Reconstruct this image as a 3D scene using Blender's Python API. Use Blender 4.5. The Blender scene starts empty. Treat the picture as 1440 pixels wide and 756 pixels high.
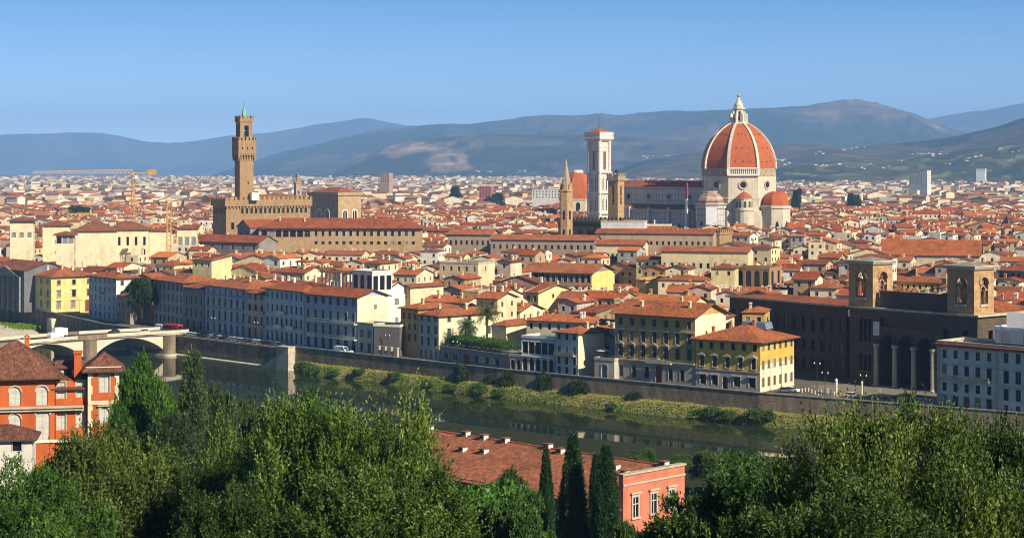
import bpy, math, random
import numpy as np
from mathutils import Vector, noise as mnoise

sc = bpy.context.scene
COL = sc.collection
R = math.radians
# ------------------------------------------------------------------ camera, sky, sun, exposure
F, IW, HY, CZ = 2530.0, 1440.0, 236.0, 63.0          # focal length (px), photo width, horizon row, eye height
cam_d = bpy.data.cameras.new('camera')
cam = bpy.data.objects.new('camera', cam_d); COL.objects.link(cam)
cam_d.sensor_fit = 'HORIZONTAL'; cam_d.sensor_width = 36.0
cam_d.lens = 36.0 * F / IW
cam_d.shift_y = -(378.0 - HY) / IW
cam_d.clip_start = 0.5; cam_d.clip_end = 90000
cam.location = (0, 0, CZ); cam.rotation_euler = (R(90), 0, 0)
sc.camera = cam

SUN_EL = R(33.0)
_h = Vector((0.70, -0.714)).normalized()
SUN = Vector((_h.x * math.cos(SUN_EL), _h.y * math.cos(SUN_EL), math.sin(SUN_EL)))
sd = bpy.data.lights.new('sun', 'SUN'); sd.energy = 5.0; sd.angle = R(0.53); sd.color = (1.0, 0.89, 0.70)
so = bpy.data.objects.new('sun', sd); COL.objects.link(so)
so.location = (200, -200, 300)
so.rotation_euler = SUN.to_track_quat('Z', 'Y').to_euler()

world = bpy.data.worlds.new('World'); sc.world = world; world.use_nodes = True
nt = world.node_tree; nt.nodes.clear()
w_out = nt.nodes.new('ShaderNodeOutputWorld'); w_bg = nt.nodes.new('ShaderNodeBackground')
w_sky = nt.nodes.new('ShaderNodeTexSky'); w_sky.sky_type = 'NISHITA'; w_sky.sun_disc = False
w_sky.sun_elevation = SUN_EL; w_sky.sun_rotation = math.atan2(SUN.x, SUN.y)
w_sky.altitude = 100; w_sky.air_density = 1.0; w_sky.dust_density = 0.2; w_sky.ozone_density = 3.0
w_bg.inputs['Strength'].default_value = 0.115
w_tc = nt.nodes.new('ShaderNodeTexCoord'); w_mp = nt.nodes.new('ShaderNodeMapping'); w_nm = nt.nodes.new('ShaderNodeVectorMath'); w_nm.operation = 'NORMALIZE'
w_mp.inputs['Scale'].default_value = (1, 1, 6.0); w_mp.inputs['Location'].default_value = (0, 0, 0.01)   # the clear deep blue of a dry morning starts low over the hills
nt.links.new(w_tc.outputs['Generated'], w_mp.inputs[0]); nt.links.new(w_mp.outputs[0], w_nm.inputs[0]); nt.links.new(w_nm.outputs[0], w_sky.inputs['Vector'])
# clear sky: darker and deeper overhead than over the horizon
w_sp = nt.nodes.new('ShaderNodeSeparateXYZ'); nt.links.new(w_tc.outputs['Generated'], w_sp.inputs[0])
w_mr = nt.nodes.new('ShaderNodeMapRange'); nt.links.new(w_sp.outputs[2], w_mr.inputs[0])
for k_, v_ in ((1, 0.08), (2, 0.45), (3, 1.50), (4, 0.38)): w_mr.inputs[k_].default_value = v_
w_hs = nt.nodes.new('ShaderNodeHueSaturation'); w_ms = nt.nodes.new('ShaderNodeMapRange'); nt.links.new(w_sp.outputs[2], w_ms.inputs[0])
for k_, v_ in ((1, 0.0), (2, 0.095), (3, 0.62), (4, 1.22)): w_ms.inputs[k_].default_value = v_
nt.links.new(w_ms.outputs[0], w_hs.inputs['Saturation']); w_hs.inputs['Hue'].default_value = 0.488
nt.links.new(w_sky.outputs[0], w_hs.inputs['Color']); nt.links.new(w_mr.outputs[0], w_hs.inputs['Value'])
nt.links.new(w_hs.outputs[0], w_bg.inputs['Color']); nt.links.new(w_bg.outputs[0], w_out.inputs['Surface'])

sc.view_settings.view_transform = 'Standard'; sc.view_settings.look = 'None'
sc.view_settings.gamma = 1.0; sc.view_settings.use_curve_mapping = False
sc.view_settings.exposure = 0.76
sc.render.engine = 'CYCLES'
sc.cycles.max_bounces = 5; sc.cycles.diffuse_bounces = 2; sc.cycles.glossy_bounces = 3
sc.cycles.transmission_bounces = 2; sc.cycles.volume_bounces = 0; sc.cycles.transparent_max_bounces = 4
sc.cycles.use_denoising = True
sc.cycles.filter_width = 1.1
HAZE_DENSITY, HAZE_COLOR = 6.9e-5, (0.28, 0.53, 1.0)

# ------------------------------------------------------------------ picture <-> place
def ray(px, Y): return (px - 720.0) / F * Y
def zat(py, Y): return CZ - (py - HY) / F * Y
def ground(px, py, z=0.0):
    Y = (CZ - z) * F / (py - HY); return Vector((ray(px, Y), Y, z))
def pxof(p): return 720.0 + p[0] / p[1] * F
def pyof(p): return HY + (CZ - p[2]) / p[1] * F

# ------------------------------------------------------------------ materials
MATS = {}
class NT:
    def __init__(s, name):
        m = bpy.data.materials.new(name); m.use_nodes = True; s.m = m; s.t = m.node_tree
        s.bsdf = s.t.nodes['Principled BSDF']; s.out = s.t.nodes['Material Output']
    def n(s, typ, **kw):
        nd = s.t.nodes.new(typ)
        for k, v in kw.items():
            if k.startswith('i_'):
                key = k[2:]; key = int(key) if key.isdigit() else key.replace('_', ' ')
                nd.inputs[key].default_value = v
            else: setattr(nd, k, v)
        return nd
    def l(s, a, b): s.t.links.new(a, b)
    def coord(s, scale, kind='Object'):
        tc = s.n('ShaderNodeTexCoord'); mp = s.n('ShaderNodeMapping')
        mp.inputs['Scale'].default_value = scale if isinstance(scale, tuple) else (scale,) * 3
        s.l(tc.outputs[kind], mp.inputs[0]); return mp.outputs[0]
    def noise(s, vec, scale=1.0, detail=4.0, rough=0.6):
        nd = s.n('ShaderNodeTexNoise'); nd.inputs['Scale'].default_value = scale
        nd.inputs['Detail'].default_value = detail; nd.inputs['Roughness'].default_value = rough
        s.l(vec, nd.inputs['Vector']); return nd.outputs[0]
    def ramp(s, fac, stops):
        nd = s.n('ShaderNodeValToRGB'); e = nd.color_ramp.elements
        while len(e) < len(stops): e.new(0.5)
        for k, (p, c) in enumerate(stops):
            e[k].position = p; e[k].color = (c, c, c, 1) if isinstance(c, (int, float)) else (*c, 1)
        s.l(fac, nd.inputs[0]); return nd.outputs[0]
    def mul(s, a, b, fac=1.0, typ='MULTIPLY'):
        nd = s.n('ShaderNodeMix', data_type='RGBA', blend_type=typ); nd.inputs[0].default_value = fac
        for x, k in ((a, 6), (b, 7)):
            if isinstance(x, tuple): nd.inputs[k].default_value = (*x, 1)
            else: s.l(x, nd.inputs[k])
        return nd.outputs[2]
    def mixf(s, a, b, fac):
        nd = s.n('ShaderNodeMix', data_type='RGBA'); s.l(fac, nd.inputs[0])
        for x, k in ((a, 6), (b, 7)):
            if isinstance(x, tuple): nd.inputs[k].default_value = (*x, 1)
            else: s.l(x, nd.inputs[k])
        return nd.outputs[2]
    def base(s, c):
        if isinstance(c, tuple): s.bsdf.inputs['Base Color'].default_value = (*c, 1)
        else: s.l(c, s.bsdf.inputs['Base Color'])
    def rough(s, r, spec=0.3):
        s.bsdf.inputs['Roughness'].default_value = r; s.bsdf.inputs['Specular IOR Level'].default_value = spec
    def bump(s, h, dist=0.1, st=0.6):
        b = s.n('ShaderNodeBump'); b.inputs['Distance'].default_value = dist; b.inputs['Strength'].default_value = st
        s.l(h, b.inputs['Height']); s.l(b.outputs[0], s.bsdf.inputs['Normal'])

def mat_plaster():                         # wall paint: the object's own colour with weather streaks and patches
    t = NT('plaster'); oi = t.n('ShaderNodeObjectInfo')
    a = t.noise(t.coord((0.5, 0.5, 0.09)), 1.0, 6); b = t.noise(t.coord(0.22), 1.0, 5)
    c = t.mul(oi.outputs['Color'], t.ramp(a, [(0.28, 0.78), (0.58, 1.0)]))
    c = t.mul(c, t.ramp(b, [(0.3, (0.80, 0.76, 0.72)), (0.55, 1.0)]))
    t.base(c); t.rough(0.92, 0.15); t.bump(t.noise(t.coord(3.0), 1.0, 3), 0.02, 0.4); return t.m
def tile_pattern(t, col, sc_=1.0):
    tc = t.coord(1.0)
    big = t.noise(tc, 0.16, 5); mid = t.noise(tc, 1.1, 5, 0.7); fine = t.noise(t.coord((3.2, 1.0, 2.0)), 1.0, 4, 0.75)
    c = t.mul(col, t.ramp(mid, [(0.3, 0.55), (0.5, 0.95), (0.7, 1.35)]))
    c = t.mul(c, t.ramp(fine, [(0.34, 0.45), (0.6, 1.3)]))
    c = t.mixf(c, t.mul(c, (0.55, 0.66, 0.66)), t.ramp(big, [(0.45, 0.0), (0.66, 0.85)]))
    h = t.noise(t.coord((4.5, 1.2, 3.0)), 1.0, 3, 0.6)
    t.bump(h, 0.16, 0.9); return c
def mat_roof():
    t = NT('roof_tiles'); oi = t.n('ShaderNodeObjectInfo')
    t.base(tile_pattern(t, oi.outputs['Color'])); t.rough(0.88, 0.2); return t.m
def mat_attr(name, rough=0.9, tile=False):
    t = NT(name); at = t.n('ShaderNodeAttribute'); at.attribute_name = 'col'
    c = t.mul(at.outputs['Color'], t.ramp(t.noise(t.coord(0.35), 1.0, 6, 0.7), [(0.3, 0.7), (0.65, 1.12)]))
    t.base(c); t.rough(rough, 0.15); return t.m
def mat_solid(name, c, rough=0.8, spec=0.3, var=0.25, scale=0.6, metal=0.0):
    t = NT(name); n = t.noise(t.coord(scale), 1.0, 5)
    t.base(t.mul(c, t.ramp(n, [(0.28, 1.0 - var), (0.68, 1.0 + var * 0.4)]))); t.rough(rough, spec)
    t.bsdf.inputs['Metallic'].default_value = metal; return t.m
def mat_blocks(name, c1, c2, mortar, scale, row=0.5, var=0.4, streak=0.4):
    t = NT(name); v = t.coord(1.0)
    # blocks are laid along the wall whichever way it runs: (x+y, z)
    sp = t.n('ShaderNodeSeparateXYZ'); t.l(v, sp.inputs[0]); ad = t.n('ShaderNodeMath', operation='ADD')
    t.l(sp.outputs[0], ad.inputs[0]); t.l(sp.outputs[1], ad.inputs[1]); cb = t.n('ShaderNodeCombineXYZ')
    t.l(ad.outputs[0], cb.inputs[0]); t.l(sp.outputs[2], cb.inputs[1])
    br = t.n('ShaderNodeTexBrick'); br.inputs['Scale'].default_value = scale; br.inputs['Row Height'].default_value = row
    br.inputs['Color1'].default_value = (*c1, 1); br.inputs['Color2'].default_value = (*c2, 1); br.inputs['Mortar'].default_value = (*mortar, 1)
    br.inputs['Mortar Size'].default_value = 0.03; t.l(cb.outputs[0], br.inputs['Vector'])
    n = t.noise(t.coord((0.35, 0.35, 0.12)), 1.0, 6, 0.65); n2 = t.noise(t.coord(2.0), 1.0, 4, 0.7)
    c = t.mul(br.outputs[0], t.ramp(n, [(0.3, 1 - var), (0.65, 1.1)])); c = t.mul(c, t.ramp(n2, [(0.3, 0.75), (0.7, 1.15)]))
    t.base(c); t.rough(0.95, 0.1); t.bump(br.outputs[1], 0.04, 0.5); return t.m
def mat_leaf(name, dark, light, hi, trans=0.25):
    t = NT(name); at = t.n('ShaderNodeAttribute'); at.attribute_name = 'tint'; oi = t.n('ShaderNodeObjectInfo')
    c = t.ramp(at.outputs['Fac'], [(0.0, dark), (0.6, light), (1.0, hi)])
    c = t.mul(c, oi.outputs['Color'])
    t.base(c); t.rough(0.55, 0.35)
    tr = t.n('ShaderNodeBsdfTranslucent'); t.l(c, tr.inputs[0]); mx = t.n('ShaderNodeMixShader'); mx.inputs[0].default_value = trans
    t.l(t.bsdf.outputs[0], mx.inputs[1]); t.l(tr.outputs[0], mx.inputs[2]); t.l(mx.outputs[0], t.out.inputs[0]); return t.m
def mat_water():
    t = NT('river_water'); v = t.coord((0.10, 0.22, 1.0)); n = t.noise(v, 1.0, 4, 0.55)
    c = t.ramp(t.noise(t.coord(0.012), 1.0, 4), [(0.35, (0.013, 0.021, 0.006)), (0.65, (0.024, 0.034, 0.011))])
    t.base(c); t.rough(0.035, 0.4)
    t.bsdf.inputs['IOR'].default_value = 1.33
    t.bump(n, 0.04, 0.10); return t.m
def mat_grass():
    t = NT('bank_ground'); v = t.coord(1.0)
    c = t.ramp(t.noise(v, 0.13, 6, 0.7), [(0.34, (0.10, 0.13, 0.022)), (0.5, (0.25, 0.195, 0.075)), (0.66, (0.33, 0.25, 0.13))])
    t.base(t.mul(c, t.ramp(t.noise(v, 1.2, 5, 0.8), [(0.3, 0.6), (0.7, 1.2)]))); t.rough(0.95, 0.05); return t.m
def mat_dome():
    t = NT('dome_tiles'); v = t.coord(1.0)
    c = t.ramp(t.noise(v, 0.35, 6, 0.75), [(0.3, (0.29, 0.070, 0.022)), (0.55, (0.39, 0.100, 0.032)), (0.75, (0.43, 0.125, 0.045))])
    c = t.mul(c, t.ramp(t.noise(t.coord((0.5, 0.5, 2.0)), 1.0, 4, 0.7), [(0.3, 0.82), (0.65, 1.08)]))
    t.base(c); t.rough(0.85, 0.2); return t.m
def mat_marble(name, base, green, sz=0.32, band=0.5):      # white marble with dark green and pink panel lines
    t = NT(name); v = t.coord(1.0); sp = t.n('ShaderNodeSeparateXYZ'); t.l(v, sp.inputs[0])
    ad = t.n('ShaderNodeMath', operation='ADD'); t.l(sp.outputs[0], ad.inputs[0]); t.l(sp.outputs[1], ad.inputs[1])
    cb = t.n('ShaderNodeCombineXYZ'); t.l(ad.outputs[0], cb.inputs[0]); t.l(sp.outputs[2], cb.inputs[1])
    br = t.n('ShaderNodeTexBrick'); br.offset = 0.0; br.inputs['Scale'].default_value = sz
    br.inputs['Color1'].default_value = (*base, 1); br.inputs['Color2'].default_value = (*[x * 0.9 for x in base], 1)
    br.inputs['Mortar'].default_value = (*green, 1); br.inputs['Mortar Size'].default_value = 0.055
    br.inputs['Brick Width'].default_value = 0.9; br.inputs['Row Height'].default_value = 1.3
    t.l(cb.outputs[0], br.inputs['Vector'])
    c = t.mul(br.outputs[0], t.ramp(t.noise(t.coord((0.3, 0.3, 0.1)), 1.0, 6, 0.7), [(0.3, 0.78), (0.62, 1.0)]))
    t.base(c); t.rough(0.75, 0.2); return t.m
def mat_hill(name):
    t = NT(name); at = t.n('ShaderNodeAttribute'); at.attribute_name = 'col'; v = t.coord(1.0)
    n = t.noise(v, 0.0045, 9, 0.78)
    c = t.mul(at.outputs['Color'], t.ramp(n, [(0.36, 0.42), (0.52, 0.95), (0.66, 1.9)])); t.base(c); t.rough(1.0, 0.0); return t.m

M = dict(
    plaster=mat_plaster(), roof=mat_roof(), dome=mat_dome(), water=mat_water(), bank=mat_grass(),
    glass=mat_solid('window_glass', (0.012, 0.014, 0.018), 0.2, 0.3, 0.4, 0.9),
    wood=mat_solid('window_wood', (0.30, 0.26, 0.20), 0.7),
    white=mat_solid('white_trim', (0.70, 0.645, 0.54), 0.8, 0.2, 0.2),
    ribs=mat_solid('weathered_rib_marble', (0.60, 0.54, 0.42), 0.85, 0.15, 0.3, 0.5),
    stone=mat_solid('pale_stone', (0.46, 0.40, 0.30), 0.9, 0.1, 0.35),
    sandstone=mat_solid('grey_sandstone', (0.26, 0.245, 0.215), 0.9, 0.1, 0.35),
    darkwood=mat_solid('dark_eaves', (0.10, 0.06, 0.035), 0.85, 0.1),
    sh_green=mat_solid('green_shutter_paint', (0.045, 0.075, 0.050), 0.7), sh_brown=mat_solid('brown_shutter_paint', (0.11, 0.055, 0.028), 0.7),
    sh_grey=mat_solid('grey_shutter_paint', (0.22, 0.23, 0.23), 0.7), sh_white=mat_solid('pale_shutter_paint', (0.55, 0.53, 0.47), 0.7),
    doorwood=mat_solid('door_wood', (0.22, 0.055, 0.02), 0.7),
    brick=mat_blocks('weathered_brick_wall', (0.30, 0.235, 0.165), (0.245, 0.19, 0.135), (0.22, 0.185, 0.14), 0.55, 0.32, 0.45),
    quay=mat_blocks('quay_stone', (0.31, 0.245, 0.165), (0.25, 0.195, 0.135), (0.19, 0.15, 0.105), 0.7, 0.3, 0.5),
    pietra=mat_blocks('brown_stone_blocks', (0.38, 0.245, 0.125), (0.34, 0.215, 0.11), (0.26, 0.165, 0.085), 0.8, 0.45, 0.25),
    dark_shade_pietra=mat_blocks('dark_shaded_stone_blocks', (0.135, 0.098, 0.066), (0.112, 0.083, 0.057), (0.08, 0.06, 0.043), 0.5, 0.5, 0.3),  # dark brown stone; on the library, shade put into the colour
    goldstone=mat_solid('honey_stone', (0.42, 0.265, 0.130), 0.9, 0.1, 0.4),
    concrete=mat_solid('pale_concrete', (0.56, 0.50, 0.38), 0.9, 0.1, 0.2, 0.25),
    marble=mat_marble('white_marble_panels', (0.60, 0.53, 0.40), (0.47, 0.43, 0.34)),
    marble2=mat_marble('banded_marble', (0.72, 0.66, 0.58), (0.36, 0.27, 0.26), 0.45),
    greymarble=mat_marble('grey_green_shaded_marble', (0.52, 0.49, 0.45), (0.22, 0.24, 0.24), 0.3),  # greyer marble of the south flank, its shade put into the colour
    rawdrum=mat_solid('rough_brown_masonry', (0.36, 0.285, 0.20), 0.95, 0.1, 0.4, 0.4),
    copper=mat_solid('green_copper', (0.16, 0.36, 0.22), 0.6, 0.3), gold=mat_solid('gilt_copper', (0.55, 0.42, 0.16), 0.35, 0.5, 0.1, 0.6, 0.7),
    iron=mat_solid('dark_iron', (0.045, 0.045, 0.05), 0.5), asphalt=mat_solid('asphalt', (0.060, 0.058, 0.056), 0.9, 0.2, 0.35, 0.4),
    pave=mat_solid('paving', (0.21, 0.185, 0.155), 0.9, 0.1, 0.3, 0.5), plain=mat_solid('city_ground', (0.13, 0.115, 0.095), 0.95, 0.1, 0.4, 0.05),
    soil=mat_solid('dark_soil', (0.030, 0.034, 0.016), 0.95, 0.1, 0.4, 0.3), redcloth=mat_solid('red_cloth', (0.55, 0.03, 0.03), 0.8),
    carpaint=None, tyre=mat_solid('tyre_rubber', (0.02, 0.02, 0.02), 0.8), lampglass=mat_solid('lamp_glass', (0.65, 0.65, 0.6), 0.3),
    craney=mat_solid('crane_paint', (0.55, 0.30, 0.09), 0.6), crano=mat_solid('faded_crane_paint', (0.60, 0.42, 0.26), 0.7),
    solar=mat_solid('solar_glass', (0.03, 0.045, 0.10), 0.2, 0.5), bark=mat_solid('bark', (0.075, 0.055, 0.038), 0.95, 0.1, 0.4, 2.0),
    glassroof=mat_solid('skylight_glass', (0.16, 0.22, 0.26), 0.25, 0.5), redlattice=mat_solid('red_scaffold', (0.42, 0.035, 0.045), 0.7),
    sheet=mat_solid('scaffold_sheet', (0.62, 0.60, 0.60), 0.9, 0.1, 0.15), orangepl=mat_solid('orange_plastic', (0.75, 0.16, 0.02), 0.6),
    attr=mat_attr('far_walls'), attr_roof=mat_attr('far_roofs'), hill=mat_hill('wooded_hillside'),
    leaf_oak=mat_leaf('holm_oak_leaves', (0.016, 0.042, 0.008), (0.074, 0.134, 0.022), (0.17, 0.235, 0.055)),
    leaf_acacia=mat_leaf('acacia_leaves', (0.020, 0.052, 0.009), (0.065, 0.135, 0.018), (0.12, 0.205, 0.035), 0.35),
    leaf_cypress=mat_leaf('cypress_leaves', (0.010, 0.030, 0.010), (0.030, 0.078, 0.020), (0.052, 0.120, 0.030), 0.15),
    leaf_dark=mat_leaf('pine_needles', (0.011, 0.027, 0.010), (0.032, 0.064, 0.022), (0.055, 0.090, 0.032), 0.15),
    leaf_bush=mat_leaf('bank_leaves', (0.025, 0.055, 0.008), (0.085, 0.150, 0.018), (0.16, 0.22, 0.04)),
    blade=mat_leaf('grass_blades', (0.085, 0.17, 0.012), (0.21, 0.29, 0.026), (0.50, 0.38, 0.10), 0.3),
)
def mat_car():
    t = NT('car_paint'); oi = t.n('ShaderNodeObjectInfo'); t.l(oi.outputs['Color'], t.bsdf.inputs['Base Color']); t.rough(0.3, 0.5); return t.m
M['carpaint'] = mat_car()

# ------------------------------------------------------------------ mesh building
class MB:
    def __init__(s): s.v, s.f, s.m, s.c = [], [], [], []
    def face(s, pts, m=0, c=None):
        n = len(s.v); s.v.extend([tuple(p) for p in pts]); s.f.append(tuple(range(n, n + len(pts)))); s.m.append(m); s.c.append(c)
    def box(s, x0, y0, z0, x1, y1, z1, m=0, c=None):
        p = [(x0, y0, z0), (x1, y0, z0), (x1, y1, z0), (x0, y1, z0), (x0, y0, z1), (x1, y0, z1), (x1, y1, z1), (x0, y1, z1)]
        n = len(s.v); s.v.extend(p)
        for q in ((0, 3, 2, 1), (4, 5, 6, 7), (0, 1, 5, 4), (1, 2, 6, 5), (2, 3, 7, 6), (3, 0, 4, 7)):
            s.f.append(tuple(n + k for k in q)); s.m.append(m); s.c.append(c)
        return s
    def prism(s, poly, z0, z1, m=0, c=None):               # poly: (x, y) counter-clockwise
        n = len(poly)
        s.face([(x, y, z1) for x, y in poly], m, c); s.face([(x, y, z0) for x, y in reversed(poly)], m, c)
        for k in range(n):
            (xa, ya), (xb, yb) = poly[k], poly[(k + 1) % n]
            s.face([(xa, ya, z0), (xb, yb, z0), (xb, yb, z1), (xa, ya, z1)], m, c)
        return s
    def slab(s, poly, y0, y1, m=0):                         # poly: (x, z) extruded along y
        n = len(poly)
        s.face([(x, y0, z) for x, z in poly], m); s.face([(x, y1, z) for x, z in reversed(poly)], m)
        for k in range(n):
            (xa, za), (xb, zb) = poly[k], poly[(k + 1) % n]
            s.face([(xa, y0, za), (xa, y1, za), (xb, y1, zb), (xb, y0, zb)], m)
        return s
    def lathe(s, prof, n=12, cx=0, cy=0, m=0, a0=0.0, close=True):
        rings = []
        for r, z in prof:
            rings.append([(cx + r * math.cos(a0 + 2 * math.pi * k / n), cy + r * math.sin(a0 + 2 * math.pi * k / n), z) for k in range(n)])
        for a, b in zip(rings, rings[1:]):
            for k in range(n): s.face([a[k], a[(k + 1) % n], b[(k + 1) % n], b[k]], m)
        if close:
            if prof[0][0] > 1e-3: s.face(list(reversed(rings[0])), m)
            if prof[-1][0] > 1e-3: s.face(rings[-1], m)
        return s
    def tube(s, p0, p1, r0, r1=None, n=6, m=0):
        r1 = r0 if r1 is None else r1; p0, p1 = Vector(p0), Vector(p1); d = (p1 - p0).normalized()
        a = d.orthogonal().normalized(); b = d.cross(a)
        A = [p0 + (a * math.cos(2 * math.pi * k / n) + b * math.sin(2 * math.pi * k / n)) * r0 for k in range(n)]
        B = [p1 + (a * math.cos(2 * math.pi * k / n) + b * math.sin(2 * math.pi * k / n)) * r1 for k in range(n)]
        for k in range(n): s.face([A[k], A[(k + 1) % n], B[(k + 1) % n], B[k]], m)
        s.face(list(reversed(A)), m); s.face(B, m); return s
    def mesh(s, name, mats, smooth=False):
        me = bpy.data.meshes.new(name); me.from_pydata(s.v, [], s.f)
        for x in mats: me.materials.append(M[x] if isinstance(x, str) else x)
        if any(s.m): me.polygons.foreach_set('material_index', s.m)
        if any(c is not None for c in s.c):
            at = me.attributes.new('col', 'FLOAT_COLOR', 'FACE')
            at.data.foreach_set('color', np.array([(*(c or (0.5, 0.5, 0.5)), 1.0) for c in s.c], np.float32).ravel())
        if smooth: me.polygons.foreach_set('use_smooth', [True] * len(s.f))
        me.update(); return me
    def build(s, name, mats, parent=None, color=None, smooth=False, loc=(0, 0, 0), rz=0.0):
        if not isinstance(mats, (list, tuple)): mats = [mats]
        return link(name, s.mesh(name, mats, smooth), parent, loc, rz, color)
def link(name, me, parent=None, loc=(0, 0, 0), rz=0.0, color=None, scale=None):
    o = bpy.data.objects.new(name, me); COL.objects.link(o); o.location = loc; o.rotation_euler = (0, 0, rz)
    if parent is not None: o.parent = parent
    if color is not None: o.color = (*color, 1.0)
    if scale is not None: o.scale = scale
    return o
def tag(o, label=None, cat=None, group=None, kind=None):
    if label: o['label'] = label
    if cat: o['category'] = cat
    if group: o['group'] = group
    if kind: o['kind'] = kind
    return o
def thing(name, label, cat, loc=(0, 0, 0), rz=0.0, group=None):
    o = bpy.data.objects.new(name, None); COL.objects.link(o); o.empty_display_size = 0.5
    o.location = loc; o.rotation_euler = (0, 0, rz); return tag(o, label, cat, group)
def copy_thing(o, loc, rz=None, label=None, scale=None):
    c = o.copy(); COL.objects.link(c); c.location = loc
    if rz is not None: c.rotation_euler = (0, 0, rz)
    if scale is not None: c.scale = (scale,) * 3
    if label: c['label'] = label
    for ch in list(o.children):
        d = ch.copy(); COL.objects.link(d); d.parent = c
        for g in list(ch.children):
            e = g.copy(); COL.objects.link(e); e.parent = d
    return c
def arc(cx, cz, r, a0, a1, n, kz=1.0):
    return [(cx + r * math.cos(R(a0 + (a1 - a0) * k / n)), cz + kz * r * math.sin(R(a0 + (a1 - a0) * k / n))) for k in range(n + 1)]
# ------------------------------------------------------------------ the setting: river, quay line, ground, hills, haze
WATER_Z = -7.0
WL = [Vector(p) for p in ((-420, 1080), (-232, 817), (-198, 773), (-163, 716), (-129, 678), (-76.6, 625), (-4.4, 556), (68, 496), (130, 455), (200, 398), (320, 300))]
def offset_line(pts, d):                                    # d > 0: towards the city
    out = []
    for k, p in enumerate(pts):
        a = pts[max(0, k - 1)]; b = pts[min(len(pts) - 1, k + 1)]; t = (b - a).normalized()
        out.append(p + Vector((-t.y, t.x)) * d)
    return out
def dist_wl(x, y):
    best = 1e9; p = Vector((x, y))
    for a, b in zip(WL, WL[1:]):
        ab = b - a; t = max(0, min(1, (p - a).dot(ab) / ab.dot(ab))); q = a + ab * t
        d = (p - q).length; sgn = 1 if (ab.x * (p.y - a.y) - ab.y * (p.x - a.x)) > 0 else -1
        if d < abs(best): best = d * sgn
    return best
def wl_at(px, off=0.0):                                     # point of the quay line seen in picture column px
    L = offset_line(WL, off)
    k = (px - 720) / F
    for a, b in zip(L, L[1:]):
        fa, fb = a.x - k * a.y, b.x - k * b.y
        if fa <= 0 <= fb: return a + (b - a) * (fa / (fa - fb))
    return L[-1]

g = MB(); g.face([(p.x, p.y, 0.0) for p in WL] + [(1500, -400, 0), (13500, 30000, 0), (-13500, 30000, 0), (-3000, 4000, 0)])
tag(g.build('city_ground', 'plain'), kind='structure')
w = MB(); w.face([(-1500, 150, WATER_Z), (900, 150, WATER_Z), (900, 900, WATER_Z), (-1500, 1900, WATER_Z)])
tag(w.build('river', 'water'), kind='structure')
def strip(name, mat, la, lb, za, zb, thick=0.0):
    m = MB()
    for k in range(len(la) - 1):
        m.face([(la[k].x, la[k].y, za), (la[k + 1].x, la[k + 1].y, za), (lb[k + 1].x, lb[k + 1].y, zb), (lb[k].x, lb[k].y, zb)])
    return tag(m.build(name, mat), kind='structure')
strip('riverside_road', 'asphalt', offset_line(WL, 1.8), offset_line(WL, 8.0), 0.004, 0.004)
m = MB(); L0, L1 = offset_line(WL, 0.4), offset_line(WL, 1.8)
for k in range(len(WL) - 1):
    a, b, c, d = L0[k], L0[k + 1], L1[k + 1], L1[k]
    m.face([(a.x, a.y, 0.12), (b.x, b.y, 0.12), (c.x, c.y, 0.12), (d.x, d.y, 0.12)])
    m.face([(d.x, d.y, 0.12), (c.x, c.y, 0.12), (c.x, c.y, 0), (d.x, d.y, 0)])
tag(m.build('riverside_pavement', 'pave'), kind='structure')
m = MB(); m.face([(*p, 0.004) for p in ((88, 494), (150, 446), (172, 462), (150, 486), (104, 527), (86, 521))]); tag(m.build('library_square', 'pave'), kind='structure')

# quay wall in its stretches, each with a coping
def quay(name, label, i0, i1, zb, lean=0.5, arches=False, tp=0.95):
    t = thing(name, label, 'river wall', (0, 0, 0), group='river walls')
    b = MB(); c = MB()
    Lo, Li, Lf = offset_line(WL, 0.0), offset_line(WL, 0.6), offset_line(WL, -lean)
    for k in range(i0, i1):
        a, d = Lo[k], Lo[k + 1]; a2, d2 = Li[k], Li[k + 1]; f0, f1 = Lf[k], Lf[k + 1]
        b.face([(f0.x, f0.y, zb), (f1.x, f1.y, zb), (d.x, d.y, tp), (a.x, a.y, tp)])
        b.face([(d2.x, d2.y, 0), (a2.x, a2.y, 0), (a2.x, a2.y, tp), (d2.x, d2.y, tp)])
        e0, e1 = offset_line(WL, -0.2)[k], offset_line(WL, -0.2)[k + 1]; h0, h1 = offset_line(WL, 0.75)[k], offset_line(WL, 0.75)[k + 1]
        P = [(e0, e1, h1, h0)][0]
        lo = [(p.x, p.y, tp) for p in P]; hi = [(p.x, p.y, tp + 0.25) for p in P]
        c.face(hi); c.face(lo[::-1])
        for q in range(4): c.face([lo[q], lo[(q + 1) % 4], hi[(q + 1) % 4], hi[q]])
    b.build('wall', 'quay', t); c.build('coping', 'sandstone', t)
    if arches:                                             # relieving arches, corbelled out below the parapet
        for k in range(i0, i1):
            a, d = Lo[k], Lo[k + 1]; n = int((d - a).length / 8.5); dv = (d - a) / n; ang = math.atan2(dv.y, dv.x); w_ = dv.length
            for q in range(n):
                p = a + dv * (q + 0.5); mb = MB()
                mb.slab([(-w_ / 2, -4.2), (-w_ / 2 + 0.5, -4.2)] + arc(0, -3.4, w_ / 2 - 0.5, 180, 0, 10, 0.75) + [(w_ / 2 - 0.5, -4.2), (w_ / 2, -4.2), (w_ / 2, 0.15), (-w_ / 2, 0.15)], -0.9, 0.05)
                mb.build('relieving_arch', 'quay', t, loc=(p.x, p.y, 0), rz=ang)
    return t
quay('river_wall', 'long brown stone river wall above the grassy bank, from the stone ramp to the square', 5, 10, -8.6)
quay('river_wall', 'shaded river wall with a row of blind arches between bridge and stone ramp', 4, 5, -8.6, 0.5, True, 0.2)
quay('river_wall', 'dark river wall beyond the bridge below the yellow corner palace', 0, 4, -8.6)
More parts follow.
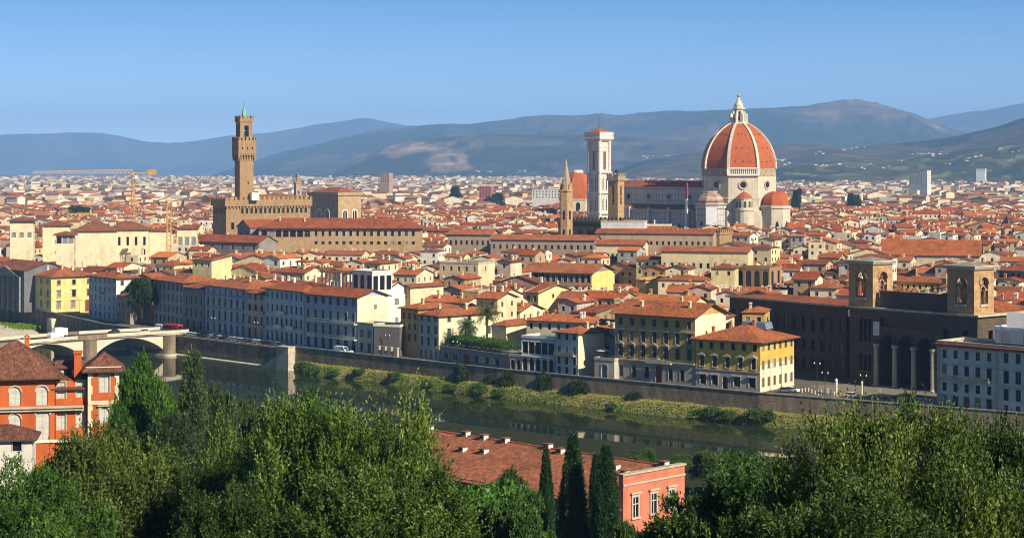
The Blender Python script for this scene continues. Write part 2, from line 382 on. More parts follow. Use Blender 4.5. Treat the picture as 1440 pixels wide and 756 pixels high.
# the pale stone ramp head where the wall steps out
p = wl_at(404); dv = (WL[6] - WL[5]).normalized(); ang = math.atan2(dv.y, dv.x)
t = thing('stone_ramp', 'pale stone ramp head stepping out of the river wall below the parked cars', 'ramp', (p.x, p.y, 0), ang)
mb = MB(); mb.box(-1.8, -3.4, -8.5, 4.6, -0.02, 0.9); mb.build('pier', 'stone', t)
mb = MB(); mb.box(-2.0, -3.6, 0.9, 4.8, -0.03, 1.2); mb.build('cap', 'stone', t)
mb = MB(); mb.slab([(-14, -8.4), (-1.8, -8.4), (-1.8, -2.2), (-2.4, -2.2)], -3.0, -0.6); mb.build('ramp', 'stone', t)
# the buttress on the shaded wall
p = wl_at(80); dv = (WL[2] - WL[1]).normalized(); ang = math.atan2(dv.y, dv.x)
mb = MB(); mb.slab([(-3, -8), (3, -8), (2, -1), (-2, -1)], -3.4, -0.4); o = mb.build('buttress', 'concrete', loc=(p.x, p.y, 0), rz=ang)
tag(o, 'pale sloping buttress against the dark river wall left of the white vans', 'buttress')
# ledge at the foot of the arched wall
La, Lb = offset_line(WL, -0.5), offset_line(WL, -2.6)
m = MB()
for k in (4,):
    for (a, b, za, zb) in ((La, Lb, -6.35, -6.5),):
        m.face([(b[k].x, b[k].y, zb), (b[k + 1].x, b[k + 1].y, zb), (a[k + 1].x, a[k + 1].y, za), (a[k].x, a[k].y, za)])
    m.face([(Lb[k].x, Lb[k].y, -7.4), (Lb[k + 1].x, Lb[k + 1].y, -7.4), (Lb[k + 1].x, Lb[k + 1].y, -6.5), (Lb[k].x, Lb[k].y, -6.5)])
tag(m.build('river_ledge', 'concrete'), kind='structure')

# grassy bank below the wall
def bank_pts(n=150):
    P = []
    tot = [(WL[k], WL[k + 1]) for k in range(5, 10)]
    lens = [(b - a).length for a, b in tot]; S = sum(lens)
    for q in range(n + 1):
        s = S * q / n; k = 0
        while k < len(lens) - 1 and s > lens[k]: s -= lens[k]; k += 1
        a, b = tot[k]; tv = (b - a).normalized(); p = a + tv * s
        P.append((p, Vector((tv.y, -tv.x)), S * q / n))
    return P
def bank_w(s): return 6.6 + 1.8 * mnoise.noise((s * 0.03, 3.1, 0)) + 1.2 * mnoise.noise((s * 0.15, 7.7, 0)) - 9.0 * max(0.0, 1 - s / 22.0)
def bank_z(f, s): return -3.7 - 1.1 * f - 2.6 * max(0.0, f - 0.55) / 0.45 + 0.35 * mnoise.noise((s * 0.12, f * 3, 1.0))
BK = bank_pts(); NF = 10; V = []; Q = []
for (p, nrm, s) in BK:
    for j in range(NF + 1):
        f = j / NF; w_ = bank_w(s); q = p + nrm * (0.2 + w_ * f); V.append((q.x, q.y, bank_z(f, s)))
for i in range(len(BK) - 1):
    for j in range(NF):
        a = i * (NF + 1) + j; Q.append((a, a + 1, a + NF + 2, a + NF + 1))
me = bpy.data.meshes.new('river_bank'); me.from_pydata(V, [], Q); me.materials.append(M['bank']); me.update()
tag(link('river_bank', me), kind='structure')
# gravel bank beyond the bridge
m = MB(); pts = [ground(*q, z=-6.2) for q in ((-60, 448), (8, 451), (30, 456), (52, 466), (58, 474), (30, 480), (-60, 484))]
c = sum(pts, Vector()) / len(pts) + Vector((0, 0, 0.7))
for a, b in zip(pts, pts[1:] + pts[:1]):
    m.face([a, c, b]); m.face([a, b, b + (b - c) * 0.12 + Vector((0, 0, -1.6)), a + (a - c) * 0.12 + Vector((0, 0, -1.6))])
tag(m.build('gravel_bank', 'concrete'), kind='structure')

# near hillside below the viewpoint, down to the south embankment
def terr(x, y):
    z = float(np.interp(y + 0.10 * x, [-80, 0, 15, 40, 70, 110, 160, 220, 300, 345], [65, 61.2, 59.5, 51.5, 42, 32.5, 23, 12, 3.0, 0.0]))
    return z + (0.5 * mnoise.noise((x * 0.05, y * 0.05, 0)) if 3 < z < 60 else 0)
SL = offset_line(WL, -92.0)
def south_y(x):
    for a, b in zip(SL, SL[1:]):
        if a.x <= x <= b.x: return a.y + (b.y - a.y) * (x - a.x) / (b.x - a.x)
    return 420.0
V = []; Q = []; xs = np.linspace(-330, 210, 55); nf = 50
for x in xs:
    ye = south_y(x)
    for j in range(nf + 1):
        y = -80 + (ye + 80) * j / nf; V.append((x, y, terr(x, y)))
    V.append((x, ye, -9.0))
for i in range(len(xs) - 1):
    for j in range(nf + 1):
        a = i * (nf + 2) + j; Q.append((a, a + nf + 2, a + nf + 3, a + 1))
me = bpy.data.meshes.new('hillside'); me.from_pydata(V, [], Q); me.materials.append(M['soil']); me.update()
tag(link('hillside', me), kind='structure')

# hills: ridge lines read as (column, row) at a distance, built as solid relief with gullies and back slopes
def hill_range(name, prof, Yr, depth, base_py, col, seed, gully=0.10, bare=None):
    px = np.array([p[0] for p in prof], float); py = np.array([p[1] for p in prof], float)
    nu, nv = 300, 34; V = []; Q = []; C = []
    Y0 = Yr - depth
    for i in range(nu + 1):
        u = px[0] + (px[-1] - px[0]) * i / nu
        zr = CZ - (np.interp(u, px, py) - HY) / F * Yr
        X = (u - 720) / F * Yr
        zr += 0.028 * zr * mnoise.fractal((X * 0.0014 + seed, 0, 0), 0.9, 2.1, 6)
        for j in range(nv + 1):
            f = j / (nv - 8) if j <= nv - 8 else 1 + (j - nv + 8) / 8 * 0.6
            Y = Y0 + depth * f
            rise = (math.sin(min(f, 1.0) * math.pi / 2) ** 1.5) if f <= 1 else math.cos((f - 1) * 1.6)
            xx = (u - 720) / F * (Y0 + depth * min(f, 1.6)) ; n = mnoise.fractal((xx * 0.0011 + seed * 3.1, Y * 0.0006, seed), 0.8, 2.1, 6)
            rid = 1 - abs(mnoise.noise((xx * 0.0016 + seed * 7, Y * 0.0003, seed * 2.0)))
            amp = gully * zr * (4 * min(f, 1) * (1 - min(f, 1)) if f <= 1 else 0)
            z = zr * rise + amp * (n * 0.8 + (rid - 0.6) * 1.2)
            V.append((xx, Y, z - 4))
            cc = np.array(col[0]) * (1 - 0.5 * (n > 0.12)) + np.array(col[1]) * 0.5 * (n > 0.12)
            if bare is not None: cc = bare(u, f, n, cc)
            C.append(cc)
    for i in range(nu):
        for j in range(nv):
            a = i * (nv + 1) + j; Q.append((a, a + nv + 1, a + nv + 2, a + 1))
    me = bpy.data.meshes.new(name); me.from_pydata(V, [], Q); me.materials.append(M['hill'])
    at = me.attributes.new('col', 'FLOAT_COLOR', 'POINT'); C = np.c_[np.array(C), np.ones(len(C))].astype(np.float32)
    at.data.foreach_set('color', C.ravel()); me.polygons.foreach_set('use_smooth', [True] * len(Q)); me.update()
    HILLS.append(BVHTree.FromPolygons(V, Q)); return tag(link(name, me), kind='structure')
HILLS = []
from mathutils.bvhtree import BVHTree
def on_hill(px, py):
    d = Vector(((px - 720) / F, 1.0, -(py - HY) / F)).normalized(); best = None
    for b in HILLS:
        h = b.ray_cast(Vector((0, 0, CZ)), d)
        if h[0] is not None and (best is None or h[0].y < best.y): best = h[0]
    return best
WOOD = ((0.034, 0.042, 0.022), (0.150, 0.108, 0.075))
def blend(c, c2, k): k = max(0.0, min(1.0, k)); return np.array(c) * (1 - k) + np.array(c2) * k
def quarry(u, f, n, c):
    e = ((u - 575) / 95) ** 2 + ((f - 0.66 - 0.0009 * (575 - u)) / 0.15) ** 2; e2 = ((u - 632) / 34) ** 2 + ((f - 0.36) / 0.18) ** 2
    m = mnoise.fractal((u * 0.035, f * 9, 2.0), 0.8, 2.0, 5); return blend(c, np.array((0.30, 0.20, 0.115)) * (1 + 0.6 * m), (0.9 - min(e, e2) - 1.2 * m) * 1.6)
def bald(u, f, n, c):
    e = ((u - 1215) / 120) ** 2 + ((f - 0.8) / 0.30) ** 2; m = mnoise.fractal((u * 0.03, f * 7, 7.0), 0.8, 2.0, 5)
    k = (0.8 - e - 1.0 * m) * 0.9
    if u > 880: k = max(k, (f - 0.86 - 0.15 * m) * 3)
    return blend(c, (0.24, 0.16, 0.105), k * 0.85)
def fields(u, f, n, c):
    q = mnoise.noise((u * 0.035, f * 9, 5.0))
    return np.array((0.15, 0.14, 0.055)) if q > 0.22 else c
hill_range('far_mountains', [(-420, 200), (-250, 185), (-60, 189), (0, 190), (60, 187), (120, 186), (160, 190), (200, 198), (232, 201), (270, 199), (310, 193), (340, 190), (380, 187), (420, 180), (455, 173), (490, 169), (520, 167), (548, 174), (570, 177), (620, 175), (700, 176), (800, 180), (900, 180), (1000, 185), (1200, 185), (1280, 180), (1303, 168), (1340, 161), (1390, 154), (1440, 146), (1500, 140), (1700, 150), (1900, 175)], 25000, 4500, 243, WOOD, 1.3, 0.14)
hill_range('mountain_range', [(300, 245), (400, 212), (480, 196), (550, 182), (600, 176), (650, 176), (690, 171), (740, 166), (790, 165), (830, 168), (862, 167), (890, 162), (930, 157), (980, 156), (1030, 153), (1100, 152), (1140, 153), (1190, 150), (1225, 148), (1255, 151), (1280, 157), (1310, 170), (1350, 185), (1420, 205), (1500, 228)], 15500, 4500, 243, WOOD, 4.1, 0.20, bald)
hill_range('quarry_hill', [(430, 248), (470, 240), (500, 224), (540, 208), (575, 198), (620, 194), (680, 190), (760, 189), (840, 190), (920, 196), (1000, 200), (1100, 206), (1200, 222), (1300, 246)], 11500, 3000, 243, WOOD, 8.7, 0.15, quarry)
hill_range('wooded_spur', [(840, 246), (900, 226), (960, 216), (1030, 211), (1090, 206), (1160, 206), (1230, 204), (1300, 197), (1350, 189), (1400, 177), (1440, 165), (1510, 150), (1650, 140), (1800, 150)], 8800, 2600, 243, WOOD, 12.2, 0.18)
hill_range('terraced_hill', [(1000, 248), (1080, 236), (1140, 228), (1200, 224), (1260, 222), (1320, 216), (1380, 206), (1440, 196), (1510, 188), (1700, 185)], 7000, 1900, 243, ((0.045, 0.055, 0.022), (0.13, 0.12, 0.055)), 15.5, 0.16, fields)

hz = MB(); hz.box(-17000, -1500, -9.6, 17000, 34500, 1120)
t = NT('haze_air'); t.t.nodes.remove(t.bsdf); pv = t.n('ShaderNodeVolumePrincipled')
pv.inputs['Color'].default_value = (*HAZE_COLOR, 1); pv.inputs['Density'].default_value = HAZE_DENSITY; pv.inputs['Anisotropy'].default_value = -0.12
t.l(pv.outputs[0], t.out.inputs['Volume'])
o = hz.build('haze', t.m); tag(o, kind='stuff')
# ------------------------------------------------------------------ windows, walls, roofs, houses
WCACHE = {}
wrng = random.Random(91)
def cached(key, fn, mats, smooth=False):
    if key not in WCACHE: WCACHE[key] = fn().mesh(key[0], mats, smooth)
    return WCACHE[key]
REC = 0.28                                                  # how deep panes sit in the wall
def win_mesh(w, h, kind):
    w, h = round(w, 2), round(h, 2)
    def fn():
        b = MB()
        if kind in ('glass', 'dark'):
            b.box(-w / 2, 0, 0, w / 2, 0.05, h, 0)
            if kind == 'glass':
                for x in (-w / 2 + 0.05, 0, w / 2 - 0.05): b.box(x - 0.045, -0.045, 0.01, x + 0.045, 0.0, h - 0.01, 1)
                for z in (0.05, h * 0.62, h - 0.06): b.box(-w / 2 + 0.1, -0.035, z - 0.04, w / 2 - 0.1, 0.0, z + 0.04, 1)
        else:
            for sx in (-1, 1):
                b.box(min(sx * 0.02, sx * w / 2), -0.05, 0, max(sx * 0.02, sx * w / 2), 0.02, h, 2)
                x0, x1 = sorted((sx * 0.09, sx * (w / 2 - 0.07)))
                n = max(3, int(h / 0.22))
                for q in range(n): b.box(x0, -0.085, 0.1 + (h - 0.2) * q / n, x1, -0.05, 0.1 + (h - 0.2) * (q + 0.55) / n, 2)
        return b
    sh = {'sg': 'sh_green', 'sb': 'sh_brown', 'sy': 'sh_grey', 'sw': 'sh_white', 'door': 'doorwood'}.get(kind, 'sh_grey')
    return cached(('window' if kind != 'door' else 'door', w, h, kind), fn, ['glass', 'wood', sh])
def add_window(t, x, y, z, rz, w, h, kind, ex='', trim='stone', wallc=None):
    """A window or door set into an opening whose bottom centre is (x, y, z) on the wall face; ex holds letters for its sub-parts."""
    nx, ny = math.sin(rz), -math.cos(rz)                   # outward normal of the wall face
    o = link('door' if kind == 'door' else 'window', win_mesh(w, h, kind), t, (x - nx * REC, y - ny * REC, z), rz)
    wf, s = round(w, 2), -REC
    def sub(name, key, fn, mats, color=None):
        return link(name, cached((name, key, round(w, 2), round(h, 2), tuple(mats)), fn, mats), o, color=color)
    if 'f' in ex:
        def fn():
            b = MB(); f = 0.2
            b.box(-w / 2 - f, s - 0.1, -0.02, -w / 2, s - 0.003, h + f); b.box(w / 2, s - 0.1, -0.02, w / 2 + f, s - 0.003, h + f)
            b.box(-w / 2, s - 0.1, h, w / 2, s - 0.003, h + f); return b
        sub('frame', 'f', fn, [trim])
    if 's' in ex:
        sub('sill', 's', lambda: MB().box(-w / 2 - 0.3, s - 0.28, -0.22, w / 2 + 0.3, s - 0.003, -0.025), [trim])
    if 'h' in ex:                                          # gabled hood on brackets
        def fn():
            b = MB(); W = w / 2 + 0.55; b.slab([(-W, h + 0.3), (W, h + 0.3), (W, h + 0.48), (0, h + 1.1), (-W, h + 0.48)], s - 0.75, s - 0.003)
            for q in (-1, 1): b.box(q * (W - 0.25) - 0.1, s - 0.5, h - 0.1, q * (W - 0.25) + 0.1, s - 0.004, h + 0.3)
            return b
        sub('hood', 'h', fn, [trim])
    if 'l' in ex:                                          # flat ledge over the opening
        sub('lintel', 'l', lambda: MB().box(-w / 2 - 0.4, s - 0.5, h + 0.22, w / 2 + 0.4, s - 0.003, h + 0.42), [trim])
    if 'w' in ex:                                          # sloping awning
        def fn():
            b = MB(); W = w / 2 + 0.35
            b.face([(-W, s - 1.5, h - 0.25), (W, s - 1.5, h - 0.25), (W, s - 0.01, h + 0.35), (-W, s - 0.01, h + 0.35)])
            b.face([(-W, s - 1.5, h - 0.31), (-W, s - 0.01, h + 0.29), (W, s - 0.01, h + 0.29), (W, s - 1.5, h - 0.31)]); b.box(-W, s - 1.5, h - 0.6, W, s - 1.46, h - 0.25); return b
        sub('awning', 'w', fn, ['white'])
    if 'o' in ex:                                          # open shutters, flat on the wall
        c = 'sh_green' if 'g' in ex else 'sh_brown' if 'b' in ex else 'sh_grey'
        for q in (-1, 1):
            def fn(q=q):
                x0, x1 = sorted((q * (w / 2 + 0.03), q * (w + 0.0))); return MB().box(x0, s - 0.1, 0.0, x1, s - 0.02, h)
            sub('shutter', 'o%d' % q, fn, [c])
    if 'a' in ex:                                          # round head: the wall fills the corners of the opening
        def fn():
            r = w / 2; b = MB(); A = arc(0, h - r, r, 0, 90, 8)
            for q in (-1, 1):
                P = [(q * x, z) for x, z in A] + [(q * w / 2, h)]
                b.slab(P if q > 0 else P[::-1], s + 0.004, s + 0.24)
            return b
        sub('arch', 'a', fn, ['plaster'] if wallc is not None else [trim], wallc)
        if 'r' in ex:
            def fn():
                b = MB(); r = w / 2; A = arc(0, h - r, r, 0, 180, 12); B = arc(0, h - r, r + 0.25, 180, 0, 12)
                b.slab(A + B, s - 0.1, s - 0.003); return b
            sub('frame', 'r', fn, [trim])
    return o

def wall_side(mb, p0, dv, L, z0, z1, ops, bands=(), depth=REC + 0.06, inward=None):
    """One wall face from p0 along unit dv; ops = (a0, a1, b0, b1) openings; bands = [(top z, slot)] from the ground up."""
    inw = inward or (-dv[1], dv[0])
    zs = sorted({z0, z1, *[b for o in ops for b in o[2:4]], *[b[0] for b in bands if z0 < b[0] < z1]})
    P = lambda a, z, d=0.0: (p0[0] + dv[0] * a + inw[0] * d, p0[1] + dv[1] * a + inw[1] * d, z)
    for za, zb in zip(zs, zs[1:]):
        zm = (za + zb) / 2; slot = 0
        for top, sl in bands:
            if zm < top: slot = sl; break
        act = sorted(o for o in ops if o[2] < zm < o[3]); a = 0.0
        for o in act:
            if o[0] > a + 1e-6: mb.face([P(a, za), P(o[0], za), P(o[0], zb), P(a, zb)], slot)
            a = max(a, o[1])
        if a < L - 1e-6: mb.face([P(a, za), P(L, za), P(L, zb), P(a, zb)], slot)
    for a0, a1, b0, b1 in ops:
        sl = 0
        for top, q in bands:
            if b0 < top: sl = q; break
        mb.face([P(a0, b0), P(a0, b1), P(a0, b1, depth), P(a0, b0, depth)][::-1], sl); mb.face([P(a1, b0), P(a1, b1), P(a1, b1, depth), P(a1, b0, depth)], sl)
        mb.face([P(a0, b1), P(a1, b1), P(a1, b1, depth), P(a0, b1, depth)][::-1], sl); mb.face([P(a0, b0), P(a1, b0), P(a1, b0, depth), P(a0, b0, depth)], sl)

def roof_mesh(w, d, h, kind, rise, ov, lift=0.0):
    """Roof over the rectangle x -w/2..w/2, y 0..d at height h; solid, with soffit and fascia."""
    b = MB(); x0, x1, y0, y1 = -w / 2 - ov, w / 2 + ov, -ov, d + ov; e = h - rise * ov / max(0.1, min(w, d) / 2) * 0.9; th = 0.28
    A, B, C, D = (x0, y0), (x1, y0), (x1, y1), (x0, y1)
    t3 = lambda p, z: (p[0], p[1], z)
    if kind == 'hip':
        if w >= d: r = (d / 2 + ov); R0, R1 = (x0 + r, d / 2, h + rise), (x1 - r, d / 2, h + rise)
        else: r = (w / 2 + ov); R0, R1 = (0, y0 + r, h + rise), (0, y1 - r, h + rise)
        if w >= d:
            F4 = [[t3(A, e), t3(B, e), R1, R0], [t3(C, e), t3(D, e), R0, R1], [t3(B, e), t3(C, e), R1], [t3(D, e), t3(A, e), R0]]
        else:
            F4 = [[t3(A, e), t3(B, e), R0], [t3(C, e), t3(D, e), R1], [t3(B, e), t3(C, e), R1, R0], [t3(D, e), t3(A, e), R0, R1]]
    elif kind == 'gx':
        R0, R1 = (x0, d / 2, h + rise), (x1, d / 2, h + rise); F4 = [[t3(A, e), t3(B, e), R1, R0], [t3(C, e), t3(D, e), R0, R1]]
    elif kind == 'gy':
        R0, R1 = (0, y0, h + rise), (0, y1, h + rise); F4 = [[t3(B, e), t3(C, e), R1, R0], [t3(D, e), t3(A, e), R0, R1]]
    elif kind == 'shed':
        F4 = [[t3(A, e), t3(B, e), (x1, y1, h + rise), (x0, y1, h + rise)]]
    for q in F4: b.face(q, 0)
    # soffit and fascia
    if kind in ('gx', 'gy'):
        for q in F4: b.face([(p[0], p[1], p[2] - th) for p in reversed(q)], 1)
        ends = ((A, D), (B, C)) if kind == 'gx' else ((A, B), (D, C))
        for (p, q), Rr in zip(ends, (R0, R1)):
            for s_ in (p, q): b.face([t3(s_, e - th), (Rr[0], Rr[1], Rr[2] - th), Rr, t3(s_, e)], 1)
        for p, q in (((A, B), (C, D)) if kind == 'gx' else ((B, C), (D, A))): b.face([t3(p, e - th), t3(q, e - th), t3(q, e), t3(p, e)], 1)
    elif kind == 'shed':
        lo = [t3(A, e - th), t3(B, e - th), (x1, y1, h + rise - th), (x0, y1, h + rise - th)]; hi = F4[0]
        b.face(lo[::-1], 1)
        for k in range(4): b.face([lo[k], lo[(k + 1) % 4], hi[(k + 1) % 4], hi[k]], 1)
    else:
        b.face([t3(p, e - th) for p in (D, C, B, A)], 1)
        for p, q in ((A, B), (B, C), (C, D), (D, A)): b.face([t3(p, e - th), t3(q, e - th), t3(q, e), t3(p, e)], 1)
    return b

def chimney_mesh(kind):
    def fn():
        b = MB(); b.box(-0.4, -0.35, -0.8, 0.4, 0.35, 1.2, 0); b.box(-0.5, -0.45, 1.2, 0.5, 0.45, 1.32, 0)
        for q in (-1, 1): b.box(q * 0.3 - 0.1, -0.35, 1.32, q * 0.3 + 0.1, 0.35, 1.65, 0)
        b.slab([(-0.6, 1.65), (0.6, 1.65), (0, 1.98)], -0.5, 0.5, 1); return b
    return cached(('chimney', kind), fn, ['plaster', 'roof'])
def house(name, label, cat, loc, rz, w, d, h, roof='hip', rise=None, ov=0.7, wall=(0.6, 0.5, 0.35), roofc=(0.34, 0.12, 0.045),
          front=(), right=(), left=(), bands=(), band_cols=(), chim=(), chimc=None, group=None, wmats=None, trim='stone', z0=0.0, plinth=0.0, kids=None, props=None):
    """rows in front / right / left: (sill height, height, width, count, kind, extras[, a0, a1])"""
    t = thing(name, label, cat, loc, rz, group)
    mb = MB(); sides = dict(front=((-w / 2, 0), (1, 0), w, 0.0, front), right=((w / 2, 0), (0, 1), d, math.pi / 2, right),
                            back=((w / 2, d), (-1, 0), w, math.pi, ()), left=((-w / 2, d), (0, -1), d, -math.pi / 2, left))
    wins = []
    for key, (p0, dv, L, ang, rows) in sides.items():
        ops = []
        for row in rows:
            zb, wh, ww, n, kind, ex = row[:6]; a0, a1 = (row[6], row[7]) if len(row) > 6 else (0.0, L)
            for q in range(n):
                k = kind[q % len(kind)] if isinstance(kind, (list, tuple)) else kind
                if k in ('dark', 'glass', 'sg', 'sb', 'sy') and wrng.random() < 0.26: k = wrng.choice(('dark', 'glass', 'sw' if k == 'sy' else 'sy', k))
                ac = a0 + (a1 - a0) * (q + 0.5) / n
                if k is None or ac - ww / 2 < 0.05 or ac + ww / 2 > L - 0.05: continue
                ops.append((ac - ww / 2, ac + ww / 2, zb, zb + wh)); wins.append((p0[0] + dv[0] * ac, p0[1] + dv[1] * ac, zb, ang, ww, wh, k, ex))
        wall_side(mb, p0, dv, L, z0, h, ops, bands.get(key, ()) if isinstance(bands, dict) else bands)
    if rise is None: rise = 0.30 * min(w, d) / 2 if roof not in ('gx', 'gy') else 0.30 * (d if roof == 'gx' else w) / 2
    if roof == 'gx':
        for x in (w / 2, -w / 2): mb.face([(x, 0, h), (x, d, h), (x, d / 2, h + rise)])
    elif roof == 'gy':
        for y in (0, d): mb.face([(-w / 2, y, h), (w / 2, y, h), (0, y, h + rise)])
    elif roof == 'shed':
        for x in (w / 2, -w / 2): mb.face([(x, 0, h), (x, d, h), (x, d, h + rise)])
        mb.face([(-w / 2, d, h), (w / 2, d, h), (w / 2, d, h + rise), (-w / 2, d, h + rise)])
    mats = list(wmats) if wmats else ['plaster']
    mb.build('wall', mats, t, wall)
    if roof == 'flat':
        rb = MB(); rb.box(-w / 2 + 0.3, 0.3, h - 0.5, w / 2 - 0.3, d - 0.3, h - 0.35, 1)
        for (x0, y0, x1, y1) in ((-w / 2 - .15, -.15, w / 2 + .15, .3), (-w / 2 - .15, d - .3, w / 2 + .15, d + .15), (-w / 2 - .15, .3, -w / 2 + .3, d - .3), (w / 2 - .3, .3, w / 2 + .15, d - .3)):
            rb.box(x0, y0, h + 0.002, x1, y1, h + 0.75, 0)
        ro = rb.build('roof', [trim, 'pave'], t)
    else:
        ro = roof_mesh(w, d, h, roof, rise, ov).build('roof', ['roof', 'darkwood'], t, roofc)
    for c in chim:
        cx, cy = c[0], c[1]; ry = min(1.0, 1 - abs(cy - d / 2) / (d / 2)); rx = min(1.0, 1 - abs(cx) / (w / 2))
        zz = h + rise * (min(rx * w / 2, ry * d / 2) / (min(w, d) / 2) if roof == 'hip' else ry if roof == 'gx' else rx if roof == 'gy' else 0.5)
        if roof == 'flat': zz = h + 0.4
        link('chimney', chimney_mesh('a'), ro, (cx, cy, zz), random.choice((0, math.pi / 2)), color=chimc or wall)
    for (x, y, zb, ang, ww, wh, k, ex) in wins:
        wc = wall; key = 'front' if ang == 0.0 else 'right' if ang > 0 else 'left'
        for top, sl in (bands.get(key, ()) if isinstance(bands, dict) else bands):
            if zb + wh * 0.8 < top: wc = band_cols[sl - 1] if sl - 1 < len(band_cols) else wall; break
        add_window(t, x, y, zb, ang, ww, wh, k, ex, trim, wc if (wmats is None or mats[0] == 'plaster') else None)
    return t
def place_front(pl, pr):
    """Base corners of a facade, as picture positions on the ground, to (midpoint, angle, width)."""
    a = ground(*pl) if len(pl) == 2 else Vector(pl); b = ground(*pr) if len(pr) == 2 else Vector(pr)
    dv = b - a; return ((a + b) / 2, math.atan2(dv.y, dv.x), dv.length)
def plaster_band(c):  # flat wall colour; on some right walls it paints the sunlight in
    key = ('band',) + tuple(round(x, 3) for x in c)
    if key not in MATS: MATS[key] = mat_solid('band_and_lit_wall', c, 0.92, 0.1, 0.25, 0.3)
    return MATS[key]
# ------------------------------------------------------------------ cathedral, bell towers, palaces
KEEP = []                                                   # (x, y, r) plan circles kept clear of ordinary houses
def keep(x, y, r): KEEP.append((x, y, r))
def merlons(mb, x0, y0, x1, y1, z, mw=1.6, gap=1.4, mh=1.8, th=0.7, m=0):
    for (ax, ay, bx, by) in ((x0, y0, x1, y0), (x1, y0, x1, y1), (x1, y1, x0, y1), (x0, y1, x0, y0)):
        L = math.hypot(bx - ax, by - ay); n = max(2, int(round((L + gap) / (mw + gap)))); ux, uy = (bx - ax) / L, (by - ay) / L
        st = (L - mw) / (n - 1)
        for k in range(n):
            c = mw / 2 + st * k; cx, cy = ax + ux * c - uy * th / 2, ay + uy * c + ux * th / 2
            hx, hy = abs(ux) * mw / 2 + abs(uy) * th / 2, abs(uy) * mw / 2 + abs(ux) * th / 2
            mb.box(cx - hx, cy - hy, z, cx + hx, cy + hy, z + mh, m)
def ring_mesh(r, rin, dep):
    def fn():
        b = MB(); n = 24
        for (r0, r1, y0) in ((r, rin, -dep),):
            for k in range(n):
                a, c = 2 * math.pi * k / n, 2 * math.pi * (k + 1) / n
                P = lambda rr, aa, y: (rr * math.cos(aa), y, rr * math.sin(aa))
                b.face([P(r0, a, y0), P(r1, a, y0 + 0.25), P(r1, c, y0 + 0.25), P(r0, c, y0)], 0)
                b.face([P(r1, a, y0 + 0.25), P(r1, a, -0.02), P(r1, c, -0.02), P(r1, c, y0 + 0.25)], 0)
                b.face([P(r0, a, y0), P(r0, c, y0), P(r0, c, 0), P(r0, a, 0)], 0)
        b.face([(rin * math.cos(2 * math.pi * k / n), -0.03, rin * math.sin(2 * math.pi * k / n)) for k in range(n)], 1)
        return b
    return cached(('oculus', r, rin), fn, ['stone', 'glass'])

# --- cathedral; local -x is the nave, local -y the south flank
DX, DY = 161.0, 1278.0
cath = thing('cathedral', 'domed cathedral with white ribbed orange tile dome and marble drum', 'cathedral', (DX, DY, 0), R(-45))
keep(DX, DY, 36); keep(186, 1253, 19); keep(161, 1248, 12); keep(137, 1254, 20); [keep(DX - 0.707 * q, DY + 0.707 * q, 34) for q in (40, 70, 100, 120)]
A8 = R(22.5); AP = math.cos(A8)
MB().lathe([(30.5, 0), (30.5, 33), (28.2, 33.5), (28.2, 41)], 8, a0=A8).build('crossing', 'marble', cath)
MB().lathe([(27.6, 41), (27.6, 42.2), (27.0, 42.4), (27.0, 57.2)], 8, a0=A8).build('drum', 'marble', cath)
MB().lathe([(28.3, 40.6), (28.3, 41.6), (27.5, 42.5)], 8, a0=A8, close=False).build('cornice', 'stone', cath)
MB().lathe([(27.25, 57.2), (27.25, 58.2), (26.9, 58.3), (26.9, 62.6)], 8, a0=A8).build('drum_band', 'rawdrum', cath)
for k in range(8):
    a = R(45 * k); x, y = 27.0 * AP * math.cos(a), 27.0 * AP * math.sin(a)
    link('oculus', ring_mesh(3.3, 2.2, 0.7), cath, (x, y, 51.2), a + math.pi / 2)
# marble arcaded gallery, finished on the south-east side only
a = R(-45); gx, gy = 27.0 * AP * math.cos(a), 27.0 * AP * math.sin(a); W = 27.0 * 2 * math.sin(A8)
mb = MB(); mb.box(-W / 2 - 0.9, -1.7, 57.5, W / 2 + 0.9, 0.3, 58.7); mb.box(-W / 2 - 1.1, -2.0, 62.3, W / 2 + 1.1, 0.3, 63.2)
for q in range(16):
    x = -W / 2 - 0.4 + (W + 0.8) * q / 15; mb.box(x - 0.26, -1.6, 58.7, x + 0.26, -1.0, 62.3)
for q in (-1, 1): mb.box(q * (W / 2 + 0.3) - 0.9, -1.75, 58.7, q * (W / 2 + 0.3) + 0.9, 0.2, 62.3)
mb.build('gallery', 'white', cath, loc=(gx, gy, 0), rz=a + math.pi / 2)
RHO, CC, Z0 = 35.5, 8.6, 62.4
prof = [(math.sqrt(RHO ** 2 - h * h) - CC, Z0 + h) for h in np.linspace(0, 32.6, 22)]
mb = MB(); mb.lathe(prof, 8, a0=A8)
for k in range(8):                                          # little round vents in the tile faces
    a = R(45 * k); ux, uy = math.cos(a), math.sin(a)
    for h in (5.0, 14.5, 24.0):
        r = (math.sqrt(RHO ** 2 - h * h) - CC) * AP
        for s in (-1, 0, 1):
            off = s * (5.2 if h < 10 else 4.4 if h < 20 else 2.6); cx, cy = ux * (r + 0.1) - uy * off, uy * (r + 0.1) + ux * off
            e = 0.36; P = [(cx - uy * e * math.cos(t_), cy + ux * e * math.cos(t_), Z0 + h + 0.5 * math.sin(t_)) for t_ in np.linspace(0, 6.283, 9)[:-1]]
            Q = [(p[0] + ux * 0.25, p[1] + uy * 0.25, p[2] + 0.12) for p in P]; mb.face(Q, 1)
            for q in range(8): mb.face([P[q], P[(q + 1) % 8], Q[(q + 1) % 8], Q[q]], 1)
mb.build('dome', ['dome', 'iron'], cath)
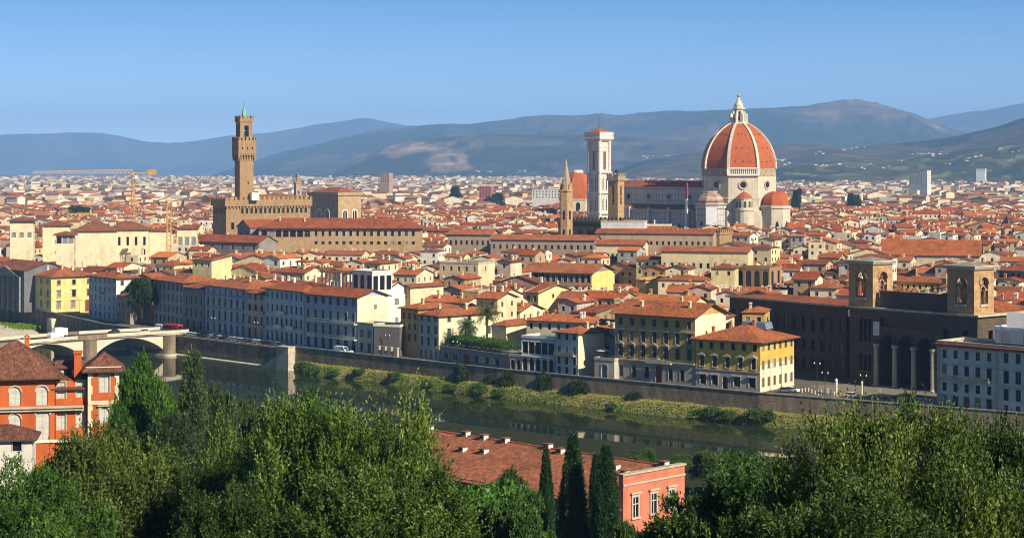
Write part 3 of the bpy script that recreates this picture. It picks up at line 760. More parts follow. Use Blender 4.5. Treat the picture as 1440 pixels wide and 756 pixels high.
for k in range(8):
    a = A8 + R(45 * k); ux, uy = math.cos(a), math.sin(a); mb = MB(); hw = 0.95; sec = []
    for r, z in prof:
        sl = max(0.25, (r + CC) / RHO); wdt = hw * (0.72 + 0.28 * r / 27)
        c = [(r - 0.5, -wdt, z), (r + 0.75 * sl, -wdt, z + 0.75 * (1 - sl)), (r + 0.75 * sl, wdt, z + 0.75 * (1 - sl)), (r - 0.5, wdt, z)]
        sec.append([(ux * p[0] - uy * p[1], uy * p[0] + ux * p[1], p[2]) for p in c])
    for s0, s1 in zip(sec, sec[1:]):
        for q in range(3): mb.face([s0[q], s0[q + 1], s1[q + 1], s1[q]])
    mb.face(sec[0]); mb.build('rib', 'ribs', cath)
lan = MB().lathe([(7.0, 94.2), (7.0, 95.4), (3.1, 95.6), (3.1, 104.0), (4.3, 104.6), (4.5, 105.6), (3.3, 106.0), (3.3, 107.0)], 8, a0=A8).build('lantern', 'ribs', cath)
mb = MB()
for k in range(8):
    a = R(45 * k); ux, uy = math.cos(a), math.sin(a); c, px_, s = 3.1 * AP + 0.02, 0, 0
    P = [(ux * c - uy * o_, uy * c + ux * o_) for o_ in (-0.62, 0.62)]
    mb.face([(*P[0], 96.8), (*P[1], 96.8), (*P[1], 103.0), (*P[0], 103.0)])
mb.build('lantern_window', 'iron', lan)
for k in range(8):
    mb = MB(); mb.slab([(2.9, 95.4), (6.6, 95.4), (6.6, 99.6), (5.6, 100.2), (5.0, 101.2), (4.6, 103.0), (2.9, 103.6)], -0.38, 0.38); mb.box(5.6, -0.45, 99.6, 6.7, 0.45, 101.4)
    mb.build('buttress', 'white', lan, rz=A8 + R(45 * k))
MB().lathe([(3.3, 107.0), (2.9, 108.3), (1.9, 109.8), (1.0, 111.6), (0.55, 113.0)], 16).build('spire', 'ribs', lan)
MB().lathe([(0.02, 112.9), (0.8, 113.2), (1.2, 114.05), (0.8, 114.9), (0.02, 115.2)], 14).build('ball', 'gold', lan, smooth=True)
mb = MB(); mb.box(-0.13, -0.13, 115.1, 0.13, 0.13, 117.3); mb.box(-0.65, -0.12, 116.3, 0.65, 0.12, 116.55); mb.build('cross', 'gold', lan, rz=R(45))
# nave and aisles
mb = MB(); mb.box(-120, -10.5, 30, -22, 10.5, 49); mb.build('nave', 'greymarble', cath)
mb = MB(); mb.box(-120, -21.5, 0, -24, 21.5, 32.5); mb.build('aisle', 'greymarble', cath)
mb = MB()
for q in (-1, 1): mb.box(-120.3, q * 10.9 - 0.6, 48.4, -22, q * 10.9 + 0.6, 49.25)
for q in (-1, 1): mb.box(-120.3, q * 22 - 0.7, 31.9, -24, q * 22 + 0.7, 33.2)
mb.build('cornice', 'stone', cath)
mb = MB(); mb.slab([(-11.3, 49.3), (11.3, 49.3), (0, 53.6)], -24, 120.5); mb.build('nave_roof', 'roof', cath, color=(0.33, 0.095, 0.035), rz=R(90), loc=(0, 0, 0))
for q in (-1, 1):
    mb = MB(); mb.face([(-120, q * 21.4, 33.25), (-24, q * 21.4, 33.25), (-24, q * 10.6, 36.5), (-120, q * 10.6, 36.5)][::q]); mb.build('aisle_roof', 'roof', cath, color=(0.24, 0.10, 0.05))
for q in range(5):
    link('oculus', ring_mesh(2.6, 1.8, 0.5), cath, (-36 - 19.5 * q, -10.5, 42.0), 0)
for q in range(6):
    mb = MB(); mb.box(-28 - 18.8 * q, -23.2, 0, -26.4 - 18.8 * q, -21.5, 34.6); mb.build('buttress', 'marble', cath)
    if q < 5:
        mb = MB(); mb.slab([(-0.9, 10), (0.9, 10), (0.9, 22), (0, 24), (-0.9, 22)], -0.05, 0.02); mb.build('lancet_window', 'glass', cath, loc=(-36.5 - 18.8 * q, -21.55, 0))
# tribunes with half domes, and the little exedra between
for k, (ax_, an) in enumerate(((0.0, 0), (-90.0, 1), (90.0, 2))):
    a = R(ax_); cx, cy = 32.0 * math.cos(a), 32.0 * math.sin(a)
    tr = MB().lathe([(10.6, 0), (10.6, 34.5), (11.5, 35.0), (11.5, 36.6), (10.2, 36.8)], 8, a0=A8).build('tribune', 'marble' if k != 1 else 'greymarble', cath, loc=(cx, cy, 0))  # south tribune gets the greyer marble with painted-in shade
    MB().lathe([(10.1 * math.cos(t_) ** 0.9, 36.7 + 10.0 * math.sin(t_)) for t_ in np.linspace(0, 1.42, 9)], 8, a0=A8).build('tribune_dome', 'dome' if k != 1 else 'rawdrum', tr)
    for q in range(-1, 2):
        mb = MB(); mb.slab([(-1.0, 12), (1.0, 12), (1.0, 24), (0, 26.5), (-1.0, 24)], -0.3, 0.02); b_ = a + R(45 * q)
        mb.build('lancet_window', 'glass', tr, loc=(10.6 * AP * math.cos(b_), 10.6 * AP * math.sin(b_), 0), rz=b_ + math.pi / 2)
for ax_ in (-45, 45):
    a = R(ax_); cx, cy = 30.5 * math.cos(a), 30.5 * math.sin(a)
    ex = MB().lathe([(6.2, 0), (6.2, 33), (6.8, 33.4), (6.8, 34.4), (5.4, 34.6), (5.4, 41.3), (6.0, 41.6), (6.0, 42.2)], 14).build('exedra', 'marble', cath, loc=(cx, cy, 0))
    MB().lathe([(6.2, 42.2), (3.5, 44.6), (0.3, 46.8)], 14).build('roof', 'dome', ex)
    for q in range(-2, 3):
        b_ = a + R(36 * q); mb = MB(); mb.slab([(-0.75, 35.6)] + [(0.75, 35.6)] + arc(0, 39.2, 0.75, 0, 180, 6), -0.25, 0.3)
        mb.build('niche', 'iron', ex, loc=(5.35 * math.cos(b_), 5.35 * math.sin(b_), 0), rz=b_ + math.pi / 2)
# scaffolding on the nave roof and at the south tribune
sc1 = thing('scaffolding', 'red roof scaffolding along the cathedral nave beside the dome', 'scaffolding', (DX, DY, 0), R(-45))
mb = MB()
for q in range(22):
    x = -26 - 2.4 * q
    for y in (-11.9, -9.6): mb.box(x - 0.12, y - 0.12, 49.4, x + 0.12, y + 0.12, 54.2)
for z in (50.6, 52.4, 53.9):
    for y in (-12.0, -9.5): mb.box(-77, y - 0.1, z, -25.5, y + 0.1, z + 0.28)
mb.build('poles', 'redlattice', sc1); mb = MB(); mb.box(-77, -11.9, 50.1, -25.5, -9.6, 50.3); mb.box(-77, -11.9, 52.0, -25.5, -9.6, 52.15); mb.build('planks', 'redlattice', sc1)
sc2 = thing('scaffold_hoist', 'tall white and red hoist mast standing at the corner of the cathedral nave', 'hoist', (DX, DY, 0), R(-45))
mb = MB(); mb.box(-27.0, -27.0, 0, -25.2, -25.2, 41); mb.build('mast', 'sheet', sc2); mb = MB(); mb.box(-26.6, -26.6, 41, -25.4, -25.4, 52.5); mb.build('mast_head', 'redlattice', sc2)
sc3 = thing('scaffold_sheeting', 'pale scaffold sheeting with red plank tiers wrapped round the south tribune', 'scaffolding', (DX, DY, 0), R(-45))
a = R(-45); mb = MB(); mb.box(-4.3, -0.35, 12, 3.6, -0.05, 35.5); mb.build('sheet', 'sheet', sc3, loc=(10.6 * math.cos(a), -32 + 10.6 * math.sin(a), 0), rz=a + math.pi / 2)
for q in range(5):
    mb = MB(); r = 10.6 - 1.7 * q; mb.lathe([(r, 37.5 + 2.2 * q), (r + 1.4, 37.5 + 2.2 * q), (r + 1.4, 38.0 + 2.2 * q), (r, 38.0 + 2.2 * q)], 8, 0, -32, a0=A8, close=False); mb.build('plank_tier', 'redlattice' if q % 2 else 'sheet', sc3)

# --- bell tower of the cathedral
bx, by = DX - 96.5, DY + 56
camp = thing('bell_tower', 'tall square white marble bell tower with flat top and thin antenna', 'bell tower', (bx, by, 0), R(-45)); keep(bx, by, 16)
S = 5.3; mb = MB()
rows = ((61.5, 17.0, 2.9, 1), (46.5, 10.5, 1.5, 2), (31.5, 10.5, 1.5, 2))
wins = []
for (p0, dv, ang) in (((-S, -S), (1, 0), 0), ((S, -S), (0, 1), math.pi / 2), ((S, S), (-1, 0), math.pi), ((-S, S), (0, -1), -math.pi / 2)):
    ops = []
    for zb, wh, ww, n in rows:
        for q in range(n):
            c = S if n == 1 else S + (q - 0.5) * 3.7
            ops.append((c - ww / 2, c + ww / 2, zb, zb + wh)); wins.append((p0, dv, ang, c, zb, wh, ww))
    wall_side(mb, p0, dv, 2 * S, 0, 83, ops, depth=1.2)
mb.build('shaft', 'marble2', camp)
for (p0, dv, ang, c, zb, wh, ww) in wins:
    x, y = p0[0] + dv[0] * c, p0[1] + dv[1] * c; nx, ny = math.sin(ang), -math.cos(ang)
    wn = MB(); wn.box(-ww / 2, 0.9, 0, ww / 2, 1.0, wh); wo = wn.build('window', 'iron', camp, loc=(x, y, zb), rz=ang)
    fr = MB(); e = 0.35
    for q in (-1, 1): fr.box(q * (ww / 2 + e / 2) - e / 2, -0.3, -0.4, q * (ww / 2 + e / 2) + e / 2, -0.01, wh)
    fr.slab([(-ww / 2 - 0.7, wh), (ww / 2 + 0.7, wh), (0, wh + ww * 0.9 + 0.6)], -0.3, -0.01); n = 2 if ww > 3 else 1
    for q in range(n): xx = (q - (n - 1) / 2) * ww / 3; fr.box(xx - 0.13, 0.2, 0, xx + 0.13, 0.5, wh * 0.8)
    fr.slab([(-ww / 2, wh * 0.8), (ww / 2, wh * 0.8), (ww / 2, wh), (-ww / 2, wh)], 0.2, 0.5); fr.build('frame', 'white', wo)
for sx in (-1, 1):
    for sy in (-1, 1): MB().lathe([(1.5, 0), (1.5, 83)], 8, sx * S, sy * S, a0=A8).build('corner_pier', 'marble2', camp)
for z in (15, 29, 44, 59.3): mb = MB(); mb.box(-S - 1.6, -S - 1.6, z, S + 1.6, S + 1.6, z + 0.9); mb.build('string_course', 'white', camp)
MB().lathe([(1.414 * q, z) for q, z in ((S + 1.5, 83), (S + 2.6, 84.4), (S + 2.6, 85.3), (S + 2.3, 85.6), (S + 2.3, 88.6), (S + 2.5, 88.8), (S + 2.5, 89.4))], 4, a0=R(45)).build('parapet', 'marble2', camp)
MB().lathe([(1.414 * (S + 1.6), 89.4), (0.4, 92.2)], 4, a0=R(45)).build('roof', 'dome', camp)
MB().tube((0, 0, 91.5), (0, 0, 103.5), 0.22, 0.1).build('antenna', 'iron', camp)

# --- town hall with its tower
pv_rz = R(29); px0 = Vector((ray(318, 1052), 1052, 0))
pal = thing('fortress_palace', 'brown stone town hall block with battlements and a row of small windows', 'palace', px0, pv_rz); keep(px0.x + 22, px0.y + 22, 36); keep(px0.x + 42, px0.y + 30, 26)
W_, D_ = 53.0, 23.0; mb = MB()
fr_ops = [(c - 0.75, c + 0.75, 36.2, 39.2) for c in np.linspace(10, W_ - 3, 15)] + [(c - 0.9, c + 0.9, 27, 31) for c in np.linspace(4, W_ - 4, 9)]
lf_ops = [(c - 0.75, c + 0.75, 36.2, 39.2) for c in np.linspace(3, D_ - 3, 7)]
wall_side(mb, (0, 0), (1, 0), W_, 0, 43, fr_ops, depth=0.7); wall_side(mb, (W_, 0), (0, 1), D_, 0, 43, ()); wall_side(mb, (W_, D_), (-1, 0), W_, 0, 43, ()); wall_side(mb, (0, D_), (0, -1), D_, 0, 43, lf_ops, depth=0.7)
mb.build('wall', 'pietra', pal)
for (o_, L_, tag_) in ((fr_ops, W_, 0), (lf_ops, D_, 1)):
    for a0, a1, b0, b1 in o_:
        m2 = MB(); m2.box(-(a1 - a0) / 2, 0, 0, (a1 - a0) / 2, 0.1, b1 - b0); c = (a0 + a1) / 2
        m2.build('window', 'glass', pal, loc=(c, 0.55, b0) if tag_ == 0 else (0.55, D_ - c, b0), rz=0 if tag_ == 0 else -math.pi / 2)
mb = MB(); mb.box(-0.9, -0.9, 40.4, W_ + 0.9, D_ + 0.9, 44.2); mb.build('gallery', 'pietra', pal); mb = MB(); merlons(mb, -0.9, -0.9, W_ + 0.9, D_ + 0.9, 44.2); mb.build('battlement', 'pietra', pal)
mb = MB()
for q in range(27): mb.box(q * 2.0 + 0.2, -0.85, 39.4, q * 2.0 + 0.9, 0.02, 40.4)
mb.build('corbels', 'pietra', pal)
roof_mesh(W_ - 12, D_ - 8, 44.0, 'hip', 3.2, 0.3).build('roof', ['roof', 'darkwood'], pal, (0.27, 0.10, 0.045), loc=(W_ / 2 + 4, 4, 0))
ty = 1062.0; tx = ray(343.2, ty)
tow = thing('palace_tower', 'tall slim brown stone clock tower with corbelled battlements and open belfry', 'tower', (tx, ty, 0), pv_rz)
s = 4.25; mb = MB(); wall_side(mb, (-s, -s), (1, 0), 2 * s, 40, 68.5, [(s + 0.4, s + 1.4, 53.5, 55.0)], depth=0.8); mb.box(-s, -s + 1.0, 40, s, s, 68.5); mb.build('shaft', 'pietra', tow)
mb = MB(); g_ = s + 1.25
for q in range(7):
    for sx, sy in ((0, -1), (0, 1), (1, 0), (-1, 0)):
        c = -g_ + 0.45 + q * (2 * g_ - 0.9) / 6
        pts = [(0, 67.0), (1.25, 70.6), (0, 70.6)]
        for (z0_, z1_, d_) in ((67.2, 68.4, 0.35), (68.4, 69.5, 0.75), (69.5, 70.6, 1.2)):
            if sy: y0_, y1_ = sorted((sy * s, sy * (s + d_))); mb.box(c - 0.32, y0_, z0_, c + 0.32, y1_, z1_)
            else: x0_, x1_ = sorted((sx * s, sx * (s + d_))); mb.box(x0_, c - 0.32, z0_, x1_, c + 0.32, z1_)
mb.build('corbels', 'pietra', tow)
mb = MB(); mb.box(-s, -s, 68.5, s, s, 70.6); mb.build('neck', 'pietra', tow)
mb = MB(); wall_side(mb, (-g_, -g_), (1, 0), 2 * g_, 70.6, 79.2, [(c - 0.45, c + 0.45, 73.6, 75.2) for c in (2.4, 5.5, 8.6)], depth=0.9); wall_side(mb, (-g_, g_), (0, -1), 2 * g_, 70.6, 79.2, [(c - 0.45, c + 0.45, 73.6, 75.2) for c in (2.4, 5.5, 8.6)], depth=0.9)
mb.box(-g_ + 0.95, -g_ + 0.95, 70.65, g_, g_, 79.2); mb.box(-g_ - 0.15, -g_ - 0.15, 71.4, g_ + 0.15, -g_ - 0.002, 71.8); merlons(mb, -g_, -g_, g_, g_, 79.2, 1.5, 1.1, 2.0); mb.build('gallery', 'pietra', tow)
b_ = 3.75; mb = MB()
for sx in (-1, 1):
    for sy in (-1, 1): mb.box(sx * b_ - (2.2 if sx > 0 else 0), sy * b_ - (2.2 if sy > 0 else 0), 79.2, sx * b_ + (0 if sx > 0 else 2.2), sy * b_ + (0 if sy > 0 else 2.2), 90.0)
for rz_ in (0, 1):
    for q in (-1, 1):
        A = [(-2.0, 86.0)] + arc(0, 86.0, 2.0, 180, 0, 10) + [(2.0, 90.0), (-2.0, 90.0)]
        m3 = MB(); m3.slab(A, -0.9, 0.9)
        for v in m3.v: mb.v.append((v[0], v[1] + q * (b_ - 0.95), v[2]) if rz_ == 0 else (v[1] + q * (b_ - 0.95), v[0], v[2]))
        n0 = len(mb.v) - len(m3.v)
        for f_ in m3.f: mb.f.append(tuple(n0 + k for k in f_)); mb.m.append(0); mb.c.append(None)
mb.build('belfry', 'pietra', tow)
mb = MB(); mb.box(-b_ - 0.5, -b_ - 0.5, 90.0, b_ + 0.5, b_ + 0.5, 92.0); merlons(mb, -b_ - 0.5, -b_ - 0.5, b_ + 0.5, b_ + 0.5, 92.0, 1.4, 1.1, 1.7); mb.build('top_gallery', 'pietra', tow)
MB().lathe([(1.1, 81.0), (1.0, 82.6), (0.55, 84.2), (0.1, 84.6)], 12).build('bell', 'iron', tow); mb = MB(); mb.box(-2.4, -0.2, 84.6, 2.4, 0.2, 85.0); mb.box(-2.4, -0.25, 79.2, -2.0, 0.25, 84.9); mb.box(2.0, -0.25, 79.2, 2.4, 0.25, 84.9); mb.build('bell_frame', 'white', tow)
MB().lathe([(2.0, 92.0), (1.7, 93.6), (0.25, 99.2)], 4, a0=R(45)).build('spire', 'copper', tow); MB().tube((0, 0, 99), (0, 0, 102.6), 0.14, 0.08).build('finial', 'iron', tow)
mb = MB(); mb.box(1.6, -s - 4.2, 43.9, 6.2, -s - 0.6, 48.6); o = mb.build('roof_hut', 'white', loc=(tx, ty, 0), rz=pv_rz); tag(o, 'small white hut on the battlemented palace roof at the foot of the clock tower', 'hut')

# --- Bargello tower and crenellated wall, abbey spire, chapel dome, church spire, grain hall
def spire_tower(name, label, px, Y, n, r, ztop_shaft, ztip, mat, smat, rows, rz=0.0, cat='spire'):
    t = thing(name, label, cat, (ray(px, Y), Y, 0), rz); keep(ray(px, Y), Y, r + 5)
    MB().lathe([(r, 0), (r, ztop_shaft), (r * 1.12, ztop_shaft + 0.3), (r * 1.12, ztop_shaft + 1.1), (r * 0.86, ztop_shaft + 1.2)], n, a0=math.pi / n).build('shaft', mat, t)
    MB().lathe([(r * 0.86, ztop_shaft + 1.2), (0.06, ztip)], n, a0=math.pi / n).build('spire', smat, t)
    MB().tube((0, 0, ztip - 0.6), (0, 0, ztip + 2.6), 0.13, 0.08, m=0).build('finial', 'iron', t)
    ap = r * math.cos(math.pi / n)
    for k in range(n):
        a = 2 * math.pi * k / n
        for z, w_, h_ in rows:
            mb = MB(); mb.slab([(-w_ / 2, 0), (w_ / 2, 0)] + arc(0, h_, w_ / 2, 0, 180, 6), -0.06, 0.3)
            mb.build('window', 'glass', t, loc=(ap * math.cos(a), ap * math.sin(a), z), rz=a + math.pi / 2)
        mb = MB(); mb.slab([(-ap * 0.32, 0), (ap * 0.32, 0), (0, ap * 1.1)], -0.35, 0.4); mb.build('gable', mat, t, loc=(ap * 0.9 * math.cos(a), ap * 0.9 * math.sin(a), ztop_shaft + 1.15), rz=a + math.pi / 2)
    return t
spire_tower('abbey_spire', 'slender six-sided brown stone spire standing left of the white marble bell tower', 796, 1010, 6, 3.9, 49.5, 68.5, 'goldstone', 'rawdrum', ((24, 1.2, 4), (34, 1.3, 4.5)), R(8))
spire_tower('church_spire', 'small pointed reddish spire between the clock tower and the arched brown hall', 418.5, 1560, 4, 3.6, 49, 60.5, 'rawdrum', plaster_band((0.33, 0.14, 0.09)), ((40, 1.0, 3),), R(30))
Yb = 1050; t = thing('watch_tower', 'square tan stone tower with battlements in front of the cathedral nave', 'tower', (ray(866.5, Yb), Yb, 0), R(-37)); keep(ray(866, Yb), Yb, 12)
s = 3.35; mb = MB()
ops = [(s - 0.75, s + 0.75, 41.5, 52.5)]
for (p0, dv) in (((-s, -s), (1, 0)), ((s, -s), (0, 1)), ((s, s), (-1, 0)), ((-s, s), (0, -1))): wall_side(mb, p0, dv, 2 * s, 0, 55.5, ops, depth=0.8)
mb.build('shaft', 'goldstone', t)
for ang in (0, math.pi / 2):
    nx, ny = math.sin(ang), -math.cos(ang); m2 = MB(); m2.box(-0.75, 0.7, 0, 0.75, 0.8, 11); m2.box(-0.75, 0.2, 4.6, 0.75, 0.55, 5.2, 1); m2.build('window', ['glass', 'goldstone'], t, loc=(nx * s, ny * s, 41.5), rz=ang)
g_ = s + 0.7; mb = MB(); mb.box(-g_, -g_, 55.5, g_, g_, 58.2); merlons(mb, -g_, -g_, g_, g_, 58.2, 1.2, 0.9, 1.6); mb.build('battlement', 'rawdrum', t)
mb = MB(); mb.tube((0, 0, 58), (0, 0, 63), 0.2, 0.1); mb.box(-0.8, -0.15, 60.2, 0.8, 0.15, 61.8); mb.build('bell_frame', 'iron', t)
# crenellated palace blocks around the tower foot
for (pxa, pxb, Ya, Yb2, zz, dp, lab, mt_) in ((785, 873, 1032, 1006, 32.0, 20, 'dark brown battlemented palace wall at the foot of the white marble bell tower', 'dark_shade_pietra'), (908, 1012, 985, 962, 27.2, 16, 'low tan battlemented wall below the cathedral nave', 'pietra')):
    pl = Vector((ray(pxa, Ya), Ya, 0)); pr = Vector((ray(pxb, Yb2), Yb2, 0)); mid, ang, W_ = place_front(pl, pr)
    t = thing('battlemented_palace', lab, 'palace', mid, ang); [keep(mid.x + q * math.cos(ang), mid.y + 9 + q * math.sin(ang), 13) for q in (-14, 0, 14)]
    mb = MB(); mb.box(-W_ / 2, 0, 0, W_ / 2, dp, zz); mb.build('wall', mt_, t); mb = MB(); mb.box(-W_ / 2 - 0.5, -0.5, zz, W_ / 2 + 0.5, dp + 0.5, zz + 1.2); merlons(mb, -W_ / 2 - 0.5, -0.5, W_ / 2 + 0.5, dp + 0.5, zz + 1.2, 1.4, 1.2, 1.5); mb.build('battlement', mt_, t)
    for q in range(7):
        m2 = MB(); m2.slab([(-0.8, zz - 7), (0.8, zz - 7)] + arc(0, zz - 4.5, 0.8, 0, 180, 6), -0.05, 0.1); m2.build('window', 'glass', t, loc=(-W_ / 2 + 4 + q * (W_ - 8) / 6, 0, 0))
Yc = 1640; t = thing('chapel_dome', 'broad orange domed chapel half hidden behind the slender brown spire', 'chapel', (ray(812, Yc), Yc, 0)); keep(ray(812, Yc), Yc, 26)
MB().lathe([(17.5, 0), (17.5, 33.5), (18.3, 34), (18.3, 35)], 8, a0=A8).build('drum', plaster_band((0.52, 0.44, 0.31)), t)
MB().lathe([(17.2 * math.cos(q), 35 + 25 * math.sin(q)) for q in np.linspace(0, 1.25, 12)], 8, a0=A8).build('dome', 'dome', t); MB().lathe([(5.4, 58.5), (5.4, 59.6), (5.0, 60.0), (4.6, 61)], 12).build('lantern_base', 'white', t)
for k in range(8):
    m2 = MB(); m2.slab([(-1.9, 24)] + [(1.9, 24)] + arc(0, 30, 1.9, 0, 180, 8), -0.06, 0.3); a = R(45 * k); m2.build('window', 'glass', t, loc=(17.5 * AP * math.cos(a), 17.5 * AP * math.sin(a), 0), rz=a + math.pi / 2)
# grain hall with tall arched windows
mid, ang, W_ = place_front(Vector((ray(434, 1195), 1195, 0)), Vector((ray(475.5, 1172), 1172, 0)))
t = thing('arched_hall', 'tall square brown stone hall with white framed arched windows', 'hall', mid, ang); keep(mid.x + 8, mid.y + 12, 30)
Dp = 19.0
for key, p0, dv, L, mt in (('wall', (-W_ / 2, 0), (1, 0), W_, 'rawdrum'), ('wall', (W_ / 2, 0), (0, 1), Dp, plaster_band((0.40, 0.28, 0.16)))): mb = MB(); wall_side(mb, p0, dv, L, 0, 46.0, ()); mb.build(key, mt, t)  # right wall in a warmer tone, sunlight put into the stone colour
mb = MB(); wall_side(mb, (W_ / 2, Dp), (-1, 0), W_, 0, 46.0, ()); wall_side(mb, (-W_ / 2, Dp), (0, -1), Dp, 0, 46.0, ()); mb.build('wall', 'rawdrum', t)
mb = MB(); mb.box(-W_ / 2 - 0.8, -0.8, 45.0, W_ / 2 + 0.8, Dp + 0.8, 47.0); mb.build('cornice', 'rawdrum', t)
roof_mesh(W_ - 1, Dp - 1, 47.0, 'hip', 3.2, 0.3).build('roof', ['roof', 'darkwood'], t, (0.30, 0.10, 0.04), loc=(0, 0.5, 0))
for x, y, rz_ in ((-4, 0, 0), (4.5, 0, 0), (W_ / 2, 5.5, math.pi / 2), (W_ / 2, 13.5, math.pi / 2)):
    m2 = MB(); m2.slab([(-1.7, 22)] + [(1.7, 22)] + arc(0, 33.5, 1.7, 0, 180, 8), -0.06, 0.2); wo = m2.build('window', 'glass', t, loc=(x, y, 0), rz=rz_)
    m2 = MB(); m2.slab(arc(0, 33.5, 1.75, 0, 180, 10) + arc(0, 33.5, 2.5, 180, 0, 10), -0.4, -0.02)
    for q in (-1, 1): m2.box(q * 2.1 - 0.36, -0.35, 22, q * 2.1 + 0.36, -0.02, 33.5)
    m2.box(-0.2, -0.25, 22, 0.2, -0.08, 35); m2.build('frame', 'white', wo)

# --- tower cranes
def crane(label, px, Y, ztop, zbase, jib_l=0, jib_r=0, hdg=0.0, mat='craney'):
    t = thing('tower_crane', label, 'crane', (ray(px, Y), Y, zbase), hdg); h = ztop - zbase; s = 0.95; mb = MB()
    for sx in (-1, 1):
        for sy in (-1, 1): mb.tube((sx * s, sy * s, 0), (sx * s, sy * s, h), 0.2, n=4)
    n = int(h / 2.4)
    for k in range(n):
        z0_, z1_ = h * k / n, h * (k + 1) / n; q = 1 if k % 2 else -1
        mb.tube((-s * q, -s, z0_), (s * q, -s, z1_), 0.13, n=4); mb.tube((s, -s * q, z0_), (s, s * q, z1_), 0.13, n=4); mb.tube((-s * q, s, z0_), (s * q, s, z1_), 0.13, n=4)
    mb.build('mast', mat, t)
    mb = MB(); mb.box(-1.4, -1.4, h, 1.4, 1.4, h + 1.1); mb.build('turntable', mat, t); mb = MB(); mb.box(1.4, -2.2, h - 2.4, 3.4, -0.3, h - 0.1); mb.build('cab', 'white', t)
    if jib_l:
        mb = MB(); z0_ = h + 1.1
        for y in (-0.8, 0.8): mb.tube((-jib_l, y, z0_), (jib_r * 0.5, y, z0_), 0.17, n=4)
        mb.tube((-jib_l, 0, z0_ + 1.1), (0, 0, z0_ + 2.4), 0.2, n=4); n = 26
        for k in range(n):
            x0_, x1_ = -jib_l * k / n, -jib_l * (k + 1) / n; zt = z0_ + 2.4 - 1.3 * (k + 0.5) / n
            for y in (-0.8, 0.8): mb.tube((x0_, y, z0_), ((x0_ + x1_) / 2, 0, zt), 0.11, n=4); mb.tube(((x0_ + x1_) / 2, 0, zt), (x1_, y, z0_), 0.11, n=4)
        mb.build('jib', 'crano', t)
        mb = MB(); mb.box(0, -0.9, z0_, jib_r, 0.9, z0_ + 0.6); mb.build('counter_jib', mat, t); mb = MB(); mb.box(jib_r - 5.5, -1.0, z0_ - 0.9, jib_r - 0.5, 1.0, z0_ + 2.2); mb.build('counterweight', 'craney', t)
    return t
crane('tower crane with a long pale jib reaching left over the rooftops', 187, 1120, 58.5, 10, 63, 15, R(-2))
crane('orange crane mast without a visible jib rising from the cream block', 237.5, 900, 46.0, 18, 0, 0, R(20))
# ------------------------------------------------------------------ the riverside row, left to right
CREAM, IVORY, WHITE, YELLOW, OCHRE = (0.66, 0.55, 0.36), (0.68, 0.60, 0.44), (0.76, 0.73, 0.66), (0.70, 0.58, 0.24), (0.56, 0.34, 0.085)
TAN, GREY, PINK, STONE, BLUEGREY = (0.46, 0.34, 0.21), (0.36, 0.34, 0.31), (0.56, 0.38, 0.28), (0.30, 0.26, 0.21), (0.38, 0.42, 0.47)
RT = [(0.35, 0.103, 0.038), (0.33, 0.090, 0.033), (0.31, 0.100, 0.045), (0.37, 0.118, 0.047), (0.27, 0.088, 0.043), (0.30, 0.078, 0.031)]
FRONT = []                                                  # footprints of placed buildings, to keep the other houses off
def reg(t, w, d):
    rz = t.rotation_euler.z; c, s = math.cos(rz), math.sin(rz); FRONT.append((t.location.x, t.location.y, c, s, w, d)); return t
def fr(name, label, cat, pl, pr, d, pyE, **kw):
    mid, ang, w = place_front(pl, pr); Y0 = ground(*pl).y; h = zat(pyE, Y0); wmin = kw.pop('hmin', 0); h = max(h, wmin)
    return reg(house(name, label, cat, mid, ang, w, d, h, **kw), w, d), w, h
def md(name, label, cat, pxL, pxR, Y, pyE, d, ang=-42.0, **kw):
    a = R(ang); x0 = ray(pxL, Y); k = (pxR - 720) / F; w = (k * Y - x0) / (math.cos(a) - k * math.sin(a)); h = zat(pyE, Y)
    mid = Vector((x0 + math.cos(a) * w / 2, Y + math.sin(a) * w / 2, 0))
    return reg(house(name, label, cat, mid, a, w, d, h, **kw), w, d)

# pedimented hall at the picture's edge
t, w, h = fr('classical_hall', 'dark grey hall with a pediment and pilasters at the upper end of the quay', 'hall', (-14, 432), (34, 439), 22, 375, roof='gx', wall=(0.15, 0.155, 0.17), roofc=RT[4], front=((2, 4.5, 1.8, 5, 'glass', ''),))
mb = MB(); mb.slab([(-w * 0.42, h - 3.0), (w * 0.42, h - 3.0), (0, h + 1.2)], -1.2, -0.02); mb.build('pediment', 'sandstone', t)
for q in range(6): mb = MB(); mb.box(-w * 0.4 + q * w * 0.16 - 0.55, -0.9, 0, -w * 0.4 + q * w * 0.16 + 0.55, -0.02, h - 3.1); mb.build('pilaster', 'sandstone', t)
# yellow corner palace
t, w, h = fr('corner_palace', 'bright yellow corner palace with hipped roof and red door on the far quay', 'palace', (35, 436), (72, 441.5), 21, 384.5, roof='hip', wall=YELLOW, roofc=RT[3], ov=1.1,
    front=((12.6, 2.2, 1.3, 4, 'glass', 'f'), (7.6, 2.9, 1.4, 4, 'glass', 'fs'), (2.6, 3.0, 1.5, 4, 'glass', 'f')),
    right=((12.4, 2.1, 1.6, 3, ('sb', 'dark', 'glass'), 'fs'), (7.2, 2.8, 1.7, 3, ('sy', 'dark', 'sb'), 'fsl'), (2.4, 3.0, 1.9, 2, 'sy', 'fsl', 0, 13.5), (0.4, 5.0, 2.6, 1, 'door', 'f', 14, 20)), chim=((-3, 6), (5, 9), (7, 13), (-8, 15)), chimc=CREAM)
mb = MB(); mb.box(-w / 2 + 0.5, -0.6, 0.6, w / 2 - 0.5, -0.02, 0.9); mb.build('plinth', 'sandstone', t)
for q in range(3):
    r_ = thing('dormer', None, None) if False else None
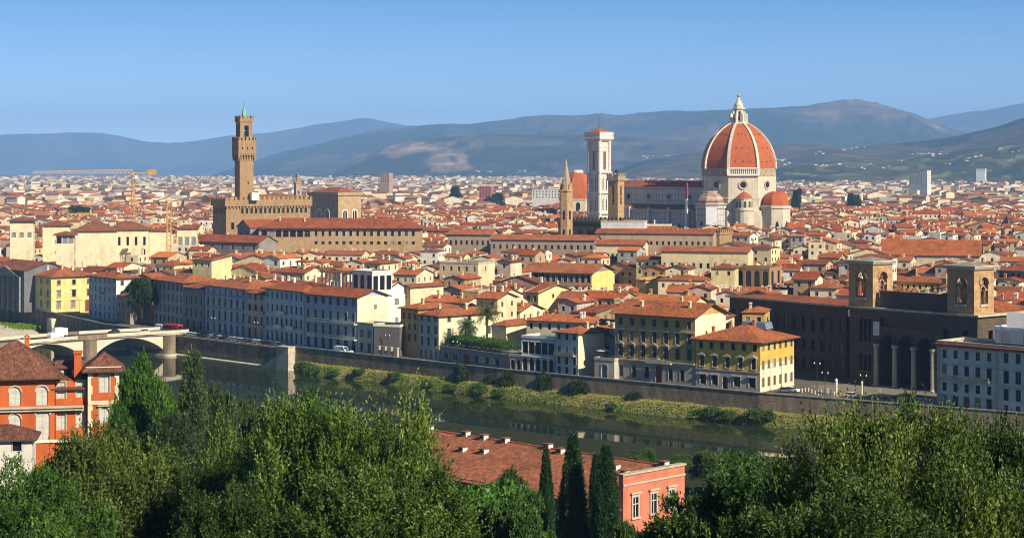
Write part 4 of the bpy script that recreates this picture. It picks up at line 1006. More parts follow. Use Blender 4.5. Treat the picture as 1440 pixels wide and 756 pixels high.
# blue-grey hotel
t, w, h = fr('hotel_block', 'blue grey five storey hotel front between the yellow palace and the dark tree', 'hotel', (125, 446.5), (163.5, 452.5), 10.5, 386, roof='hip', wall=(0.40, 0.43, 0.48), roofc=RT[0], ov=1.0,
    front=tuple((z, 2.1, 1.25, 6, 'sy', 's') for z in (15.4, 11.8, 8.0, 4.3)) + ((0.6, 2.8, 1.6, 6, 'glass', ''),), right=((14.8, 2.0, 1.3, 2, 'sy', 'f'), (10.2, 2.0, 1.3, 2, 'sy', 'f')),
    wmats=['plaster', plaster_band(WHITE)], bands={'right': [(99, 1)]}, band_cols=[WHITE], chim=((2, 6), (7, 5)), chimc=CREAM)  # right wall painted white for sunlight, front blue grey for shade
mb = MB()
for q in range(5): mb.box(-2.6 + q * 1.1, -0.22, 10.75, -1.85 + q * 1.1, -0.05, 11.35)
mb.build('sign', 'iron', t)
# low brown house before the trees
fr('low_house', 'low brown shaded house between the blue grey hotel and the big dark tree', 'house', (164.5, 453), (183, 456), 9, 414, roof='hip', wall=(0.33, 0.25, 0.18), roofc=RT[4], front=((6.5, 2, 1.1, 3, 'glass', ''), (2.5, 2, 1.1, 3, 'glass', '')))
# dark grey palace
t, w, h = fr('grey_palace', 'dark grey four storey palace right of the big tree with seven window bays', 'palace', (217, 456), (258, 463), 16, 391, roof='hip', wall=(0.42, 0.375, 0.32), roofc=RT[3], ov=1.3,
    front=((14.6, 2.4, 1.3, 7, 'dark', ''), (10.2, 2.8, 1.3, 7, 'glass', 'f'), (5.9, 2.8, 1.3, 7, 'glass', 'fs'), (1.2, 3.2, 1.5, 7, 'dark', 'f')), right=((14.5, 2.2, 1.2, 2, 'glass', ''),), chim=((-5, 5),))
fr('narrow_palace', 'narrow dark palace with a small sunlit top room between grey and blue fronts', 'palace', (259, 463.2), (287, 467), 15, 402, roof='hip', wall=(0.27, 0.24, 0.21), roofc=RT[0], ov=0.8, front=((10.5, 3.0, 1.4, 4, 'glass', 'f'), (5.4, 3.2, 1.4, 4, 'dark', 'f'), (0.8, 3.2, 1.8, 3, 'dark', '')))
# blue palace
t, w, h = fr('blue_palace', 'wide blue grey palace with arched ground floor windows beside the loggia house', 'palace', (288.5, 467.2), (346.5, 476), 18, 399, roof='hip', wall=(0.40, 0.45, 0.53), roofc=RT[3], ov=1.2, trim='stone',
    front=((15.4, 1.8, 1.2, 7, 'glass', ''), (10.6, 3.2, 1.5, 7, 'sg', 'fl'), (5.6, 3.6, 1.6, 7, 'glass', 'afr'), (0.7, 3.9, 2.0, 7, 'dark', 'ar')), chim=((-6, 7), (4, 11), (8, 6)), chimc=CREAM)
for z in (5.1, 10.0, 14.9): mb = MB(); mb.box(-w / 2, -0.3, z, w / 2, -0.02, z + 0.28); mb.build('string_course', 'sandstone', t)
# loggia house
t, w, h = fr('loggia_house', 'narrow grey house with stacked arched loggias between two blue palaces', 'house', (347, 476), (372.5, 480), 13, 409.5, roof='hip', wall=(0.50, 0.41, 0.29), roofc=RT[1], ov=1.0,
    front=((14.8, 2.5, 1.9, 3, 'dark', ''), (10.2, 3.0, 2.1, 3, 'dark', 'a'), (5.2, 3.6, 2.3, 3, 'dark', 'a'), (0.3, 4.0, 1.9, 3, 'dark', 'f')))
for z in (9.6, 4.6): mb = MB(); mb.box(-w / 2 + 0.1, -0.9, z, w / 2 - 0.1, -0.02, z + 0.35); mb.box(-w / 2 + 0.1, -0.9, z + 0.35, w / 2 - 0.1, -0.78, z + 1.2); mb.build('balcony', 'stone', t)
# second blue palace
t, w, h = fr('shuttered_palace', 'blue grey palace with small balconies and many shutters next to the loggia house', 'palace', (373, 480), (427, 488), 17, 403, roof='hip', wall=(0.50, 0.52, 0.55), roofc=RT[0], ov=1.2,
    front=((16.0, 2.4, 1.2, 8, 'glass', ''), (11.2, 2.8, 1.3, 8, ('dark', 'sg', 'glass'), 's'), (6.2, 3.1, 1.4, 8, ('sg', 'dark'), 'f'), (0.8, 3.8, 1.6, 8, 'dark', '')), chim=((-3, 6), (5, 10)), chimc=WHITE)
for x, z in ((-3, 6.0), (5, 6.0), (-1, 11.0)): mb = MB(); mb.box(x - 2.6, -1.1, z - 0.3, x + 2.6, -0.02, z - 0.05); mb.box(x - 2.6, -1.1, z - 0.05, x + 2.6, -1.02, z + 0.85); mb.build('balcony', 'white', t)
# balconied palace with the roof pergola
t, w, h = fr('balconied_palace', 'deep blue grey palace with long white balconies and a pillared roof terrace', 'palace', (428.5, 488), (502.5, 496.5), 13.5, 411, roof='gx', rise=2.2, wall=(0.37, 0.42, 0.50), roofc=RT[1], ov=1.1, wmats=['plaster', plaster_band((0.70, 0.61, 0.42))], bands={'right': [(99, 1)]}, band_cols=[(0.7, 0.61, 0.42)],  # cream right wall: sunlight painted into the colour, front keeps the shade tone
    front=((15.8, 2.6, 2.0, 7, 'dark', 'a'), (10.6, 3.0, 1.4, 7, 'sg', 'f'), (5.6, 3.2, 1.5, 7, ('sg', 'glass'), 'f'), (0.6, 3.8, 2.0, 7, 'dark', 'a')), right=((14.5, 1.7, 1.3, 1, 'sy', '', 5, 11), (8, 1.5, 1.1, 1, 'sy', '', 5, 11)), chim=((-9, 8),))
for x0, x1, z in ((-w / 2 + 3, w / 2, 9.6), (-w / 2 + 3, -w / 2 + 7, 4.3), (-2, w / 2, 4.3)):
    mb = MB(); mb.box(x0, -1.4, z, x1, -0.02, z + 0.3); mb.box(x0, -1.4, z + 0.3, x1, -1.3, z + 0.45); mb.box(x0, -1.4, z + 1.05, x1, -1.3, z + 1.2); n = int((x1 - x0) / 0.8)
    for q in range(n + 1): xx = x0 + 0.06 + (x1 - x0 - 0.12) * q / n; mb.box(xx - 0.06, -1.38, z + 0.45, xx + 0.06, -1.32, z + 1.05)
    mb.build('balcony', 'white', t)
ptr = Vector((ray(486, 632), 632, 0)); p_ang = t.rotation_euler.z
pg = thing('roof_pergola', 'white pillared roof terrace pergola with dark beams above the long balconies', 'pergola', (ptr.x, ptr.y, 0), p_ang)
zb, zt = 18.0, 27.0
for q in range(6):
    for y in (-3, 3): MB().box(-0.22, -0.22, zb, 0.22, 0.22, zt - 0.8).build('pillar', 'white', pg, loc=(-9.5 + q * 2.1, y, 0))
mb = MB()
for q in range(9): mb.box(-10 + q * 1.35 - 0.12, -4.4, zt - 0.7, -10 + q * 1.35 + 0.12, 4.4, zt - 0.35)
mb.box(-10.2, -3.2, zt - 1.0, 1.2, -2.8, zt - 0.7); mb.box(-10.2, 2.8, zt - 1.0, 1.2, 3.2, zt - 0.7); mb.build('beams', 'darkwood', pg)
reg(house('roof_room', 'flat white roof room with three dark openings beside the dark beamed pergola', 'roof room', Vector((ray(500, 630), 630, 0)) + Vector((2.5, -2, 0)), p_ang, 11, 9, zt - 0.5, roof='flat', wall=WHITE, front=((zb + 2.5, 5.2, 2.4, 3, 'dark', ''),), right=((zb + 2.5, 5.0, 2.2, 3, 'dark', ''),), trim='white'), 11, 9)
# low annex, white house, shaded court
fr('annex', 'two storey pale annex with paired windows at the foot of the cream gable', 'house', (503.5, 496.5), (524.5, 499), 7, 455.5, roof='flat', wall=(0.55, 0.50, 0.41), front=((5.6, 2.6, 1.6, 2, 'sy', 'f'), (0.6, 3.2, 1.6, 2, 'dark', 'f')), trim='stone')
md('white_house', 'tall plain white house between the cream gable and the ochre house', 'house', 536, 541, 640, 404.5, 13, wall=WHITE, roof='gx', roofc=RT[1], right=((14.0, 2.4, 2.2, 1, 'sy', '', 3, 9), (7.0, 2.6, 1.6, 1, 'sy', '', 3, 9)))
md('brown_house', 'brown fronted house with a cream gable behind the ochre house', 'house', 563, 577, 648, 402, 17, wall=(0.42, 0.30, 0.19), roof='gy', roofc=RT[2], wmats=['plaster', plaster_band(CREAM)], bands={'right': [(99, 1)]}, band_cols=[CREAM], front=((16, 2.2, 1.3, 1, 'glass', ''),), right=((14.5, 1.8, 1.5, 1, 'sy', ''),))
fr('court_wall', 'dark shaded garden court wall with a white coping left of the ochre house', 'wall', (526, 500), (562, 501.5), 9, 458.5, roof='flat', wall=(0.13, 0.12, 0.11), trim='white')  # courtyard shade is put into the near-black wall colour
for q in range(4):
    p = ground(533 + q * 8.5, 502.5 + q * 0.9); mb = MB(); mb.box(-0.4, -0.4, 0, 0.4, 0.4, 3.6); mb.box(-0.55, -0.55, 3.6, 0.55, 0.55, 3.9); o = mb.build('gate_post', 'stone', loc=p, rz=R(-40))
    tag(o, 'square stone gate post before the dark court wall', 'gate post', 'gate posts before the dark court wall')
# ochre and grey house
t, w, h = fr('ochre_house', 'ochre house with arched door left of the hedge garden', 'house', (563.5, 499.5), (588, 502.5), 17, 431, roof='hip', wall=(0.52, 0.34, 0.13), roofc=RT[3], ov=0.9, front=((12.5, 2, 1.2, 3, ('sb', 'dark', 'dark'), ''), (9.0, 2.2, 1.2, 3, ('sb', 'dark', 'sb'), ''), (5.2, 2.5, 1.3, 3, (None, 'sb', 'sb'), ''), (0.6, 3.4, 2.6, 1, 'dark', 'a', 7, 13)), chim=((1, 5),), chimc=CREAM)
t, w, h = fr('cream_house', 'grey fronted cream house with green shutters and a long sunlit side beside the palms', 'house', (588.5, 502.5), (617, 506.5), 25, 440, roof='hip', wall=(0.50, 0.47, 0.38), roofc=RT[3], ov=0.9, wmats=['plaster', plaster_band((0.70, 0.63, 0.43))], bands={'right': [(99, 1)]}, band_cols=[(0.70, 0.63, 0.43)],  # right wall is a paler cream, sunlight painted in; front toned for shade
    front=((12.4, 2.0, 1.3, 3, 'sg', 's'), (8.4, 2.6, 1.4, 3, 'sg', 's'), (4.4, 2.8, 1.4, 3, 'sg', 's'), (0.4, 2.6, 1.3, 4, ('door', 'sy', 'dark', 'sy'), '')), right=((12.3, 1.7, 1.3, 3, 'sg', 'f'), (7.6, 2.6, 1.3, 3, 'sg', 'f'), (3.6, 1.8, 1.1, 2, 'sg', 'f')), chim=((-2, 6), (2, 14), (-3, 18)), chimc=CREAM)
# garden terrace
p0, p1 = ground(620, 507), ground(716, 521); mid, ang, W_ = place_front(tuple(p0), tuple(p1))
t = thing('garden_wall', 'long grey garden wall with round niches below the clipped hedge', 'garden wall', mid, ang); FRONT.append((mid.x, mid.y, math.cos(ang), math.sin(ang), W_, 15))
mb = MB(); ops = [(a - 0.9, a + 0.9, 1.0, 2.8) for a in (3, 8)] + [(12.5, 15.5, 0.1, 3.4)] + [(a - 0.9, a + 0.9, 1.2, 3.2) for a in (19.5, 25.5, 30.5)]
wall_side(mb, (-W_ / 2, 0), (1, 0), W_, 0, 4.6, ops); mb.box(-W_ / 2, 0.35, 4.2, W_ / 2, 15, 4.5); mb.box(-W_ / 2 - 0.1, -0.15, 4.602, W_ / 2 + 0.1, 0.34, 4.95); mb.box(W_ / 2 - 0.4, 0.4, 0, W_ / 2, 15, 4.1)
mb.build('wall', 'sandstone', t)
for a0, a1, b0, b1 in ops: add_window(t, -W_ / 2 + (a0 + a1) / 2, 0, b0, 0, a1 - a0, b1 - b0, 'door' if a1 - a0 > 2 else 'dark', '')
for a in (22.5, 28.0): mb = MB(); mb.slab([(-1.7, 1.3), (1.7, 1.3)] + arc(0, 1.9, 1.7, 0, 180, 10, 0.9), -0.18, -0.02); mb.build('niche', 'stone', t, loc=(-W_ / 2 + a, 0, 0))
GARDEN = (mid, ang, W_)
md('villa', 'long cream garden house with a grey columned front behind the taller palm', 'house', 692, 712, 603, 456, 29, ang=-42, wall=(0.36, 0.35, 0.33), roof='hip', rise=1.6, ov=0.3, roofc=RT[2], wmats=['plaster', plaster_band((0.72, 0.64, 0.42))], bands={'right': [(99, 1)]}, band_cols=[(0.7, 0.62, 0.42)], front=((1.0, 5.0, 2.2, 1, 'sy', 'afr'),), chim=((1, 12), (0, 20), (2, 25)), chimc=CREAM)  # long right wall cream as if lit, front grey as if shaded: painted tones
# small arcaded building
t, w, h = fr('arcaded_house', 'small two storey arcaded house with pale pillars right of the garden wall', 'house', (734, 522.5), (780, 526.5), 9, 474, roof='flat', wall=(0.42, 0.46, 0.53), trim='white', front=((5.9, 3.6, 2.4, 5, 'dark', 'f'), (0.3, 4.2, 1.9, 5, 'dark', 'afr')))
mb = MB(); mb.box(-w / 2 - 0.1, -0.5, 4.9, w / 2 + 0.1, -0.02, 5.3); mb.build('string_course', 'white', t)
fr('low_shop', 'low stone fronted house with round windows between garden wall and arcaded house', 'house', (717, 521), (733.5, 522.5), 9, 500, roof='flat', wall=(0.46, 0.41, 0.34), trim='stone', front=((0.4, 3.2, 1.6, 2, 'dark', 'ar'),))
# grey tile-roofed house
t, w, h = fr('tiled_house', 'narrow grey house with sunlit gable end right of the arcaded house', 'house', (781, 527), (813, 530.5), 12, 465, roof='hip', wall=(0.43, 0.46, 0.50), roofc=RT[3], ov=0.8, wmats=['plaster', plaster_band((0.70, 0.62, 0.44))], bands={'right': [(99, 1)]}, band_cols=[(0.7, 0.62, 0.44)], front=((11.0, 1.7, 1.2, 3, 'dark', ''), (6.8, 2.2, 1.2, 3, ('dark', 'sy', 'dark'), 's'), (3.6, 2.2, 1.3, 3, 'dark', 'f'), (0.4, 2.4, 1.3, 3, 'dark', '')), chim=((2, 7),), chimc=CREAM)  # sunlight on the end wall is put into its cream colour
mb = MB(); mb.box(-w / 2 + 0.2, -1.1, 6.2, w / 2 - 1, -0.02, 6.5); mb.box(-w / 2 + 0.2, -1.1, 6.5, w / 2 - 1, -1.0, 7.4); mb.build('balcony', 'stone', t)
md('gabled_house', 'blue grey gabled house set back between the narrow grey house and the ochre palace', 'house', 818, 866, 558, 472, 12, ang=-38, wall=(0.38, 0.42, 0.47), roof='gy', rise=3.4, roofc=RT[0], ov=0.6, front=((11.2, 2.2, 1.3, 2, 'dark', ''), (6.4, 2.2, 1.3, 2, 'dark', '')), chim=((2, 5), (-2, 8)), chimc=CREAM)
t, w, h = fr('entrance_lodge', 'low stone lodge with an arched door and roof terrace beside the ochre palace', 'lodge', (836, 533), (864, 535.5), 6, 505, roof='flat', wall=(0.50, 0.45, 0.38), trim='stone', front=((0.2, 4.4, 2.2, 1, 'sy', 'afr'),))
# ochre palace with hooded windows
t, w, h = fr('ochre_palace', 'large ochre palace with a row of hooded windows over a grey stone base', 'palace', (865, 534), (977.5, 543.8), 17, 437.5, roof='gx', rise=3.2, wall=(0.50, 0.325, 0.105), roofc=(0.37, 0.115, 0.040), ov=1.3, trim='sandstone',
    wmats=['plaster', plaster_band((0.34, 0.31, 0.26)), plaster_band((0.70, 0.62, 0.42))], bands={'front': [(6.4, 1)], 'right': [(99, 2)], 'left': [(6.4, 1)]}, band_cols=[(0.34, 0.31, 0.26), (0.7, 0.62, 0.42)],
    front=((16.6, 2.0, 1.3, 7, 'sb', 'f'), (12.0, 3.0, 1.4, 7, 'sg', 'fl'), (7.4, 3.3, 1.5, 7, 'glass', 'fsh'), (1.4, 3.2, 1.5, 3, 'dark', 'f', 0, 13.5), (1.4, 3.2, 1.5, 3, 'dark', 'f', w - 13 if False else 17.5, 29.5), (0.2, 5.2, 2.4, 1, 'door', 'f', 13.6, 17.4)), chim=((-7, 4), (3, 10), (9, 5)), chimc=CREAM)
mb = MB(); mb.box(-w / 2, -0.5, 6.3, w / 2, -0.02, 6.7); mb.box(-w / 2, -0.25, 15.4, w / 2, -0.02, 15.65); mb.build('string_course', 'stone', t)
mb = MB(); mb.box(-2.2, -1.6, 6.0, 6.5, -0.55, 6.3); mb.box(-2.2, -1.6, 6.3, 6.5, -1.5, 7.2); mb.build('balcony', 'stone', t)
# yellow corner house
t, w, h = fr('yellow_palace', 'yellow hipped palace with cream lower side facing the square before the library', 'palace', (978.3, 544), (1069, 551.5), 20.5, 473, roof='hip', rise=3.4, wall=(0.60, 0.40, 0.085), roofc=(0.36, 0.112, 0.042), ov=1.5, trim='stone',
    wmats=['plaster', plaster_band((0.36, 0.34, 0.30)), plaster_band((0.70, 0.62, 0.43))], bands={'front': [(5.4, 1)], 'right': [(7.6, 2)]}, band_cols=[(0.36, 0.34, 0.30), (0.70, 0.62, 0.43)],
    front=((11.3, 2.0, 1.3, 6, ('dark', 'dark', 'sb', 'dark', 'dark', 'dark'), ''), (6.3, 2.9, 1.4, 5, 'glass', 'fsh'), (1.2, 2.6, 2.0, 2, 'dark', 'fl', 0.5, 8.2), (0.2, 3.6, 1.7, 1, 'dark', 'a', 8.2, 11), (1.2, 2.6, 2.2, 2, 'dark', 'fl', 11, 20.8)),
    right=((11.4, 2.2, 1.3, 6, 'dark', 'f'), (6.3, 2.4, 1.3, 6, 'sb', 'f'), (1.3, 2.6, 1.3, 6, 'sb', 'f')), chim=((-4, 9), (-8, 6), (2, 12)), chimc=(0.5, 0.22, 0.12))
mb = MB(); mb.box(-w / 2, -0.2, 5.35, w / 2, -0.02, 5.6); mb.build('string_course', 'stone', t)
mb = MB()
for q in range(2): mb.slab([(-2.6 + q * 4.4, h + 2.0), (1.4 + q * 4.4, h + 2.0), (0.9 + q * 4.4, h + 3.9), (-2.1 + q * 4.4, h + 3.9)], 12.2, 16.5)
mb.build('skylight', 'glassroof', t)
t.scale = (1, 1, 1)
# white house at the edge
a = Vector((ray(1318, 474), 474, 0)); b = a + Vector((0.70, -0.714, 0)) * 40; mid, ang, w = place_front(tuple(a), tuple(b))
t = reg(house('white_palace', 'four storey white apartment house with dark shutters beside the library', 'apartment house', mid, ang, w, 13, 16.9, roof='flat', wall=(0.60, 0.60, 0.58), trim='stone',
    front=((13.2, 2.2, 1.3, 5, 'sb', '', 0.5, 17), (13.2, 2.6, 1.4, 6, 'sb', '', 18.5, 39), (8.4, 3.0, 1.5, 5, ('sy', 'sb', 'dark', 'sb', 'dark'), 'l', 0.5, 17), (8.0, 3.2, 1.6, 6, 'dark', 'l', 18.5, 39), (4.6, 2.2, 1.3, 5, 'dark', '', 0.5, 17), (3.6, 3.0, 1.5, 6, 'dark', 'l', 18.5, 39), (0.3, 3.2, 1.6, 5, ('sy', 'dark', 'door', 'sy', 'dark'), 'f', 0.5, 17), (0.3, 2.2, 1.3, 6, 'sb', '', 18.5, 39))), w, 13)
mb = MB(); mb.box(-w / 2 - 0.7, -0.9, 16.2, w / 2 + 0.7, -0.02, 16.9); mb.build('eaves', 'roof', t, RT[1])
for x in (-w / 2 + 0.4, -w / 2 + 17.6): mb = MB(); mb.box(x - 0.45, -0.2, 0, x + 0.45, -0.02, 16.1); mb.build('pilaster', 'stone', t)
mb = MB(); mb.box(-w / 2 + 0.9, -1.3, 7.8, -w / 2 + 16, -0.02, 8.1); mb.box(-w / 2 + 0.9, -1.3, 8.1, -w / 2 + 16, -1.2, 9.0); mb.build('balcony', 'stone', t)
p = Vector((ray(1384, 470), 470, 0)) + Vector((3, 3, 0))
t2 = reg(house('roof_storey', 'set back white top storey with red eaves on the white apartment house', 'roof storey', p + Vector((10, -8, 0)), ang, 26, 8, 20.6, roof='flat', wall=(0.58, 0.60, 0.62), z0=16.95, front=((17.3, 2.4, 3.0, 4, 'sw', ''),), trim='roof'), 26, 8)
mb = MB(); mb.box(-3.5, -0.2, 20.9, 3.5, 0.2, 25.0); o = mb.build('roof_screen', 'sheet', loc=(p.x + 7, p.y - 1, 0), rz=ang + 0.3); tag(o, 'bright white screen standing among plants on the white apartment house', 'screen')

# the library: block with shade painted into its stone, portico and two towers, plus its long wing
LA = R(-50.5); P0 = Vector((99.4, 529.5, 0))
t = thing('library', 'massive dark stone library with arched portico and two open golden towers', 'library', P0, LA); FRONT.append((P0.x + 15.5, P0.y - 17, math.cos(LA), math.sin(LA), 50, 40))
W_, D_, H_ = 45.0, 32.0, 22.0
mb = MB(); cs = (13.8, 20.5, 27.2); pw = 5.4
ops = [(c - pw / 2, c + pw / 2, 0.4, 15.0) for c in cs] + [(c - 0.55, c + 0.55, 12.5, 19) for c in (4.2, 5.8, 7.4)] + [(c - 0.6, c + 0.6, 4.0, 8.5) for c in (4.2, 5.8, 7.4)] + [(c - 1.0, c + 1.0, 11, 18) for c in (34.5, 41)] + [(c - 0.9, c + 0.9, 3, 8) for c in (34.5, 41)] + [(11.2, 29.8, 17.2, 20.0)]
wall_side(mb, (0, 0), (1, 0), W_, 0, H_, ops, depth=5.4); wall_side(mb, (W_, 0), (0, 1), D_, 0, H_, [(c - 1, c + 1, 10, 18) for c in (6, 14)], depth=0.6); wall_side(mb, (W_, D_), (-1, 0), W_, 0, H_, ()); wall_side(mb, (0, D_), (0, -1), D_, 0, H_, ())
mb.box(0.3, 5.5, 0, W_ - 0.7, 5.8, H_ - 0.5); mb.build('wall', 'dark_shade_pietra', t)
for c in cs:
    m2 = MB(); r = pw / 2; A = arc(0, 15.0 - r, r, 0, 90, 10)
    for q in (-1, 1): Pq = [(q * x, z) for x, z in A] + [(q * r, 15.0)]; m2.slab(Pq if q > 0 else Pq[::-1], 0.05, 2.3)
    m2.slab(arc(0, 15 - r, r, 0, 180, 14) + arc(0, 15 - r, r + 0.6, 180, 0, 14), -0.35, -0.01); m2.build('portico_arch', 'dark_shade_pietra', t, loc=(c, 0, 0))
    m2 = MB(); m2.box(-1.4, 5.2, 0.4, 1.4, 5.4, 6.5); m2.build('door', 'iron', t, loc=(c, 0, 0))
for c in (10.45, 17.15, 23.85, 30.55): m2 = MB(); m2.lathe([(1.0, 0.3), (0.75, 0.9), (0.65, 11.0), (0.95, 11.6), (1.05, 12.2)], 12); m2.build('column', 'stone', t, loc=(c, -0.75, 0))  # paler stone puts sunlight on the columns into their colour
mb = MB(); mb.box(9.6, -1.7, 0.0, 31.4, -0.02, 0.3); mb.box(9.2, -2.4, 0, 31.8, -1.72, 0.15); mb.build('steps', 'sandstone', t)
for a0, a1, b0, b1 in ops[3:]:
    m2 = MB(); m2.box(-(a1 - a0) / 2, 0, 0, (a1 - a0) / 2, 0.1, b1 - b0); m2.build('window', 'glass', t, loc=((a0 + a1) / 2, 0.8, b0))
mb = MB(); mb.box(-1.0, -1.1, H_, W_ + 1.0, D_, H_ + 0.55); mb.build('cornice', 'stone', t)
mb = MB(); mb.box(10.0, 1.5, H_ + 0.56, 34.5, 3.0, 27.0); mb.box(9.8, 1.2, 27.0, 34.7, 3.3, 27.4); mb.build('attic', 'dark_shade_pietra', t)
roof_mesh(W_ - 2, D_ - 12, H_ + 0.5, 'hip', 3.0, 0.2).build('roof', ['roof', 'darkwood'], t, RT[1], loc=(W_ / 2, 11, 0))
for c in (4.35, 39.6):
    tw = MB(); s = 4.5; zb_, zt_ = H_ + 0.56, 35.0
    for (p0, dv) in (((-s, 0), (1, 0)), ((s, 0), (0, 1)), ((s, 2 * s), (-1, 0)), ((-s, 2 * s), (0, -1))): wall_side(tw, p0, dv, 2 * s, zb_, zt_, [(s - 1.9, s + 1.9, 25.3, 32.8)], depth=1.1)
    to = tw.build('tower', 'goldstone', t, loc=(c, -0.3, 0))
    for (x, y, rz_) in ((0, 0, 0), (s, s, math.pi / 2), (0, 2 * s, math.pi), (-s, s, -math.pi / 2)):
        m2 = MB(); r = 1.9; A = arc(0, 32.8 - r, r, 0, 90, 10)
        for q in (-1, 1): Pq = [(q * x_, z) for x_, z in A] + [(q * r, 32.8)]; m2.slab(Pq if q > 0 else Pq[::-1], 0.05, 1.0)
        m2.slab(arc(0, 30.9, r, 0, 180, 12) + arc(0, 30.9, r + 0.45, 180, 0, 12), -0.3, -0.01)
        for q in (-1, 1): m2.lathe([(0.22, 25.6), (0.17, 26.0), (0.16, 28.6), (0.28, 29.0)], 8, q * 1.0, 0.5); m2.box(q * 1.0 - (0.9 if q < 0 else 0.0), 0.25, 29.0, q * 1.0 + (0.0 if q < 0 else 0.9), 0.75, 29.5)
        m2.slab(arc(0, 29.4, 0.8, 0, 180, 10) + arc(0, 29.4, 1.15, 180, 0, 10), 0.25, 0.75); m2.build('belfry_arch', 'goldstone', to, loc=(x, y, 0), rz=rz_)
        m2 = MB(); m2.box(-1.95, -0.35, 24.6, 1.95, -0.01, 25.2); m2.build('balustrade', 'stone', to, loc=(x, y, 0), rz=rz_)
    MB().box(-s - 0.7, -0.7, zt_, s + 0.7, 2 * s + 0.7, zt_ + 0.5).box(-s - 1.1, -1.1, zt_ + 0.5, s + 1.1, 2 * s + 1.1, zt_ + 0.95).build('cornice', 'stone', to)
    MB().lathe([(1.414 * s, zt_ + 0.96), (0.3, zt_ + 1.9)], 4, 0, s, a0=R(45)).build('cap', 'sandstone', to)
mb = MB(); mb.box(9.0, -0.35, 14.5, 11.2, -0.15, 18.5); o = mb.build('banner', 'sheet', loc=P0, rz=LA); tag(o, 'pale square banner hung on the dark library front above the first arch', 'banner')
a = Vector((ray(1026, 584), 584, 0)); b = Vector((ray(1190, 540), 540, 0)); mid, ang, w = place_front(tuple(a), tuple(b))
t = reg(house('library_wing', 'long dark library wing in full shade behind the yellow palace', 'library wing', mid, ang, w, 20, 21.5, roof='hip', rise=0.9, wall=(0.2, 0.16, 0.12), roofc=RT[1], wmats=['dark_shade_pietra'], ov=0.9, front=((13, 4.5, 1.6, 13, 'dark', 'f'), (7, 3.4, 1.6, 13, 'dark', 'f'), (1.5, 3.2, 1.6, 13, 'dark', '')), trim='dark_shade_pietra'), w, 20)
mb = MB(); mb.box(-w / 2 - 0.9, -1.2, 21.2, w / 2 - 1.0, -0.96, 21.75); mb.build('gutter', 'stone', t)

# ------------------------------------------------------------------ marked buildings in the town behind
md('arcaded_block', 'long orange roofed block with a dark arcaded front and a plain yellow end wall', 'block', 734, 832, 812, 381, 27, ang=-24, wall=(0.30, 0.24, 0.19), roof='gx', rise=3.4, roofc=RT[3], ov=1.2, wmats=['plaster', plaster_band((0.74, 0.60, 0.20))], bands={'right': [(99, 1)]}, front=((12.0, 3.6, 1.8, 12, 'dark', 'f'), (7.5, 2.6, 1.6, 12, 'dark', '')))
md('yellow_gable_house', 'plain bright yellow wall of a house right of the long arcaded block', 'house', 898, 908, 742, 392, 17, ang=-42, wall=(0.74, 0.60, 0.22), roof='shed', rise=1.2, roofc=RT[0])
md('yellow_town_house', 'big pale yellow house with two small windows above the garden house', 'house', 738, 757, 690, 409, 21, ang=-42, wall=(0.72, 0.62, 0.33), roof='gx', rise=2.4, roofc=RT[1], right=((13, 1.6, 1.2, 2, 'dark', '', 5, 20),), front=((12, 2.2, 1.6, 2, 'dark', ''),), chim=((1, 14),))
md('orange_gable_house', 'small orange walled house with a low gable left of the dark grey palace', 'house', 187, 216, 748, 391, 12, ang=-20, wall=(0.62, 0.36, 0.10), roof='gy', rise=2.0, roofc=RT[0])
md('long_palace', 'very long tan stone palace with overhanging roof in front of the town hall', 'palace', 364, 590, 1000, 318.5, 20, ang=-2, wall=(0.42, 0.285, 0.155), roof='hip', rise=4.6, roofc=RT[5], ov=1.8, trim='stone', front=((25.2, 3.0, 1.6, 15, 'dark', 'f', 30, 88), (20.6, 1.7, 1.7, 15, 'dark', '', 30, 88), (24.6, 3.8, 3.2, 7, 'dark', '', 1, 29)), wmats=['plaster'], chim=((-20, 6), (-34, 7)), chimc=CREAM)
md('hip_hall', 'dark walled hall under a broad red roof left of the tan palace', 'hall', 262, 364, 1010, 338, 16, ang=-30, wall=(0.25, 0.22, 0.2), roof='gx', rise=3.5, roofc=RT[5], front=((18, 2.6, 1.4, 7, 'dark', ''),))
md('shaded_stair_house', 'dark gabled house squeezed between the town hall front and the tan palace', 'house', 334, 352, 1025, 318, 22, ang=-60, wall=(0.26, 0.24, 0.23), roof='gy', rise=4, roofc=RT[1], front=((24, 3, 1.5, 2, 'dark', ''),))
